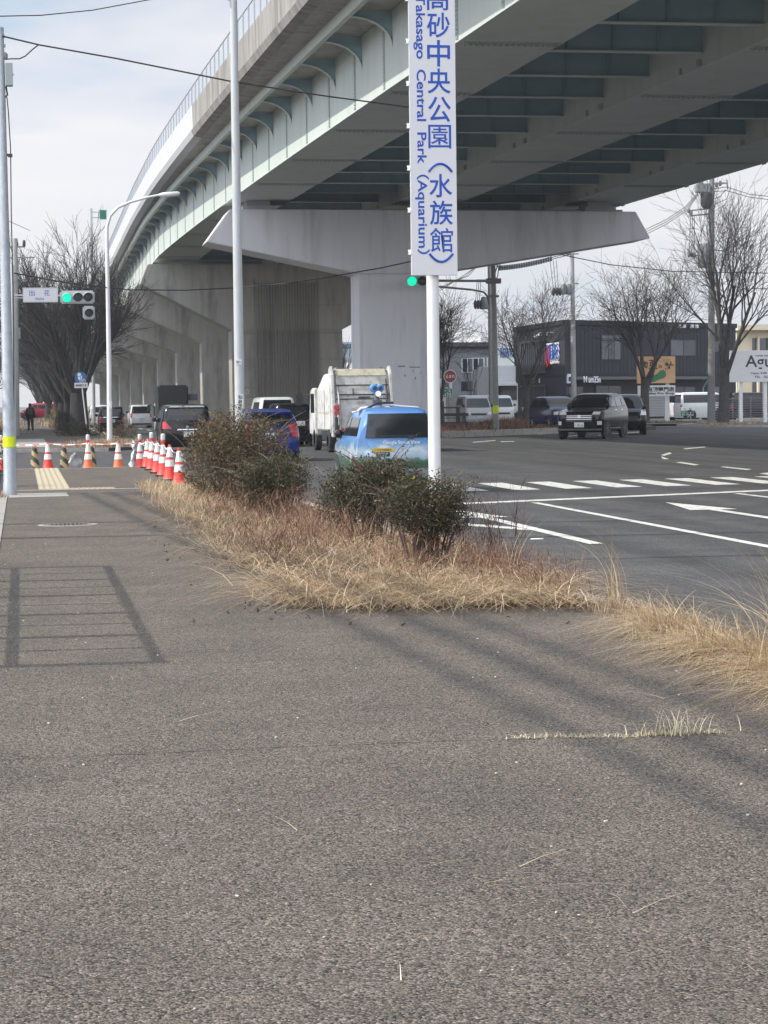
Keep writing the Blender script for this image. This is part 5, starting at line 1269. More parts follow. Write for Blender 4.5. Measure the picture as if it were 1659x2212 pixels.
# cream building at the right edge
Y = 190
xa, xb = xu(1592, Y), xu(1592, Y) + 22
cr = thing('cream_building', 'cream two storey building with tall window fins at the right edge', 'building', (xa, Y, 0)); M_cream = mat('cream_wall', (.70, .62, .45), .8, var=.04, vscale=1)
h = gy(1625, 685, Y).z; h2 = gy(1625, 714, Y).z
MB().bb(0, 22, 0, 14, 0, h2).build('wall', M_cream, cr)
MB().prism([(-.3, -1.2, h2 + .003), (22, -1.2, h2 + .003), (22, -1.2, h), (-.3, -1.2, h - .8)], (0, 15, 0)).build('roof', M_cream, cr)
fn = MB()
for i in range(12): fn.bb(1.9 + i * 1.1, 2.05 + i * 1.1, -.5, -.003, 1.0, h2 - .6)
fn.build('window_fin', M_cream, cr)
for z0_, z1_ in ((h2 * .57, h2 - .7), (.8, h2 * .48)): MB().bb(1.5, 15, -.06, -.003, z0_, z1_).build('window', M_win, cr)

# boards by the road on the right
def board_on_posts(name, label, u0, u1, v0, v1, Y, posts, m, group=None):
    x0, x1 = xu(u0, Y, v0), xu(u1, Y, v0); z1 = gy((u0 + u1) / 2, v0, Y).z; z0 = gy((u0 + u1) / 2, v1, Y).z
    t = thing(name, label, 'sign', ((x0 + x1) / 2, Y, 0)); w = (x1 - x0) / 2
    bo = MB().bb(-w, w, -.12, .0, z0, z1).build('board', m, t, bevel=.01)
    for u in posts:
        MB().bb(xu(u, Y) - (x0 + x1) / 2 - .11, xu(u, Y) - (x0 + x1) / 2 + .11, .002, .2, -.1, z1 - .05).build('post', M_wpole, t)
    return t, bo, w, z0, z1
t, bo, w, z0, z1 = board_on_posts('hair_salon_sign', 'large white hair salon board with black serif lettering on two white posts', 1575, 1692, 757, 825, 129, (1601, 1654), M_sign)
z = z0 + (z1 - z0) * .62; hgt = z1 - z0
serif = text('lettering', 'Agu', 1.2, M_trim, bo, (-w + (1637 - 1575) / 117 * 2 * w, -.124, z - .04), width=1.75, height=.98, off=.016)
text('lettering', 'HAIR SALON', .12, M_trim, bo, (-w + (1652 - 1575) / 117 * 2 * w, -.124, z0 + hgt * .83), width=1.3, height=.10, off=.004)
text('lettering', 'Open 9:00 ~ 19:00', .2, M_trim, bo, (-w + (1651 - 1575) / 117 * 2 * w, -.124, z0 + hgt * .27), width=1.9, height=.16, off=.004)
text('lettering', 'TEL . 022-786', .2, M_trim, bo, (-w + (1652 - 1575) / 117 * 2 * w, -.124, z0 + hgt * .16), width=1.5, height=.14, off=.004)
t, bo, w, z0, z1 = board_on_posts('cafe_sign', 'orange cafe board with a green lizard, above the reptile shop board', 1375, 1457.5, 770, 828, 138, (1390, 1443), mat('board_orange', (.68, .40, .23), .6, var=.12, vscale=1.2, dirt=(.60, .45, .25), dscale=.9, damt=.6))
U = lambda u: -w + (u - 1375) / 82.5 * 2 * w
Z = lambda v: z0 + (828 - v) / 58 * (z1 - z0)
M_brn = mat('board_brown', (.07, .045, .035), .7); M_olive = mat('board_olive', (.42, .36, .12), .7); M_liz = mat('lizard_green', (.06, .22, .09), .6)
text('lettering', 'Cafe', .4, M_olive, bo, (U(1434), -.124, Z(777)), width=.85, height=.28, off=.01)
text('lettering', '亜', .5, M_brn, bo, (U(1410), -.124, Z(787)), width=.6, height=.62, off=.015); text('lettering', 'の', .2, M_brn, bo, (U(1425), -.124, Z(792)), width=.24, height=.2, off=.008); text('lettering', '杜', .5, M_brn, bo, (U(1444), -.124, Z(791)), width=.66, height=.60, off=.018)
text('lettering', '爬', .4, M_brn, bo, (U(1391), -.124, Z(788)), width=.5, height=.5, off=.01)
lz = [(1404, 826), (1407, 814), (1414, 809), (1420, 806), (1424, 801), (1432, 799), (1437, 804), (1437.5, 812), (1433, 817), (1426, 819), (1418, 822), (1412, 825)]
MB().prism([(U(u), -.126, Z(v)) for u, v in lz], (0, .02, 0)).build('painted_lizard', M_liz, bo)
MB().lathe([(.05, 0), (.03, .01)], (U(1418), -.136, Z(811)), 10, axis='Y').build('painted_eye', M_brn, bo)
MB().prism([(U(1408), -.126, Z(782)), (U(1413), -.126, Z(782)), (U(1411), -.126, Z(775))], (0, .012, 0)).build('painted_flame', M_lred, bo)
t, bo, w, z0, z1 = board_on_posts('reptile_shop_sign', 'white board with bold black shop lettering, below the orange cafe board', 1377, 1457.5, 832.5, 855.5, 137.6, (1394, 1440), M_plate)
text('lettering', '爬虫類専門店', .4, M_trim, bo, (U(1419), -.124, z0 + (z1 - z0) * .62), width=w * 1.75, height=.32, off=.014)
text('lettering', 'Reptiles Pro Shop', .25, M_trim, bo, (U(1419), -.124, z0 + (z1 - z0) * .22), width=w * 1.75, height=.20, off=.008)
t, bo, w, z0, z1 = board_on_posts('billboard', 'pale blue billboard with dark lettering, seen in the gap between the piers', 700, 786, 739, 783, 215, (720, 770), mat('billboard_pale', (.60, .66, .72), .6))
text('lettering', 'mens next', 1.0, mat('billboard_teal', (.03, .14, .17), .6), bo, (w * .35, -.124, z0 + (z1 - z0) * .82), width=w * 1.1, height=.62, off=.03)
t, bo, w, z0, z1 = board_on_posts('green_white_sign', 'white and green rental board right of the white sign pipe', 938, 976, 818, 858, 150, (960,), M_plate)
MB().bb(-w + .02, w - .02, -.13, -.1195, z0 + .02, z0 + (z1 - z0) * .47).build('green_panel', mat('panel_green', (.03, .20, .10), .6), bo)
text('lettering', 'ク', .5, M_trim, bo, (w * .35, -.124, z0 + (z1 - z0) * .85), width=.45, height=.33, off=.012); text('lettering', '典', .5, M_trim, bo, (w * .35, -.124, z0 + (z1 - z0) * .62), width=.45, height=.38, off=.015)
text('lettering', 'リース', .3, M_plate, bo, (w * .15, -.135, z0 + (z1 - z0) * .34), width=.9, height=.26, off=.006); text('lettering', '66-6170', .3, M_plate, bo, (0, -.135, z0 + (z1 - z0) * .13), width=1.1, height=.26, off=.006)
Y = 135; O = Vector((xu(970, Y), Y, 0)); ns = thing('round_red_sign', 'round red and white prohibition sign on a thin post left of the kei van', 'sign', O)
MB().tube([(0, 0, -.1), (0, 0, gy(970, 800, Y).z)], .035, 8).build('pole', M_cgrey, ns)
c_ = gy(972, 813, Y) - O; dd = MB().lathe([(.38, -.02), (.38, .02)], (c_.x, -.06, c_.z), 28, axis='Y').build('disc', mat('sign_red', (.30, .055, .06), .6), ns)
MB().lathe([(.43, -.01), (.43, .01)], (c_.x, -.03, c_.z), 28, axis='Y').build('rim', M_plate, dd)
text('lettering', '止まれ', .25, M_plate, dd, (c_.x, -.10, c_.z), width=.62, height=.22, off=.006)

# louvred fence and blue tarp below the salon board
Y = 137; xa, xb = xu(1545, Y), xu(1700, Y)
lf_ = thing('louvred_fence', 'grey louvred fence with horizontal slats under the hair salon board', 'fence', ((xa + xb) / 2, Y, 0)); w = (xb - xa) / 2
b = MB()
for i in range(9): b.box((0, 0, .25 + i * .155), (2 * w, .02, .085), rx=.5)
b.build('slat', mat('fence_grey', (.20, .20, .22), .5, .3), lf_)
for i in range(5): MB().bb(-w + i * w / 2 - .03, -w + i * w / 2 + .03, .04, .10, 0, 1.6).build('post', M_cgrey, lf_)
tp = gz(1592, 906, 0); r_ = random.Random(5); n = 10; vs = []
for i in range(n + 1):
    for j in range(n + 1):
        a, c = i / n - .5, j / n - .5; d = max(0, 1 - (a * a + c * c) * 4); vs.append((a * 1.5, c * 1.0, .02 + .38 * d ** .6 + .05 * r_.random() * d))
o = MB().add(vs, [(i * (n + 1) + j, (i + 1) * (n + 1) + j, (i + 1) * (n + 1) + j + 1, i * (n + 1) + j + 1) for i in range(n) for j in range(n)]).build('blue_tarp', mat('tarp_blue', (.015, .06, .22), .6), None, smooth=30); o.location = tp; tag(o, 'blue tarp heaped at the foot of a salon board post', 'tarp')
for i, u in enumerate((1618, 1490, 1640)):
    o = MB().bb(-.9, .9, -.1, .1, 0, .14).build('wheel_stop', M_kerb, None, bevel=.03); o.location = gz(u, (908, 910, 907)[i], 0); tag(o, ('pale concrete wheel stop right of the blue tarp', 'pale concrete wheel stop before the plain delivery vans', 'pale concrete wheel stop at the picture edge under the salon board')[i], 'wheel stop', 'concrete wheel stops')
# steel stand and clutter left of the kei van
Y = 126; O = Vector((xu(972, Y), Y, 0.1)); wb = thing('steel_stand', 'dark steel workbench beside the round red sign', 'workbench', O)
MB().bb(-.6, .6, -.3, .3, 1.05, 1.15).build('top', M_dark, wb)
for sx_ in (-.5, .5):
    for sy_ in (-.25, .25): MB().bb(sx_ - .05, sx_ + .05, sy_ - .05, sy_ + .05, -.1, 1.05).build('leg', M_dark, wb)
MB().bb(-.55, .55, -.28, .28, .45, .5).build('shelf', M_dark, wb)
Y = 99.7; gr_ = thing('guard_rail', 'dark guard rail beside the steel pier behind the white sign pipe', 'guard rail', (xu(925, Y), Y + 3, .05))
MB().bb(-2.2, 2.6, -.03, .03, .8, .95).bb(-2.2, 2.6, -.03, .03, .45, .52).build('rail', M_dark, gr_)
for x in (-2.0, .2, 2.4): MB().tube([(x, .07, -.1), (x, .07, 1.0)], .04, 8).build('post', M_dark, gr_)

# ------------------------------------------------------------------ utility poles and overhead lines
def upole(name, label, ub, Y, utop, vtop, r, m, base_z=0.0):
    O = Vector((xu(ub, Y), Y, base_z)); t = thing(name, label, 'utility pole', O)
    tp = gy(utop, vtop, Y) - O
    MB().tube([(0, 0, -.2), tp], [r, r * .62], 14).build('pole', m, t, smooth=40)
    return t, O, (lambda u, v: gy(u, v, Y) - O)
t, O, Q = upole('utility_pole', 'tall concrete utility pole crowded with transformers among the right hand trees', 1536, 131, 1538, 380, .25, M_cpole2)
b = MB().tube([Q(1504, 399), Q(1572, 395)], .06, 6).tube([Q(1570, 388), Q(1572, 408)], .05, 6).tube([Q(1489, 455), Q(1536, 450)], .055, 6).tube([Q(1490, 466), Q(1536, 462)], .055, 6).tube([Q(1485, 552), Q(1515, 552)], .05, 6).tube([Q(1540, 540), Q(1562, 542)], .05, 6).tube([Q(1515, 617), Q(1536, 614)], .05, 6); b.build('crossarm', M_cgrey, t)
MB().bb(-.5, .45, -.25, .25, -.25, .25).build('switch_box', M_cgrey, t, bevel=.05).location = Q(1519, 408)
MB().lathe([(.25, -.5), (.38, -.3), (.38, .4), (.25, .5)], n=14).build('transformer', M_dark, t, smooth=40).location = Q(1526, 432)
MB().lathe([(.36, -.75), (.41, -.65), (.41, .65), (.33, .78)], n=16).build('transformer', M_cgrey, t, smooth=40).location = Q(1521, 553)
for p in ((1510, 397), (1516, 396), (1548, 400), (1556, 397), (1487, 455), (1493, 460), (1488, 551), (1495, 551), (1500, 551)): MB().lathe([(.05, -.15), (.11, -.05), (.11, .1), (.05, .2)], n=10).build('insulator', M_cgrey, t, smooth=50).location = Q(*p)
for i in range(14): MB().tube([Q(1528, 470 + i * 9), Q(1531 + 4, 470 + i * 9)], .02, 4).build('step_bolt', M_cgrey, t)
for i in range(3): MB().tube([Q(1492 + i * 4, 467), Q(1489 + i * 5, 552)], .022, 5).build('cable', M_wire, t)
for pts in ([(1504, 400), (1512, 420), (1526, 428)], [(1540, 430), (1555, 425), (1568, 410)], [(1545, 440), (1570, 430), (1578, 405)]): MB().tube([Q(*p) for p in pts], .022, 5).build('cable', M_wire, t)
t2, O2, Q2 = upole('utility_pole', 'slim concrete utility pole with a transformer in front of the dark shop', 1240, 152, 1236, 546, .22, M_cpole)
b = MB().tube([Q2(1222, 549), Q2(1250, 548)], .06, 6).tube([Q2(1196, 628), Q2(1238, 628)], .05, 6).tube([Q2(1236, 612), Q2(1250, 613)], .05, 6); b.build('crossarm', M_cgrey, t2)
for u in (1217, 1228): MB().lathe([(.18, -.38), (.21, -.33), (.21, .3), (.16, .38)], n=14).build('transformer', M_cgrey, t2, smooth=40).location = Q2(u, 625)
for i, u in enumerate((1196, 1203, 1210)):
    MB().lathe([(.06, -.3), (.13, -.1), (.13, .15), (.05, .3)], n=10).build('insulator', M_dark, t2, smooth=50).location = Q2(u, 630)
    MB().tube([Q2(1188 + i * 7, 562), Q2(1196 + i * 5, 628)], .02, 5).build('cable', M_wire, t2)
t3, O3, Q3 = upole('utility_pole', 'dark utility pole directly behind the grey median signal pole', 1061, 140, 1056, 540, .15, M_cgrey)
MB().tube([Q3(1025, 655), Q3(1060, 655)], .05, 6).tube([Q3(1030, 605), Q3(1060, 605)], .05, 6).build('crossarm', M_cgrey, t3)
MB().lathe([(.22, -.4), (.26, -.33), (.26, .33), (.2, .42)], n=14).build('transformer', M_cgrey, t3, smooth=40).location = Q3(1047, 655)
for i in range(3):
    MB().tube([Q3(1031 + i * 4, 606), Q3(1027 + i * 4, 655)], .02, 5).build('cable', M_wire, t3); MB().lathe([(.06, -.3), (.12, -.1), (.12, .15), (.05, .3)], n=10).build('insulator', M_dark, t3, smooth=50).location = Q3(1027 + i * 6, 658)
t4, O4, Q4 = upole('utility_pole', 'thin distant utility pole just right of the white sign pipe', 951, 170, 949, 690, .2, M_cgrey)
MB().tube([Q4(944, 700), Q4(958, 700)], .06, 6).build('crossarm', M_cgrey, t4)
t5, O5, Q5 = upole('utility_pole', 'far utility pole with crossarms, peeping out behind the galvanised pole', 34, 118, 33, 515, .2, M_cpole)
MB().tube([Q5(20, 533), Q5(54, 533)], .05, 6).tube([Q5(20, 557), Q5(75, 556)], .04, 6).build('crossarm', M_cgrey, t5)
for u in (36, 52): MB().lathe([(.04, -.1), (.09, 0), (.06, .28)], n=10).build('insulator', M_dark, t5, smooth=50).location = Q5(u, 530)
MB().box(Q5(34, 720), (.5, .3, .6)).build('junction_box', M_cgrey, t5)
t6, O6, Q6 = upole('utility_pole', 'thin pale pole rising by the verge behind the walking person', 38, 215, 37, 690, .15, M_wpole)
MB().tube([Q6(37, 700), Q6(45, 702)], .05, 6).build('crossarm', M_cgrey, t6)

def wire(label, pts, r=.02, sag=0.0):
    P_ = []
    for i in range(len(pts) - 1):
        n = 10
        for q in range(n):
            f = q / n; p = Vector(pts[i]).lerp(Vector(pts[i + 1]), f); p.z -= sag * 4 * f * (1 - f); P_.append(p)
    P_.append(Vector(pts[-1]))
    o = MB().tube(P_, r, 6).build('overhead_wire', M_wire, None, smooth=60); return tag(o, label, 'overhead wire', 'overhead wires')
wire('thick black cable from the galvanised pole across the road in front of the viaduct', [gy(5, 78, 38.9), gy(85, 97, 39), gy(250, 126, 39.2), gy(500, 176, 39.6), gy(700, 207, 40), gy(880, 231, 40.4), gy(1000, 240, 40.8)], .015)
o = wire('black cable loop hanging from the main cable beside the galvanised pole', [gy(12, 128, 38.9), gy(25, 127, 38.9), gy(42, 127, 38.9), gy(55, 121, 38.9), gy(70, 107, 38.95), gy(83, 97, 39)], .012)
wire('thin wire crossing the sky in the top left corner', [gy(-60, 33, 45), gy(0, 35, 45), gy(90, 33, 46), gy(200, 22, 47), gy(330, -2, 48)], .012)
wire('thin pale wire slanting behind the galvanised pole towards the zelkova', [gy(20, 478, 90), gy(65, 498, 110)], .012)
wire('dark cable passing before the concrete piers at mid height', [gy(30, 590, 78.5), gy(150, 612, 84), gy(275, 626, 90), gy(400, 627, 96), gy(505, 622, 100), gy(620, 612, 95.5), gy(700, 600, 95.6), gy(822, 579, 95.8), gy(900, 562, 96), gy(985, 538, 100), gy(1060, 512, gq.y)], .028)
wire('black cable sagging right from the median signal pole past the trees', [gq + Vector(Qm) for Qm in [gy(1068, 509, gq.y) - gq, gy(1115, 520, gq.y) - gq, gy(1206, 549, gq.y) - gq, gy(1320, 572, gq.y) - gq, gy(1450, 586, gq.y) - gq, gy(1659, 590, gq.y) - gq, gy(1720, 585, gq.y) - gq]], .024)
for i, lab in enumerate(('upper spaced line running under the pier arm between two utility poles', 'lower spaced line running under the pier arm between two utility poles')):
    wire(lab, [gy(1058, 556 + i * 8, 140), gy(1085, 577 + i * 3, 142), gy(1130, 573 + i * 3, 146), gy(1180, 559 + i * 4, 149), gy(1232, 546 + i * 4, 152)], .03)
spaced = [o_ for o_ in col.objects if o_.get('label', '').startswith('lower spaced')][0]
for i in range(22):
    f = i / 21; u = 1080 + 110 * f; v = 579 - 8 * f - 12 * f * f; MB().box(gy(u, v, 142 + 8 * f), (.13, .1, .34)).build('spacer', M_dark, spaced)
for i, lab in enumerate(('first line from the pier arm up to the crowded utility pole', 'second line from the pier arm up to the crowded utility pole', 'third line from the pier arm up to the crowded utility pole')):
    wire(lab, [gy(1390 + 3 * i, 498 + 4 * i, 150), gy(1440, 474 + 5 * i, 143), gy(1480, 447 + 5 * i, 137), gy(1508, 416 + 3 * i, 131)], .022)
for i, lab in enumerate(('upper line leaving the crowded utility pole to the right', 'lower line leaving the crowded utility pole to the right')):
    wire(lab, [gy(1540, 408 + i * 6, 131), gy(1570, 404 + i * 8, 131), gy(1620, 420 + i * 6, 128), gy(1700, 428 + i * 8, 124)], .022)
for i, lab in enumerate(('left most of the lines dropping left behind the white sign pipe', 'middle of the lines dropping left behind the white sign pipe', 'right most of the lines dropping left behind the white sign pipe')):
    wire(lab, [gy(1056, 556 - 4 * i, 140), gy(1000 + 6 * i, 596, 150), gy(950, 628 - 4 * i, 165)], .02)

# pipe fence and poles just outside the picture, left of the pavement, that throw the ladder and bar shadows
fx_ = -1.35; tn = math.tan(SUN_EL); 
hx = lambda sx_: (sx_ - fx_) / math.cos(SUN_BACK) * tn
pf = thing('pipe_fence', 'open metal pipe fence beside the pavement throwing a ladder like shadow', 'fence', (fx_, 0, 0))
off = (0.0 - fx_) * math.tan(SUN_BACK)
y0_, y1_ = 13.25, 21.35
for sx_, yo in ((-.09, .21), (.81, .32)):
    b = MB()
    dy = (sx_ - fx_) * math.tan(SUN_BACK)
    b.bb(-.018, .018, y0_ - dy, y1_ - dy, hx(sx_) - .022, hx(sx_) + .022); b.build('rail', M_dark, pf)
for i in range(11):
    b = MB(); wy_ = .075 if i in (0, 10) else (.07 if i % 2 == 0 else .035); y = y0_ + (y1_ - y0_) * i / 10 - (.4 - fx_) * math.tan(SUN_BACK)
    b.bb(-.012, .012, y - wy_, y + wy_, -.1, hx(.86)).build('baluster', M_dark, pf)

for Yp, xp, lab in ((26.4, -5.0, 'concrete pole outside the left picture edge, nearer one'), (29.6, -6.0, 'concrete pole outside the left picture edge, farther one')):
    o = MB().tube([(0, 0, -.1), (0, 0, 12.5)], [.15, .10], 14).build('roadside_pole', M_cpole, None, smooth=40); o.location = (xp, Yp, 0); tag(o, lab, 'utility pole')
for i, (za_, dx_, lab) in enumerate(((10.6, -.03, 'thick bundled cable along the street left of the picture, outer'), (11.0, .46, 'thick bundled cable along the street left of the picture, middle'), (11.4, .92, 'thick bundled cable along the street left of the picture, inner'))):
    sh = za_ / tn * math.cos(SUN_BACK); cx_ = lambda Yc: 2.31 + dx_ - .05 * (Yc + sh * math.tan(SUN_BACK) - 15.7) - sh
    o = MB().tube([(cx_(y_), y_, za_) for y_ in (-8, 4, 16, 40)], .052 + .012 * (i == 1), 8).build('overhead_wire', M_wire); tag(o, lab, 'overhead wire', 'overhead wires')

# ------------------------------------------------------------------ trees: bare zelkovas
M_bark = mat('bark_dark', (0.040, 0.036, 0.034), 0.95, var=.3, vscale=6, dirt=(.08, .075, .07), dscale=4, damt=.6, bump=.5, bscale=14)
M_twig = mat('twig_dark', (0.052, 0.044, 0.040), 0.9)
M_bark2 = mat('bark_mid', (0.060, 0.055, 0.052), 0.95, var=.3, vscale=5, dirt=(.11, .105, .10), dscale=3, damt=.6, bump=.5, bscale=14)
def zelkova(name, label, loc, H, spread, seed, trunk_r, trunk_h, limbs, bark=M_bark, lv=(5, 4, 4, 3), rmin=.010, open_=1.0, group='bare street trees', lean=0.0, lthin=1.0, wide=1.0, f1=.42):
    r_ = random.Random(seed); T_, C_ = MB(), MB()
    def seg(b, p, d, L, r0, r1, n, up, wob, sides):
        pts, rs = [p.copy()], [r0]; q = p.copy(); d = d.copy()
        for i in range(n):
            d = (d + Vector((r_.gauss(0, wob), r_.gauss(0, wob), r_.gauss(0, wob) + up))).normalized()
            q = q + d * (L / n); pts.append(q.copy()); rs.append(r0 + (r1 - r0) * (i + 1) / n)
        b.tube(pts, rs, sides, caps=False); return pts, rs, d
    def rec(p, d, L, r, level):
        last = level == len(lv) + 1
        pts, rs, de = seg(T_ if level <= 2 else C_, p, d, L, r, max(rmin * .6, r * (.45 if not last else .5)), 4 if level < 3 else 3, .05 if level < 3 else .015, .07 if level < 3 else .10, 8 if level == 1 else (5 if level == 2 else 3))
        if last: return
        n = lv[level - 1]
        for i in range(n):
            f = .30 + .70 * (i + r_.random() * .6) / n if level > 1 else f1 + (1 - f1) * (i + .5) / n
            f = min(f, .999); k = min(int(f * (len(pts) - 1)), len(pts) - 2); g_ = f * (len(pts) - 1) - k
            bp = pts[k].lerp(pts[k + 1], g_); br = rs[k] + (rs[k + 1] - rs[k]) * g_
            dd = (pts[k + 1] - pts[k]).normalized(); ax = dd.orthogonal().normalized()
            ax = Matrix.Rotation(r_.uniform(0, 6.283), 3, dd) @ ax
            ang = r_.uniform(.28, .62) * (open_ if level < 2 else open_ * wide) if i < n - 1 else r_.uniform(.05, .2)
            nd = (Matrix.Rotation(ang, 3, ax) @ dd).normalized(); nd.z += .06; nd.normalize()
            rec(bp, nd, L * r_.uniform(.50, .72), max(rmin, br * r_.uniform(.50, .68)), level + 1)
    base = Vector((0, 0, -.1)); tp = Vector((lean, 0, trunk_h))
    T_.tube([base, Vector((0, 0, .25)), base.lerp(tp, .6), tp], [trunk_r * 1.45, trunk_r * 1.08, trunk_r * .95, trunk_r * .85], 12, caps=False)
    for i in range(limbs):
        a = 6.283 * (i + r_.random() * .5) / limbs; tilt = r_.uniform(.16, .62) * spread
        d = Vector((math.cos(a) * math.sin(tilt), math.sin(a) * math.sin(tilt), math.cos(tilt)))
        z = tp * r_.uniform(.72, .98)
        rec(z + Vector((d.x, d.y, 0)) * trunk_r * .3, d, (H - trunk_h) * r_.uniform(.50, .66), trunk_r * lthin * r_.uniform(.42, .60), 1)
    t = thing(name, label, 'tree', loc, 0, group)
    T_.build('trunk', bark, t, smooth=60, recalc=False); C_.build('crown', M_twig, t, recalc=False)
    return t
b0 = Vector((xu(171, 121, 930), 121, 0))
z1 = zelkova('zelkova_tree', 'largest bare zelkova with a thick fluted trunk behind the blue path sign', b0, 9.9, 1.2, 11, .52, 2.3, 9, lv=(6, 5, 4, 4), rmin=.0115, lthin=.72)
b0 = Vector((xu(147, 129, 930), 129, 0))
z2 = zelkova('zelkova_tree', 'bare zelkova with a slimmer trunk pressed just left of the largest one', b0, 9.2, 1.15, 23, .26, 1.8, 5, lv=(5, 4, 4, 4), rmin=.012)
pz = zelkova('zelkova_tree', 'second bare zelkova of the receding row behind the largest one', (2.7, 142, 0), 9.2, 1.25, 31, .33, 2.0, 8, lv=(5, 4, 4, 3), rmin=.016)
nth2 = ['third', 'fourth', 'fifth', 'sixth', 'seventh', 'eighth', 'ninth', 'tenth', 'eleventh']
for i, Y in enumerate((160, 176, 194, 212, 232, 268, 300, 340, 385)):
    c = copy_tree(pz if i % 2 else z2); c.location = (2.6 + .3 * (i % 3), Y, 0); c.rotation_euler.z = i * 1.3; s_ = 1.0 + .06 * (i % 3); c.scale = (s_, s_, s_)
    c['label'] = '%s bare zelkova counted back along the receding pavement row' % nth2[i]
for i, Y in enumerate((150, 190, 240)):
    c = copy_tree(pz); c.location = (-4.2, Y, 0); c.rotation_euler.z = 2 + i; c.scale = (.8, .8, .8)
    c['label'] = ('bare tree on the left of the far pavement, nearest', 'bare tree on the left of the far pavement, in the middle', 'bare tree on the left of the far pavement, farthest')[i]
# right side trees
def base_at(u, Y): return Vector((xu(u, Y, 900), Y, 0))
zelkova('zelkova_tree', 'bare tree with several rising limbs at the right picture edge beside the utility pole', base_at(1563, 123.5), 14.0, .95, 42, .33, 3.4, 4, M_bark2, lv=(6, 5, 4, 3), rmin=.011, lean=.1, wide=1.35, f1=.3)
zelkova('zelkova_tree', 'bare wide spreading tree whose trunk hides part of the orange cafe board', base_at(1393, 134), 10.6, 1.15, 57, .30, 2.9, 5, M_bark2, lv=(6, 5, 4, 3), rmin=.0105, open_=1.25, wide=1.4, f1=.45, lthin=.9)
zelkova('zelkova_tree', 'bare tree standing before the slatted side wall of the dark shop', base_at(1138, 150), 9.3, 1.2, 64, .26, 2.6, 4, M_bark2, lv=(6, 5, 4, 3), rmin=.0115, open_=1.25, wide=1.4, f1=.5, lthin=.85)
zelkova('zelkova_tree', 'bare tree leaning out right of the white sign pipe', base_at(953, 143), 8.2, 1.2, 78, .24, 1.6, 5, M_bark2, lv=(6, 5, 4, 3), rmin=.0115, open_=1.15, wide=1.3, f1=.4, lthin=.85)
zelkova('sapling', 'thin bare sapling before the rough stone wall panel', base_at(1018, 165), 5.2, .9, 81, .08, 1.4, 4, M_bark2, lv=(3, 3, 3), rmin=.010)
zelkova('zelkova_tree', 'bare tree seen in the gap between the two nearest piers', base_at(752, 200), 8.0, 1.2, 84, .22, 1.6, 6, M_bark2, lv=(4, 4, 3, 3), rmin=.016)

# left side building row that shades the far pavement
lb = thing('left_house', 'plain dark house wall beyond the galvanised pole on the left', 'house', (-11, 96, 0))
MB().bb(-7, 6.6, 0, 55, 0, 6.6).build('wall', M_bdk2, lb); MB().bb(-7.3, 6.9, -.3, 55.3, 6.601, 6.85).build('roof', M_bdark, lb)
for i in range(6): MB().bb(6.601, 6.64, 3 + i * 8, 5.4 + i * 8, 1.0, 2.4).build('window', M_win, lb)
lb = thing('left_house', 'grey house far down on the left of the street', 'house', (-9, 230, 0))
MB().bb(-7, 5, 0, 30, 0, 6).build('wall', M_ogrey, lb); MB().prism([(-7.4, -.4, 6.001), (5.4, -.4, 6.001), (-1, -.4, 8)], (0, 30.8, 0)).build('roof', M_bdark, lb)
lb = thing('roadside_house', 'small pale house seen far away between the viaduct piers', 'house', (xu(301, 400), 400, 0))
MB().bb(-5, 5, 0, 8, 0, 4.5).build('wall', M_hwhite, lb); MB().prism([(-5.4, -.4, 4.501), (5.4, -.4, 4.501), (0, -.4, 7)], (0, 8.8, 0)).build('roof', mat('roof_brown', (.16, .09, .06), .8), lb)

# ------------------------------------------------------------------ shrubs
M_leaf = ramp_mat('shrub_leaf', [(0, (.022, .028, .014)), (.40, (.046, .054, .026)), (.70, (.082, .080, .040)), (.88, (.13, .098, .055)), (1, (.17, .10, .06))], .45, .15)
M_leafb = ramp_mat('shrub_leaf_bronze', [(0, (.042, .044, .020)), (.30, (.080, .074, .034)), (.60, (.125, .088, .046)), (.85, (.17, .098, .055)), (1, (.23, .165, .095))], .5, .15)
M_leafb2 = ramp_mat('shrub_leaf_olive', [(0, (.032, .040, .018)), (.4, (.060, .068, .030)), (.7, (.092, .085, .040)), (.9, (.125, .085, .045)), (1, (.16, .10, .06))], .5, .15)
M_stem = mat('shrub_stem', (.075, .055, .042), .9, var=.3, vscale=30)
M_stemp = mat('shrub_stem_pale', (.24, .20, .15), .9, var=.2, vscale=30)
def leaves(n, blobs, size, seed, mat_, parent, name='foliage', shell=.55):
    g = np.random.default_rng(seed)
    w = np.array([b[1][0] * b[1][1] * b[1][2] for b in blobs]) ** .8; w /= w.sum()
    k = g.choice(len(blobs), n, p=w)
    c = np.array([b[0] for b in blobs])[k]; e = np.array([b[1] for b in blobs])[k]
    d = g.normal(size=(n, 3)); d /= np.linalg.norm(d, axis=1)[:, None]
    rad = g.random(n) ** (1 / 3) ; rad = shell + (1 - shell) * rad + np.abs(g.normal(0, .07, n)) * (g.random(n) < .35)
    lump = 1 + .16 * np.sin(d[:, 0] * 7 + k) * np.cos(d[:, 1] * 6 - k) + .10 * np.sin(d[:, 2] * 13 + d[:, 0] * 9)
    p = c + d * e * (rad * lump)[:, None]
    p[:, 2] = np.maximum(p[:, 2], .05)
    return leaf_mesh(p, g, size, mat_, parent, name)
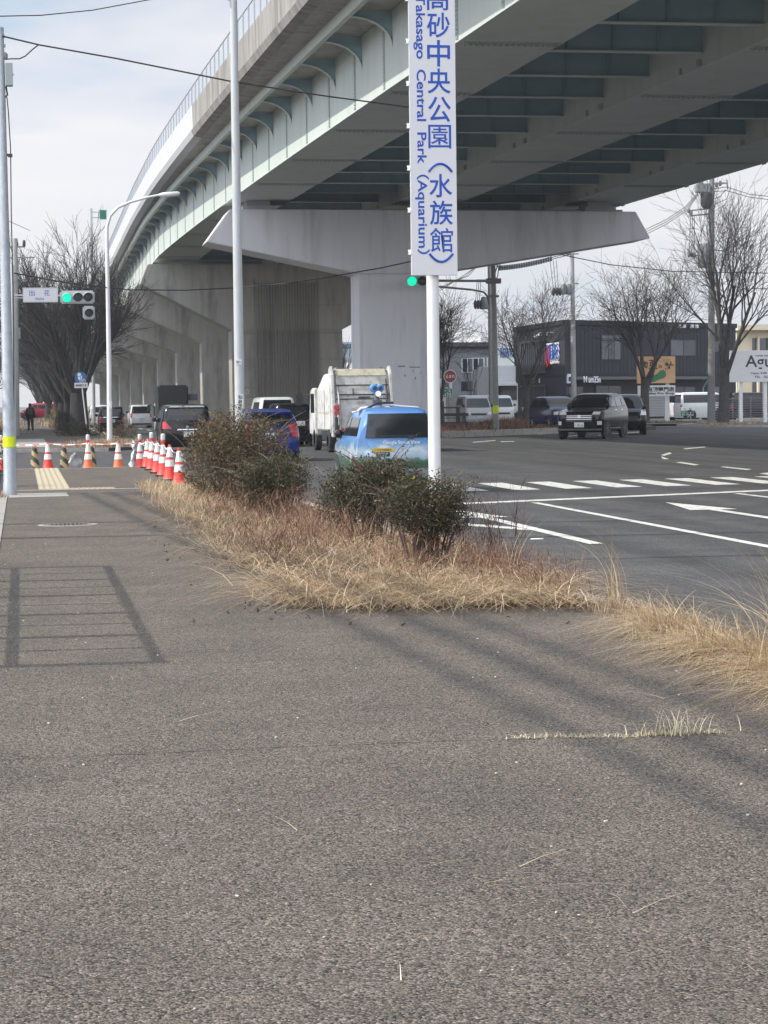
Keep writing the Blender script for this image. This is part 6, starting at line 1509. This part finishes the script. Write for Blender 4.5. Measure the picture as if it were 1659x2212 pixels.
def leaf_mesh(p, g, size, mat_, parent, name):
    n = len(p)
    a = g.normal(size=(n, 3)); a[:, 2] = a[:, 2] * .7 + .3; a /= np.linalg.norm(a, axis=1)[:, None]
    t = g.normal(size=(n, 3)); b = np.cross(a, t); b /= np.linalg.norm(b, axis=1)[:, None]
    s = size * g.uniform(.6, 1.35, n)[:, None]
    nn = np.cross(a, b)
    V = np.stack([p - a * s, p + b * s * .42 + nn * s * .12, p + a * s, p - b * s * .42 + nn * s * .12], 1).reshape(-1, 3)
    me = bpy.data.meshes.new(name); me.vertices.add(4 * n); me.vertices.foreach_set('co', V.ravel())
    me.loops.add(4 * n); me.loops.foreach_set('vertex_index', np.arange(4 * n)); me.polygons.add(n); me.polygons.foreach_set('loop_start', np.arange(n) * 4)
    me.materials.append(mat_); me.update(); me.validate()
    o = bpy.data.objects.new(name, me); col.objects.link(o); o.parent = parent; return o
def shrub(label, loc, blobs, n, size, seed, m, stems=14, shoots=14, shoot_len=.45, base_r=.12, shell=.5, pale=.4):
    t = thing('shrub', label, 'shrub', loc, 0, 'shrubs in the planting bed'); r_ = random.Random(seed); g = np.random.default_rng(seed + 99)
    leaves(n, blobs, size, seed, m, t, shell=shell)
    b = MB(); 
    for i in range(stems):
        c, e = blobs[r_.randrange(len(blobs))]; a = r_.uniform(0, 6.28); q = Vector(c) + Vector((math.cos(a) * e[0] * .7 * r_.random(), math.sin(a) * e[1] * .7 * r_.random(), e[2] * r_.uniform(-.2, .6)))
        p = Vector((c[0] * .35 + math.cos(a) * base_r * r_.random(), c[1] * .6 + math.sin(a) * base_r * r_.random(), -.02))
        mid = p.lerp(q, .5) + Vector((r_.uniform(-.05, .05), r_.uniform(-.05, .05), .04)); r0 = r_.uniform(.008, .017)
        b.tube([p, p.lerp(mid, .6), mid, q], [r0, r0 * .85, r0 * .7, r0 * .4], 5, caps=False)
        for _ in range(5):
            s0 = mid.lerp(q, r_.uniform(-.4, .9)); b.tube([s0, s0 + Vector((r_.uniform(-.2, .2), r_.uniform(-.2, .2), r_.uniform(.02, .22)))], [r0 * .45, r0 * .2], 4, caps=False)
    b.build('stem', M_stem, t, recalc=False)
    lp_ = []; b = MB()
    for i in range(shoots):
        c, e = blobs[r_.randrange(len(blobs))]; a = r_.uniform(0, 6.28); f = r_.uniform(.3, .9)
        p = Vector(c) + Vector((math.cos(a) * e[0] * f, math.sin(a) * e[1] * f, e[2] * .55)); d = Vector((math.cos(a) * .8 * r_.random(), math.sin(a) * .5, r_.uniform(.5, 1.0))).normalized(); L = shoot_len * r_.uniform(.5, 1.4); pts = [p - d * .25]
        for q in range(5):
            d = (d + Vector((math.cos(a) * .12, math.sin(a) * .1, -.10)) + Vector((r_.gauss(0, .05), r_.gauss(0, .05), 0))).normalized(); pts.append(pts[-1] + d * (L + .25) / 5)
        b.tube(pts, [.0055, .005, .0045, .004, .003, .002], 4, m=1 if r_.random() < pale else 0, caps=False)
        for q in range(26):
            f = r_.random() * 4.9; k = int(f); lp_.append(pts[k].lerp(pts[k + 1], f - k) + Vector((r_.gauss(0, .018), r_.gauss(0, .018), r_.gauss(0, .014))))
    b.build('long_shoot', [M_stem, M_stemp], t, recalc=False)
    if lp_: leaf_mesh(np.array([tuple(p) for p in lp_]), g, size * .95, m, t, 'foliage')
    return t
# big left cluster
shrub('broad bronze green shrub mass around the lamp post foot, tallest of the bed', (3.42, 34.2, -.10), [((-.36, .2, .72), (.54, .8, .68)), ((.02, .8, 1.02), (.62, .8, .58)), ((.36, .3, .88), (.54, .7, .54))], 24000, .020, 1, M_leafb, 46, 64, .55, .5, .40)
shrub('rounded olive green shrub in front of the bronze mass, near the blue car', (3.44, 29.4, 0), [((0, .1, .44), (.44, .5, .40)), ((.16, -.1, .58), (.36, .4, .32)), ((-.24, .2, .42), (.30, .4, .35))], 12500, .0175, 2, M_leafb2, 36, 36, .42, .3, .34)
shrub('green shrub just left of the white sign pipe, rear one of the front pair', (3.80, 23.0, 0), [((-.12, .1, .60), (.42, .5, .33)), ((-.36, .2, .54), (.26, .4, .30)), ((.26, 0, .66), (.30, .4, .30)), ((.02, .0, .82), (.30, .36, .20))], 11500, .0160, 3, M_leaf, 38, 36, .42, .2, .34)
shrub('dark leggy shrub with bare lower stems, nearest of the bed', (3.62, 19.2, 0), [((.0, 0, .62), (.32, .33, .26)), ((.16, .05, .72), (.25, .3, .20)), ((-.20, .02, .66), (.22, .3, .22)), ((.27, 0, .54), (.16, .25, .18))], 10500, .0132, 4, M_leaf, 40, 24, .30, .12, .36)
shrub('small dark bush peeping out left of the galvanised pole', (-.70, 43.2, 0), [((0, 0, .55), (.42, .4, .45))], 2500, .02, 6, M_leaf, 8, 4, .3, .15)
shrub('dark weedy undergrowth at the foot of the largest zelkova', (xu(165, 112), 112, 0), [((-.3, 0, .35), (.9, .6, .45)), ((.8, .2, .3), (.6, .5, .35))], 4200, .035, 7, M_leaf, 8, 6, .5, .5)
shrub('yellowish roadside bush behind the black bollard', (xu(133, 160), 160, 0), [((0, 0, .7), (1.0, .8, .8)), ((1.2, .5, .6), (1.0, .8, .7))], 4200, .05, 8, ramp_mat('leaf_yellow', [(0, (.09, .09, .03)), (.6, (.20, .17, .06)), (1, (.32, .25, .11))], .6), 8, 8, .6, .4)
shrub('brownish bush at the foot of the curved street lamp', (xu(246, 91), 91, -.05), [((0, 0, .35), (.5, .5, .4)), ((.5, .4, .4), (.5, .5, .5))], 3500, .028, 9, M_leafb, 10, 10, .5, .3)

# ------------------------------------------------------------------ dry grass: every blade a bent strip
M_dry = ramp_mat('dry_grass', [(0, (.11, .065, .042)), (.35, (.27, .175, .11)), (.7, (.47, .35, .23)), (1, (.70, .58, .42))], .8, .15)
M_gold = ramp_mat('golden_grass', [(0, (.20, .12, .07)), (.3, (.43, .30, .175)), (.7, (.64, .50, .32)), (1, (.80, .68, .49))], .75, .2)
M_rust = ramp_mat('rusty_weed', [(0, (.075, .04, .03)), (.4, (.155, .08, .055)), (.75, (.25, .135, .09)), (1, (.36, .235, .155))], .85)
def blades(name, base, hgt, lean, width, mat_, g, parent=None, curl=1.0, nseg=4, heading=None, spreadh=6.283, lmin=.3):
    n = len(base); az = g.random(n) * 6.283 if heading is None else heading + g.normal(0, spreadh, n)
    h = hgt * g.uniform(.55, 1.2, n) if np.isscalar(hgt) else hgt; ln = lean * g.uniform(lmin, 1.5, n)
    dx, dy = np.cos(az), np.sin(az); wx, wy = -dy, dx
    w0 = width * g.uniform(.6, 1.4, n)
    tw = g.normal(0, .6, n); wx2 = wx * np.cos(tw) - dx * np.sin(tw) * .3; wy2 = wy * np.cos(tw) - dy * np.sin(tw) * .3
    rows = []
    for s in range(nseg + 1):
        f = s / nseg; out = ln * h * f ** (1 + curl); z = h * f * np.clip(1 - .42 * np.minimum(ln, 2.2) * f ** 1.2, .06, 1)
        c = base + np.stack([dx * out, dy * out, z], 1); w = w0 * (1 - .9 * f)
        rows.append(c + np.stack([wx2 * w, wy2 * w, np.zeros(n)], 1)); rows.append(c - np.stack([wx2 * w, wy2 * w, np.zeros(n)], 1))
    V = np.stack(rows, 1).reshape(-1, 3); k = 2 * (nseg + 1)
    q = np.array([[2 * s, 2 * s + 1, 2 * s + 3, 2 * s + 2] for s in range(nseg)])
    F = (q[None] + (np.arange(n) * k)[:, None, None]).reshape(-1)
    me = bpy.data.meshes.new(name); me.vertices.add(len(V)); me.vertices.foreach_set('co', V.ravel()); me.loops.add(len(F)); me.loops.foreach_set('vertex_index', F)
    me.polygons.add(len(F) // 4); me.polygons.foreach_set('loop_start', np.arange(len(F) // 4) * 4); me.materials.append(mat_); me.update(); me.validate()
    o = bpy.data.objects.new(name, me); col.objects.link(o)
    if parent: o.parent = parent
    return o
BARE = ((3.62, 18.9, .26), (3.80, 22.6, .30))        # bare soil around the shrub stems
def scatter(n, poly, g, z=.02, clump=0, cr=.12):
    P_ = np.array(poly); lo, hi = P_.min(0), P_.max(0); out = []
    while len(out) < n:
        p = lo + (hi - lo) * g.random((n * 2, 2))
        ins = np.zeros(len(p), bool); j = len(P_) - 1
        for i in range(len(P_)):
            c_ = ((P_[i, 1] > p[:, 1]) != (P_[j, 1] > p[:, 1])) & (p[:, 0] < (P_[j, 0] - P_[i, 0]) * (p[:, 1] - P_[i, 1]) / (P_[j, 1] - P_[i, 1] + 1e-12) + P_[i, 0]); ins ^= c_; j = i
        for cx_, cy_, cr_ in BARE: ins &= ((p[:, 0] - cx_) ** 2 + ((p[:, 1] - cy_) * .6) ** 2) > cr_ ** 2
        out.extend(p[ins].tolist())
    b = np.array(out[:n])
    if clump:
        c = b[g.integers(0, clump, n)]; b = c + g.normal(0, cr, (n, 2))
    return np.column_stack([b, np.full(n, z)])
g = np.random.default_rng(3)
bedp = [(2.0, 16.7), (4.3, 16.2), (4.3, 43.5), (2.35, 43.5), (2.35, 33), (2.2, 25), (2.35, 21)]
stuff(blades('dry_grass', scatter(5200, bedp, g, .02, 160, .13), .16, 1.8, .0034, M_dry, g, curl=.5, lmin=.5), 'matted dry straw coloured grass covering the planting bed under the shrubs', 'grass')
stuff(blades('dead_litter', scatter(7500, [(2.0, 16.2), (4.3, 15.7), (4.35, 24), (3.2, 30), (2.25, 36), (2.1, 26)], g, .03, 300, .14), .32, 2.6, .004, M_dry, g, curl=.25, lmin=.75), 'flattened straw litter lying along the edge of the planting bed', 'grass')
stuff(blades('front_straw', scatter(3300, [(2.1, 16.15), (4.2, 15.75), (4.3, 18.6), (2.2, 18.8)], g, .02, 80, .15), .34, 2.4, .0042, M_gold, g, curl=.3, lmin=.75), 'golden dry straw at the front corner of the planting bed', 'grass')
stuff(blades('rear_straw', scatter(5000, [(2.2, 27), (2.9, 26), (3.0, 38), (2.3, 42)], g, .02, 120, .12), .30, 1.0, .0045, M_gold, g), 'golden seedy grass along the pavement side of the left shrubs', 'grass')
stuff(blades('straw_tangle', scatter(4200, [(2.05, 16.4), (4.25, 15.9), (4.3, 23), (3.0, 28), (2.3, 33), (2.1, 24)], g, .05, 300, .12), g.uniform(.10, .60, 4200), 2.2, .0038, M_gold, g, curl=.35, nseg=5, lmin=.6), 'tangle of bent pale straws among the shrubs of the bed', 'grass')
stuff(blades('stray_straw', scatter(420, [(1.75, 16.0), (4.2, 15.4), (4.2, 16.2), (2.2, 17), (2.1, 26), (1.95, 26)], g, .012), .06, 5.0, .0022, M_gold, g, curl=.15, nseg=3), 'stray straws lying on the asphalt along the bed edge', 'straw')
# rusty weed stems
def weeds(label, n, poly, h, seed, m=M_rust, lean=.35, heading=None, spr=6.28, clump=0, twig=7, w=.0028):
    g_ = np.random.default_rng(seed); base = scatter(n, poly, g_, .02, clump, .15); o = blades('weed_stems', base, h, lean, w, m, g_, curl=.35, heading=heading, spreadh=spr)
    hb = h * g_.uniform(.4, .95, n * twig); bb_ = np.repeat(base, twig, 0); bb_[:, :2] += g_.normal(0, .035, (n * twig, 2)); bb_[:, 2] += hb * g_.uniform(.35, .95, n * twig)
    t = blades('weed_twigs', bb_, h * .22, 1.0, w * .8, m, g_, curl=.3, nseg=2); o2 = t
    stuff(o, label, 'weeds'); o2.parent = o; o2['kind'] = 'stuff'; return o
weeds('rust brown dead weed stems crowding the pavement side of the bed', 720, [(2.1, 19.2), (3.4, 17.8), (3.7, 31), (2.4, 31)], .60, 21, lean=1.3, heading=2.8, spr=1.6, clump=70, twig=9, w=.0036)
weeds('brown wiry weeds between the nearest shrub and the road kerb', 700, [(3.75, 16.6), (4.35, 16.2), (4.4, 21), (3.7, 21.5)], .38, 22, lean=1.0, clump=60)
weeds('tall dark weed stalks standing before the crossing, right of the sign pipe', 22, [(4.0, 18.6), (4.35, 17.6), (4.38, 21), (4.1, 21.5)], .95, 23, mat('weed_dark', (.07, .045, .04), .9), lean=.25, twig=22, w=.0045)
weeds('small rusty tuft lying on the pavement edge', 60, [(1.95, 17.9), (2.3, 17.5), (2.35, 18.5), (2.05, 18.8)], .18, 24, lean=1.4)
weeds('sparse brown weeds lying over the straw at the front of the bed', 170, [(2.2, 16.5), (4.2, 16.2), (4.2, 19), (2.2, 19)], .34, 25, lean=1.7, clump=40, twig=8, w=.003)
stuff(blades('seed_stalks', scatter(70, [(2.7, 18.2), (4.2, 17.2), (4.3, 23.5), (2.8, 24)], g, .02, 18, .12), .72, .7, .0034, M_gold, g, curl=1.2, nseg=7), 'pale dry seed stalks standing between the shrubs', 'grass')
lt_g = np.random.default_rng(55); lit = np.vstack([scatter(900, [(2.0, 16.2), (4.3, 15.8), (4.3, 30), (2.3, 34)], lt_g, .05), scatter(90, [(1.2, 15.2), (4.2, 14.6), (4.2, 16.2), (2.0, 17), (2.0, 30), (1.6, 30)], lt_g, .012)])
lo_ = leaf_mesh(lit, lt_g, .022, ramp_mat('fallen_leaf', [(0, (.06, .035, .022)), (.5, (.15, .085, .05)), (1, (.27, .18, .11))], .8), None, 'leaf_litter'); stuff(lo_, 'brown fallen leaves caught in the straw and on the pavement edge', 'fallen leaves')
# long grass along the kerb on the right
verge = [(3.95, 8.2), (4.45, 8.0), (4.52, 15.6), (4.3, 15.6), (4.02, 13.0)]
stuff(blades('kerb_grass', scatter(5200, [(4.02, 9.6), (4.45, 9.2), (4.48, 14.6), (4.28, 14.6), (4.1, 13)], g, .0, 42, .085), .34, 1.7, .0032, M_gold, g, curl=.6, nseg=6, heading=3.3, spreadh=1.1), 'thick swept golden grass along the kerb at the right', 'grass')
stuff(blades('kerb_edge_grass', scatter(2600, verge, g, .0, 120, .07), .16, 1.4, .0024, M_dry, g), 'short dry grass tufts growing in the kerb joint at the right', 'grass')
stuff(blades('tall_grass', scatter(260, [(4.2, 9.4), (4.48, 9.2), (4.5, 13.8), (4.3, 13.6)], g, .0, 11, .05), .86, .95, .0048, M_gold, g, curl=1.4, nseg=9, heading=3.0, spreadh=.7), 'tall wispy grass stalks arching over the kerb at the right', 'grass')
stuff(blades('plume_grass', scatter(26, [(4.38, 15.1), (4.50, 15.0), (4.50, 15.7), (4.40, 15.8)], g, .0, 3, .03), .80, .70, .0050, M_gold, g, curl=1.8, nseg=9, heading=3.1, spreadh=.8), 'tuft of tall pale plume grass beside the kerb stone', 'grass')
stuff(blades('bent_tuft', scatter(700, [(4.2, 14.9), (4.5, 14.8), (4.5, 15.6), (4.2, 15.6)], g, .0, 12, .05), .2, 1.2, .0026, M_dry, g), 'low brown tuft at the foot of the plume grass', 'grass')
# grass in the pavement joint
jt0, jt1 = gz(1090, 1597), gz(1565, 1584)
n = 420; f = g.random(n) ** .8; base = np.column_stack([jt0.x + (jt1.x - jt0.x) * f, jt0.y + (jt1.y - jt0.y) * f + g.normal(0, .016, n) + .03 * np.sin(f * 9) + .015 * np.sin(f * 31), np.zeros(n)])
stuff(blades('joint_grass', base, .035, 1.5, .002, ramp_mat('pale_straw', [(0, (.40, .33, .20)), (1, (.74, .66, .48))]), g), 'thin dry grass sprouting from the pavement joint', 'grass')
k1_ = gz(1450, 1588); n = 90; base = np.column_stack([k1_.x + g.normal(.0, .10, n), k1_.y + g.normal(0, .02, n), np.zeros(n)])
stuff(blades('joint_tuft', base, .15, 1.1, .0022, MATS['pale_straw'], g, curl=.5), 'bleached grass tuft at the end of the pavement joint', 'grass')
o = MB()
for i in range(24):
    wob = lambda q: Vector((0, .03 * math.sin(q * 9) + .015 * math.sin(q * 31), 0)); a = jt0.lerp(jt1, i / 24) + wob(i / 24); c = jt0.lerp(jt1, (i + 1) / 24) + wob((i + 1) / 24); o.add([a + Vector((0, -.006, .002)), c + Vector((0, -.006, .002)), c + Vector((0, .008 + .006 * random.random(), .002)), a + Vector((0, .008, .002))], [(0, 1, 2, 3)])
struct(o.build('pavement_joint', mat('joint_dust', (.30, .26, .18), .95, var=.4, vscale=40), recalc=False))
b = MB(); rj = random.Random(9)
for x_a, x_b, yj in ((-.2, 2.3, jt0.y - .02), (.4, 3.9, 13.1), (-.2, 4.3, 24.5)):      # hairline joints and cracks across the path
    x = x_a; yv = yj
    while x < x_b:
        x2 = x + rj.uniform(.05, .14); y2 = yv + rj.gauss(0, .012) + (yj - yv) * .2; w2 = rj.uniform(.0015, .0045)
        b.add([(x, yv - w2, .002), (x2, y2 - w2, .002), (x2, y2 + w2, .002), (x, yv + w2, .002)], [(0, 1, 2, 3)]); x, yv = x2, y2
struct(b.build('pavement_crack', mat('crack_dark', (.03, .028, .026), .95), recalc=False))
# crumbs, chips and straws on the pavement
n = 110; b = MB()
for i in range(n):
    Y = 5.2 + 22 * random.random() ** 1.6; x = random.uniform(-.2, 4.0); s = random.uniform(.003, .008)
    b.box((x, Y, .002 + s * .3), (s * random.uniform(.8, 2), s, s * .7), rz=random.random() * 3)
stuff(b.build('stone_chips', mat('chip_white', (.60, .58, .54), .8), recalc=False), 'scattered pale stone chips on the near pavement', 'stone chips')
n = 60; base = np.column_stack([g.uniform(-.2, 4, n), 5.5 + 16 * g.random(n) ** 1.5, np.full(n, .004)])
stuff(blades('loose_straw', base, .05, 6.0, .0018, MATS['pale_straw'], g, curl=.1, nseg=3), 'single loose straws blown across the near pavement', 'straw')
p_ = gz(1160, 1165, ROAD); o = MB().lathe([(.05, 0), (.06, .004), (.05, .012)], n=12).build('flattened_wrapper', M_plate, None); o.location = p_; o.scale = (1.5, .8, 1); tag(o, 'flattened white wrapper lying on the road beside the shrubs', 'litter')
p_ = gz(1518, 1484); o = MB().tube([(-.06, 0, .01), (0, .01, .014), (.07, .015, .01)], [.004, .007, .004], 6).build('dark_twig', M_bark, None); o.location = p_; tag(o, 'small dark twig on the pavement before the golden grass', 'twig')
p_ = gz(606, 1136); r_ = random.Random(3)
for i, (dx, s, lab) in enumerate(((0, .07, 'pale pebble at the pavement edge of the dry bed'), (-.14, .05, 'smaller grey pebble left of the pale pebble'))):
    o = MB().lathe([(s * .5, 0), (s, s * .3), (s * .8, s * .7), (s * .2, s * .9)], n=9).build('pebble', M_kerb, None, smooth=60); o.location = p_ + Vector((dx, .05 * i, 0)); tag(o, lab, 'pebble', 'pebbles by the bed')
# weeds and ground cover on the median and the far corners
def cover(name, poly, n, h, m, z, label, w=.02, clump=0): stuff(blades(name, scatter(n, poly, g, z, clump, .5), h, .8, w, m, g, nseg=3), label, 'ground cover')
cover('median_weeds', [(14, 98), (k1.x, k1.y + .5), (k2.x, k2.y + .6), (k2.x + 4, k2.y + 6), (34, 128), (16, 128)], 9000, .28, M_rust, .1, 'low russet weeds covering the median behind the kerb', .014, 400)
cover('yard_weeds', [(28.0, 130.5), (31.0, 130.2), (31.0, 131.2), (28.0, 131.3)], 1300, .75, M_rust, .0, 'rusty weed clump before the white kei van', .012, 10)
cover('pit_grass', [(40.5, 121.5), (43.4, 121), (43.6, 125), (40.8, 125)], 1500, .18, M_dry, 0, 'dry grass in the tree pit at the right edge', .014)
cover('pit_grass', [(40.6, 131.5), (43.0, 131.5), (43, 136), (40.8, 136)], 1200, .2, ramp_mat('olive_grass', [(0, (.10, .09, .04)), (1, (.28, .24, .12))]), 0, 'olive dry grass in the tree pit by the cafe board', .014)
cover('corner_grass', [(2.75, 81.2), (3.6, 82.2), (4.4, 86.5), (4.3, 93), (3.0, 90), (2.4, 85)], 3200, .30, M_dry, 0, 'dry grass patch around the foot of the curved street lamp', .012, 120)
cover('verge_grass', [(2.2, 150), (4.4, 150), (4.4, 240), (2.2, 240)], 3500, .55, M_dry, 0, 'dry verge grass below the receding zelkova row', .03, 160)
cover('left_verge_grass', [(-1.2, 38.2), (-.30, 37.4), (-.27, 40.5), (-1.2, 41)], 1000, .12, M_dry, 0, 'dry grass around the foot of the galvanised pole', .004)
cover('left_far_grass', [(-2.6, 120), (-.6, 120), (-.4, 230), (-2.6, 230)], 2500, .5, M_dry, 0, 'dry grass on the left of the far pavement', .03, 90)

# ------------------------------------------------------------------ thin winter haze
hz = bpy.data.materials.new('haze'); hz.use_nodes = True
hn, hl = hz.node_tree.nodes, hz.node_tree.links
hn.clear(); ho = hn.new('ShaderNodeOutputMaterial'); hv = hn.new('ShaderNodeVolumePrincipled')
hv.inputs['Color'].default_value = (0.86, 0.91, 1.0, 1); hv.inputs['Density'].default_value = 0.00028; hv.inputs['Anisotropy'].default_value = 0.2
hl.new(hv.outputs[0], ho.inputs['Volume'])
o = MB().bb(-700, 700, -60, 760, -1.2, 19.5).build('haze', hz)
stuff(o, 'thin pale winter haze hanging over the street', 'haze')
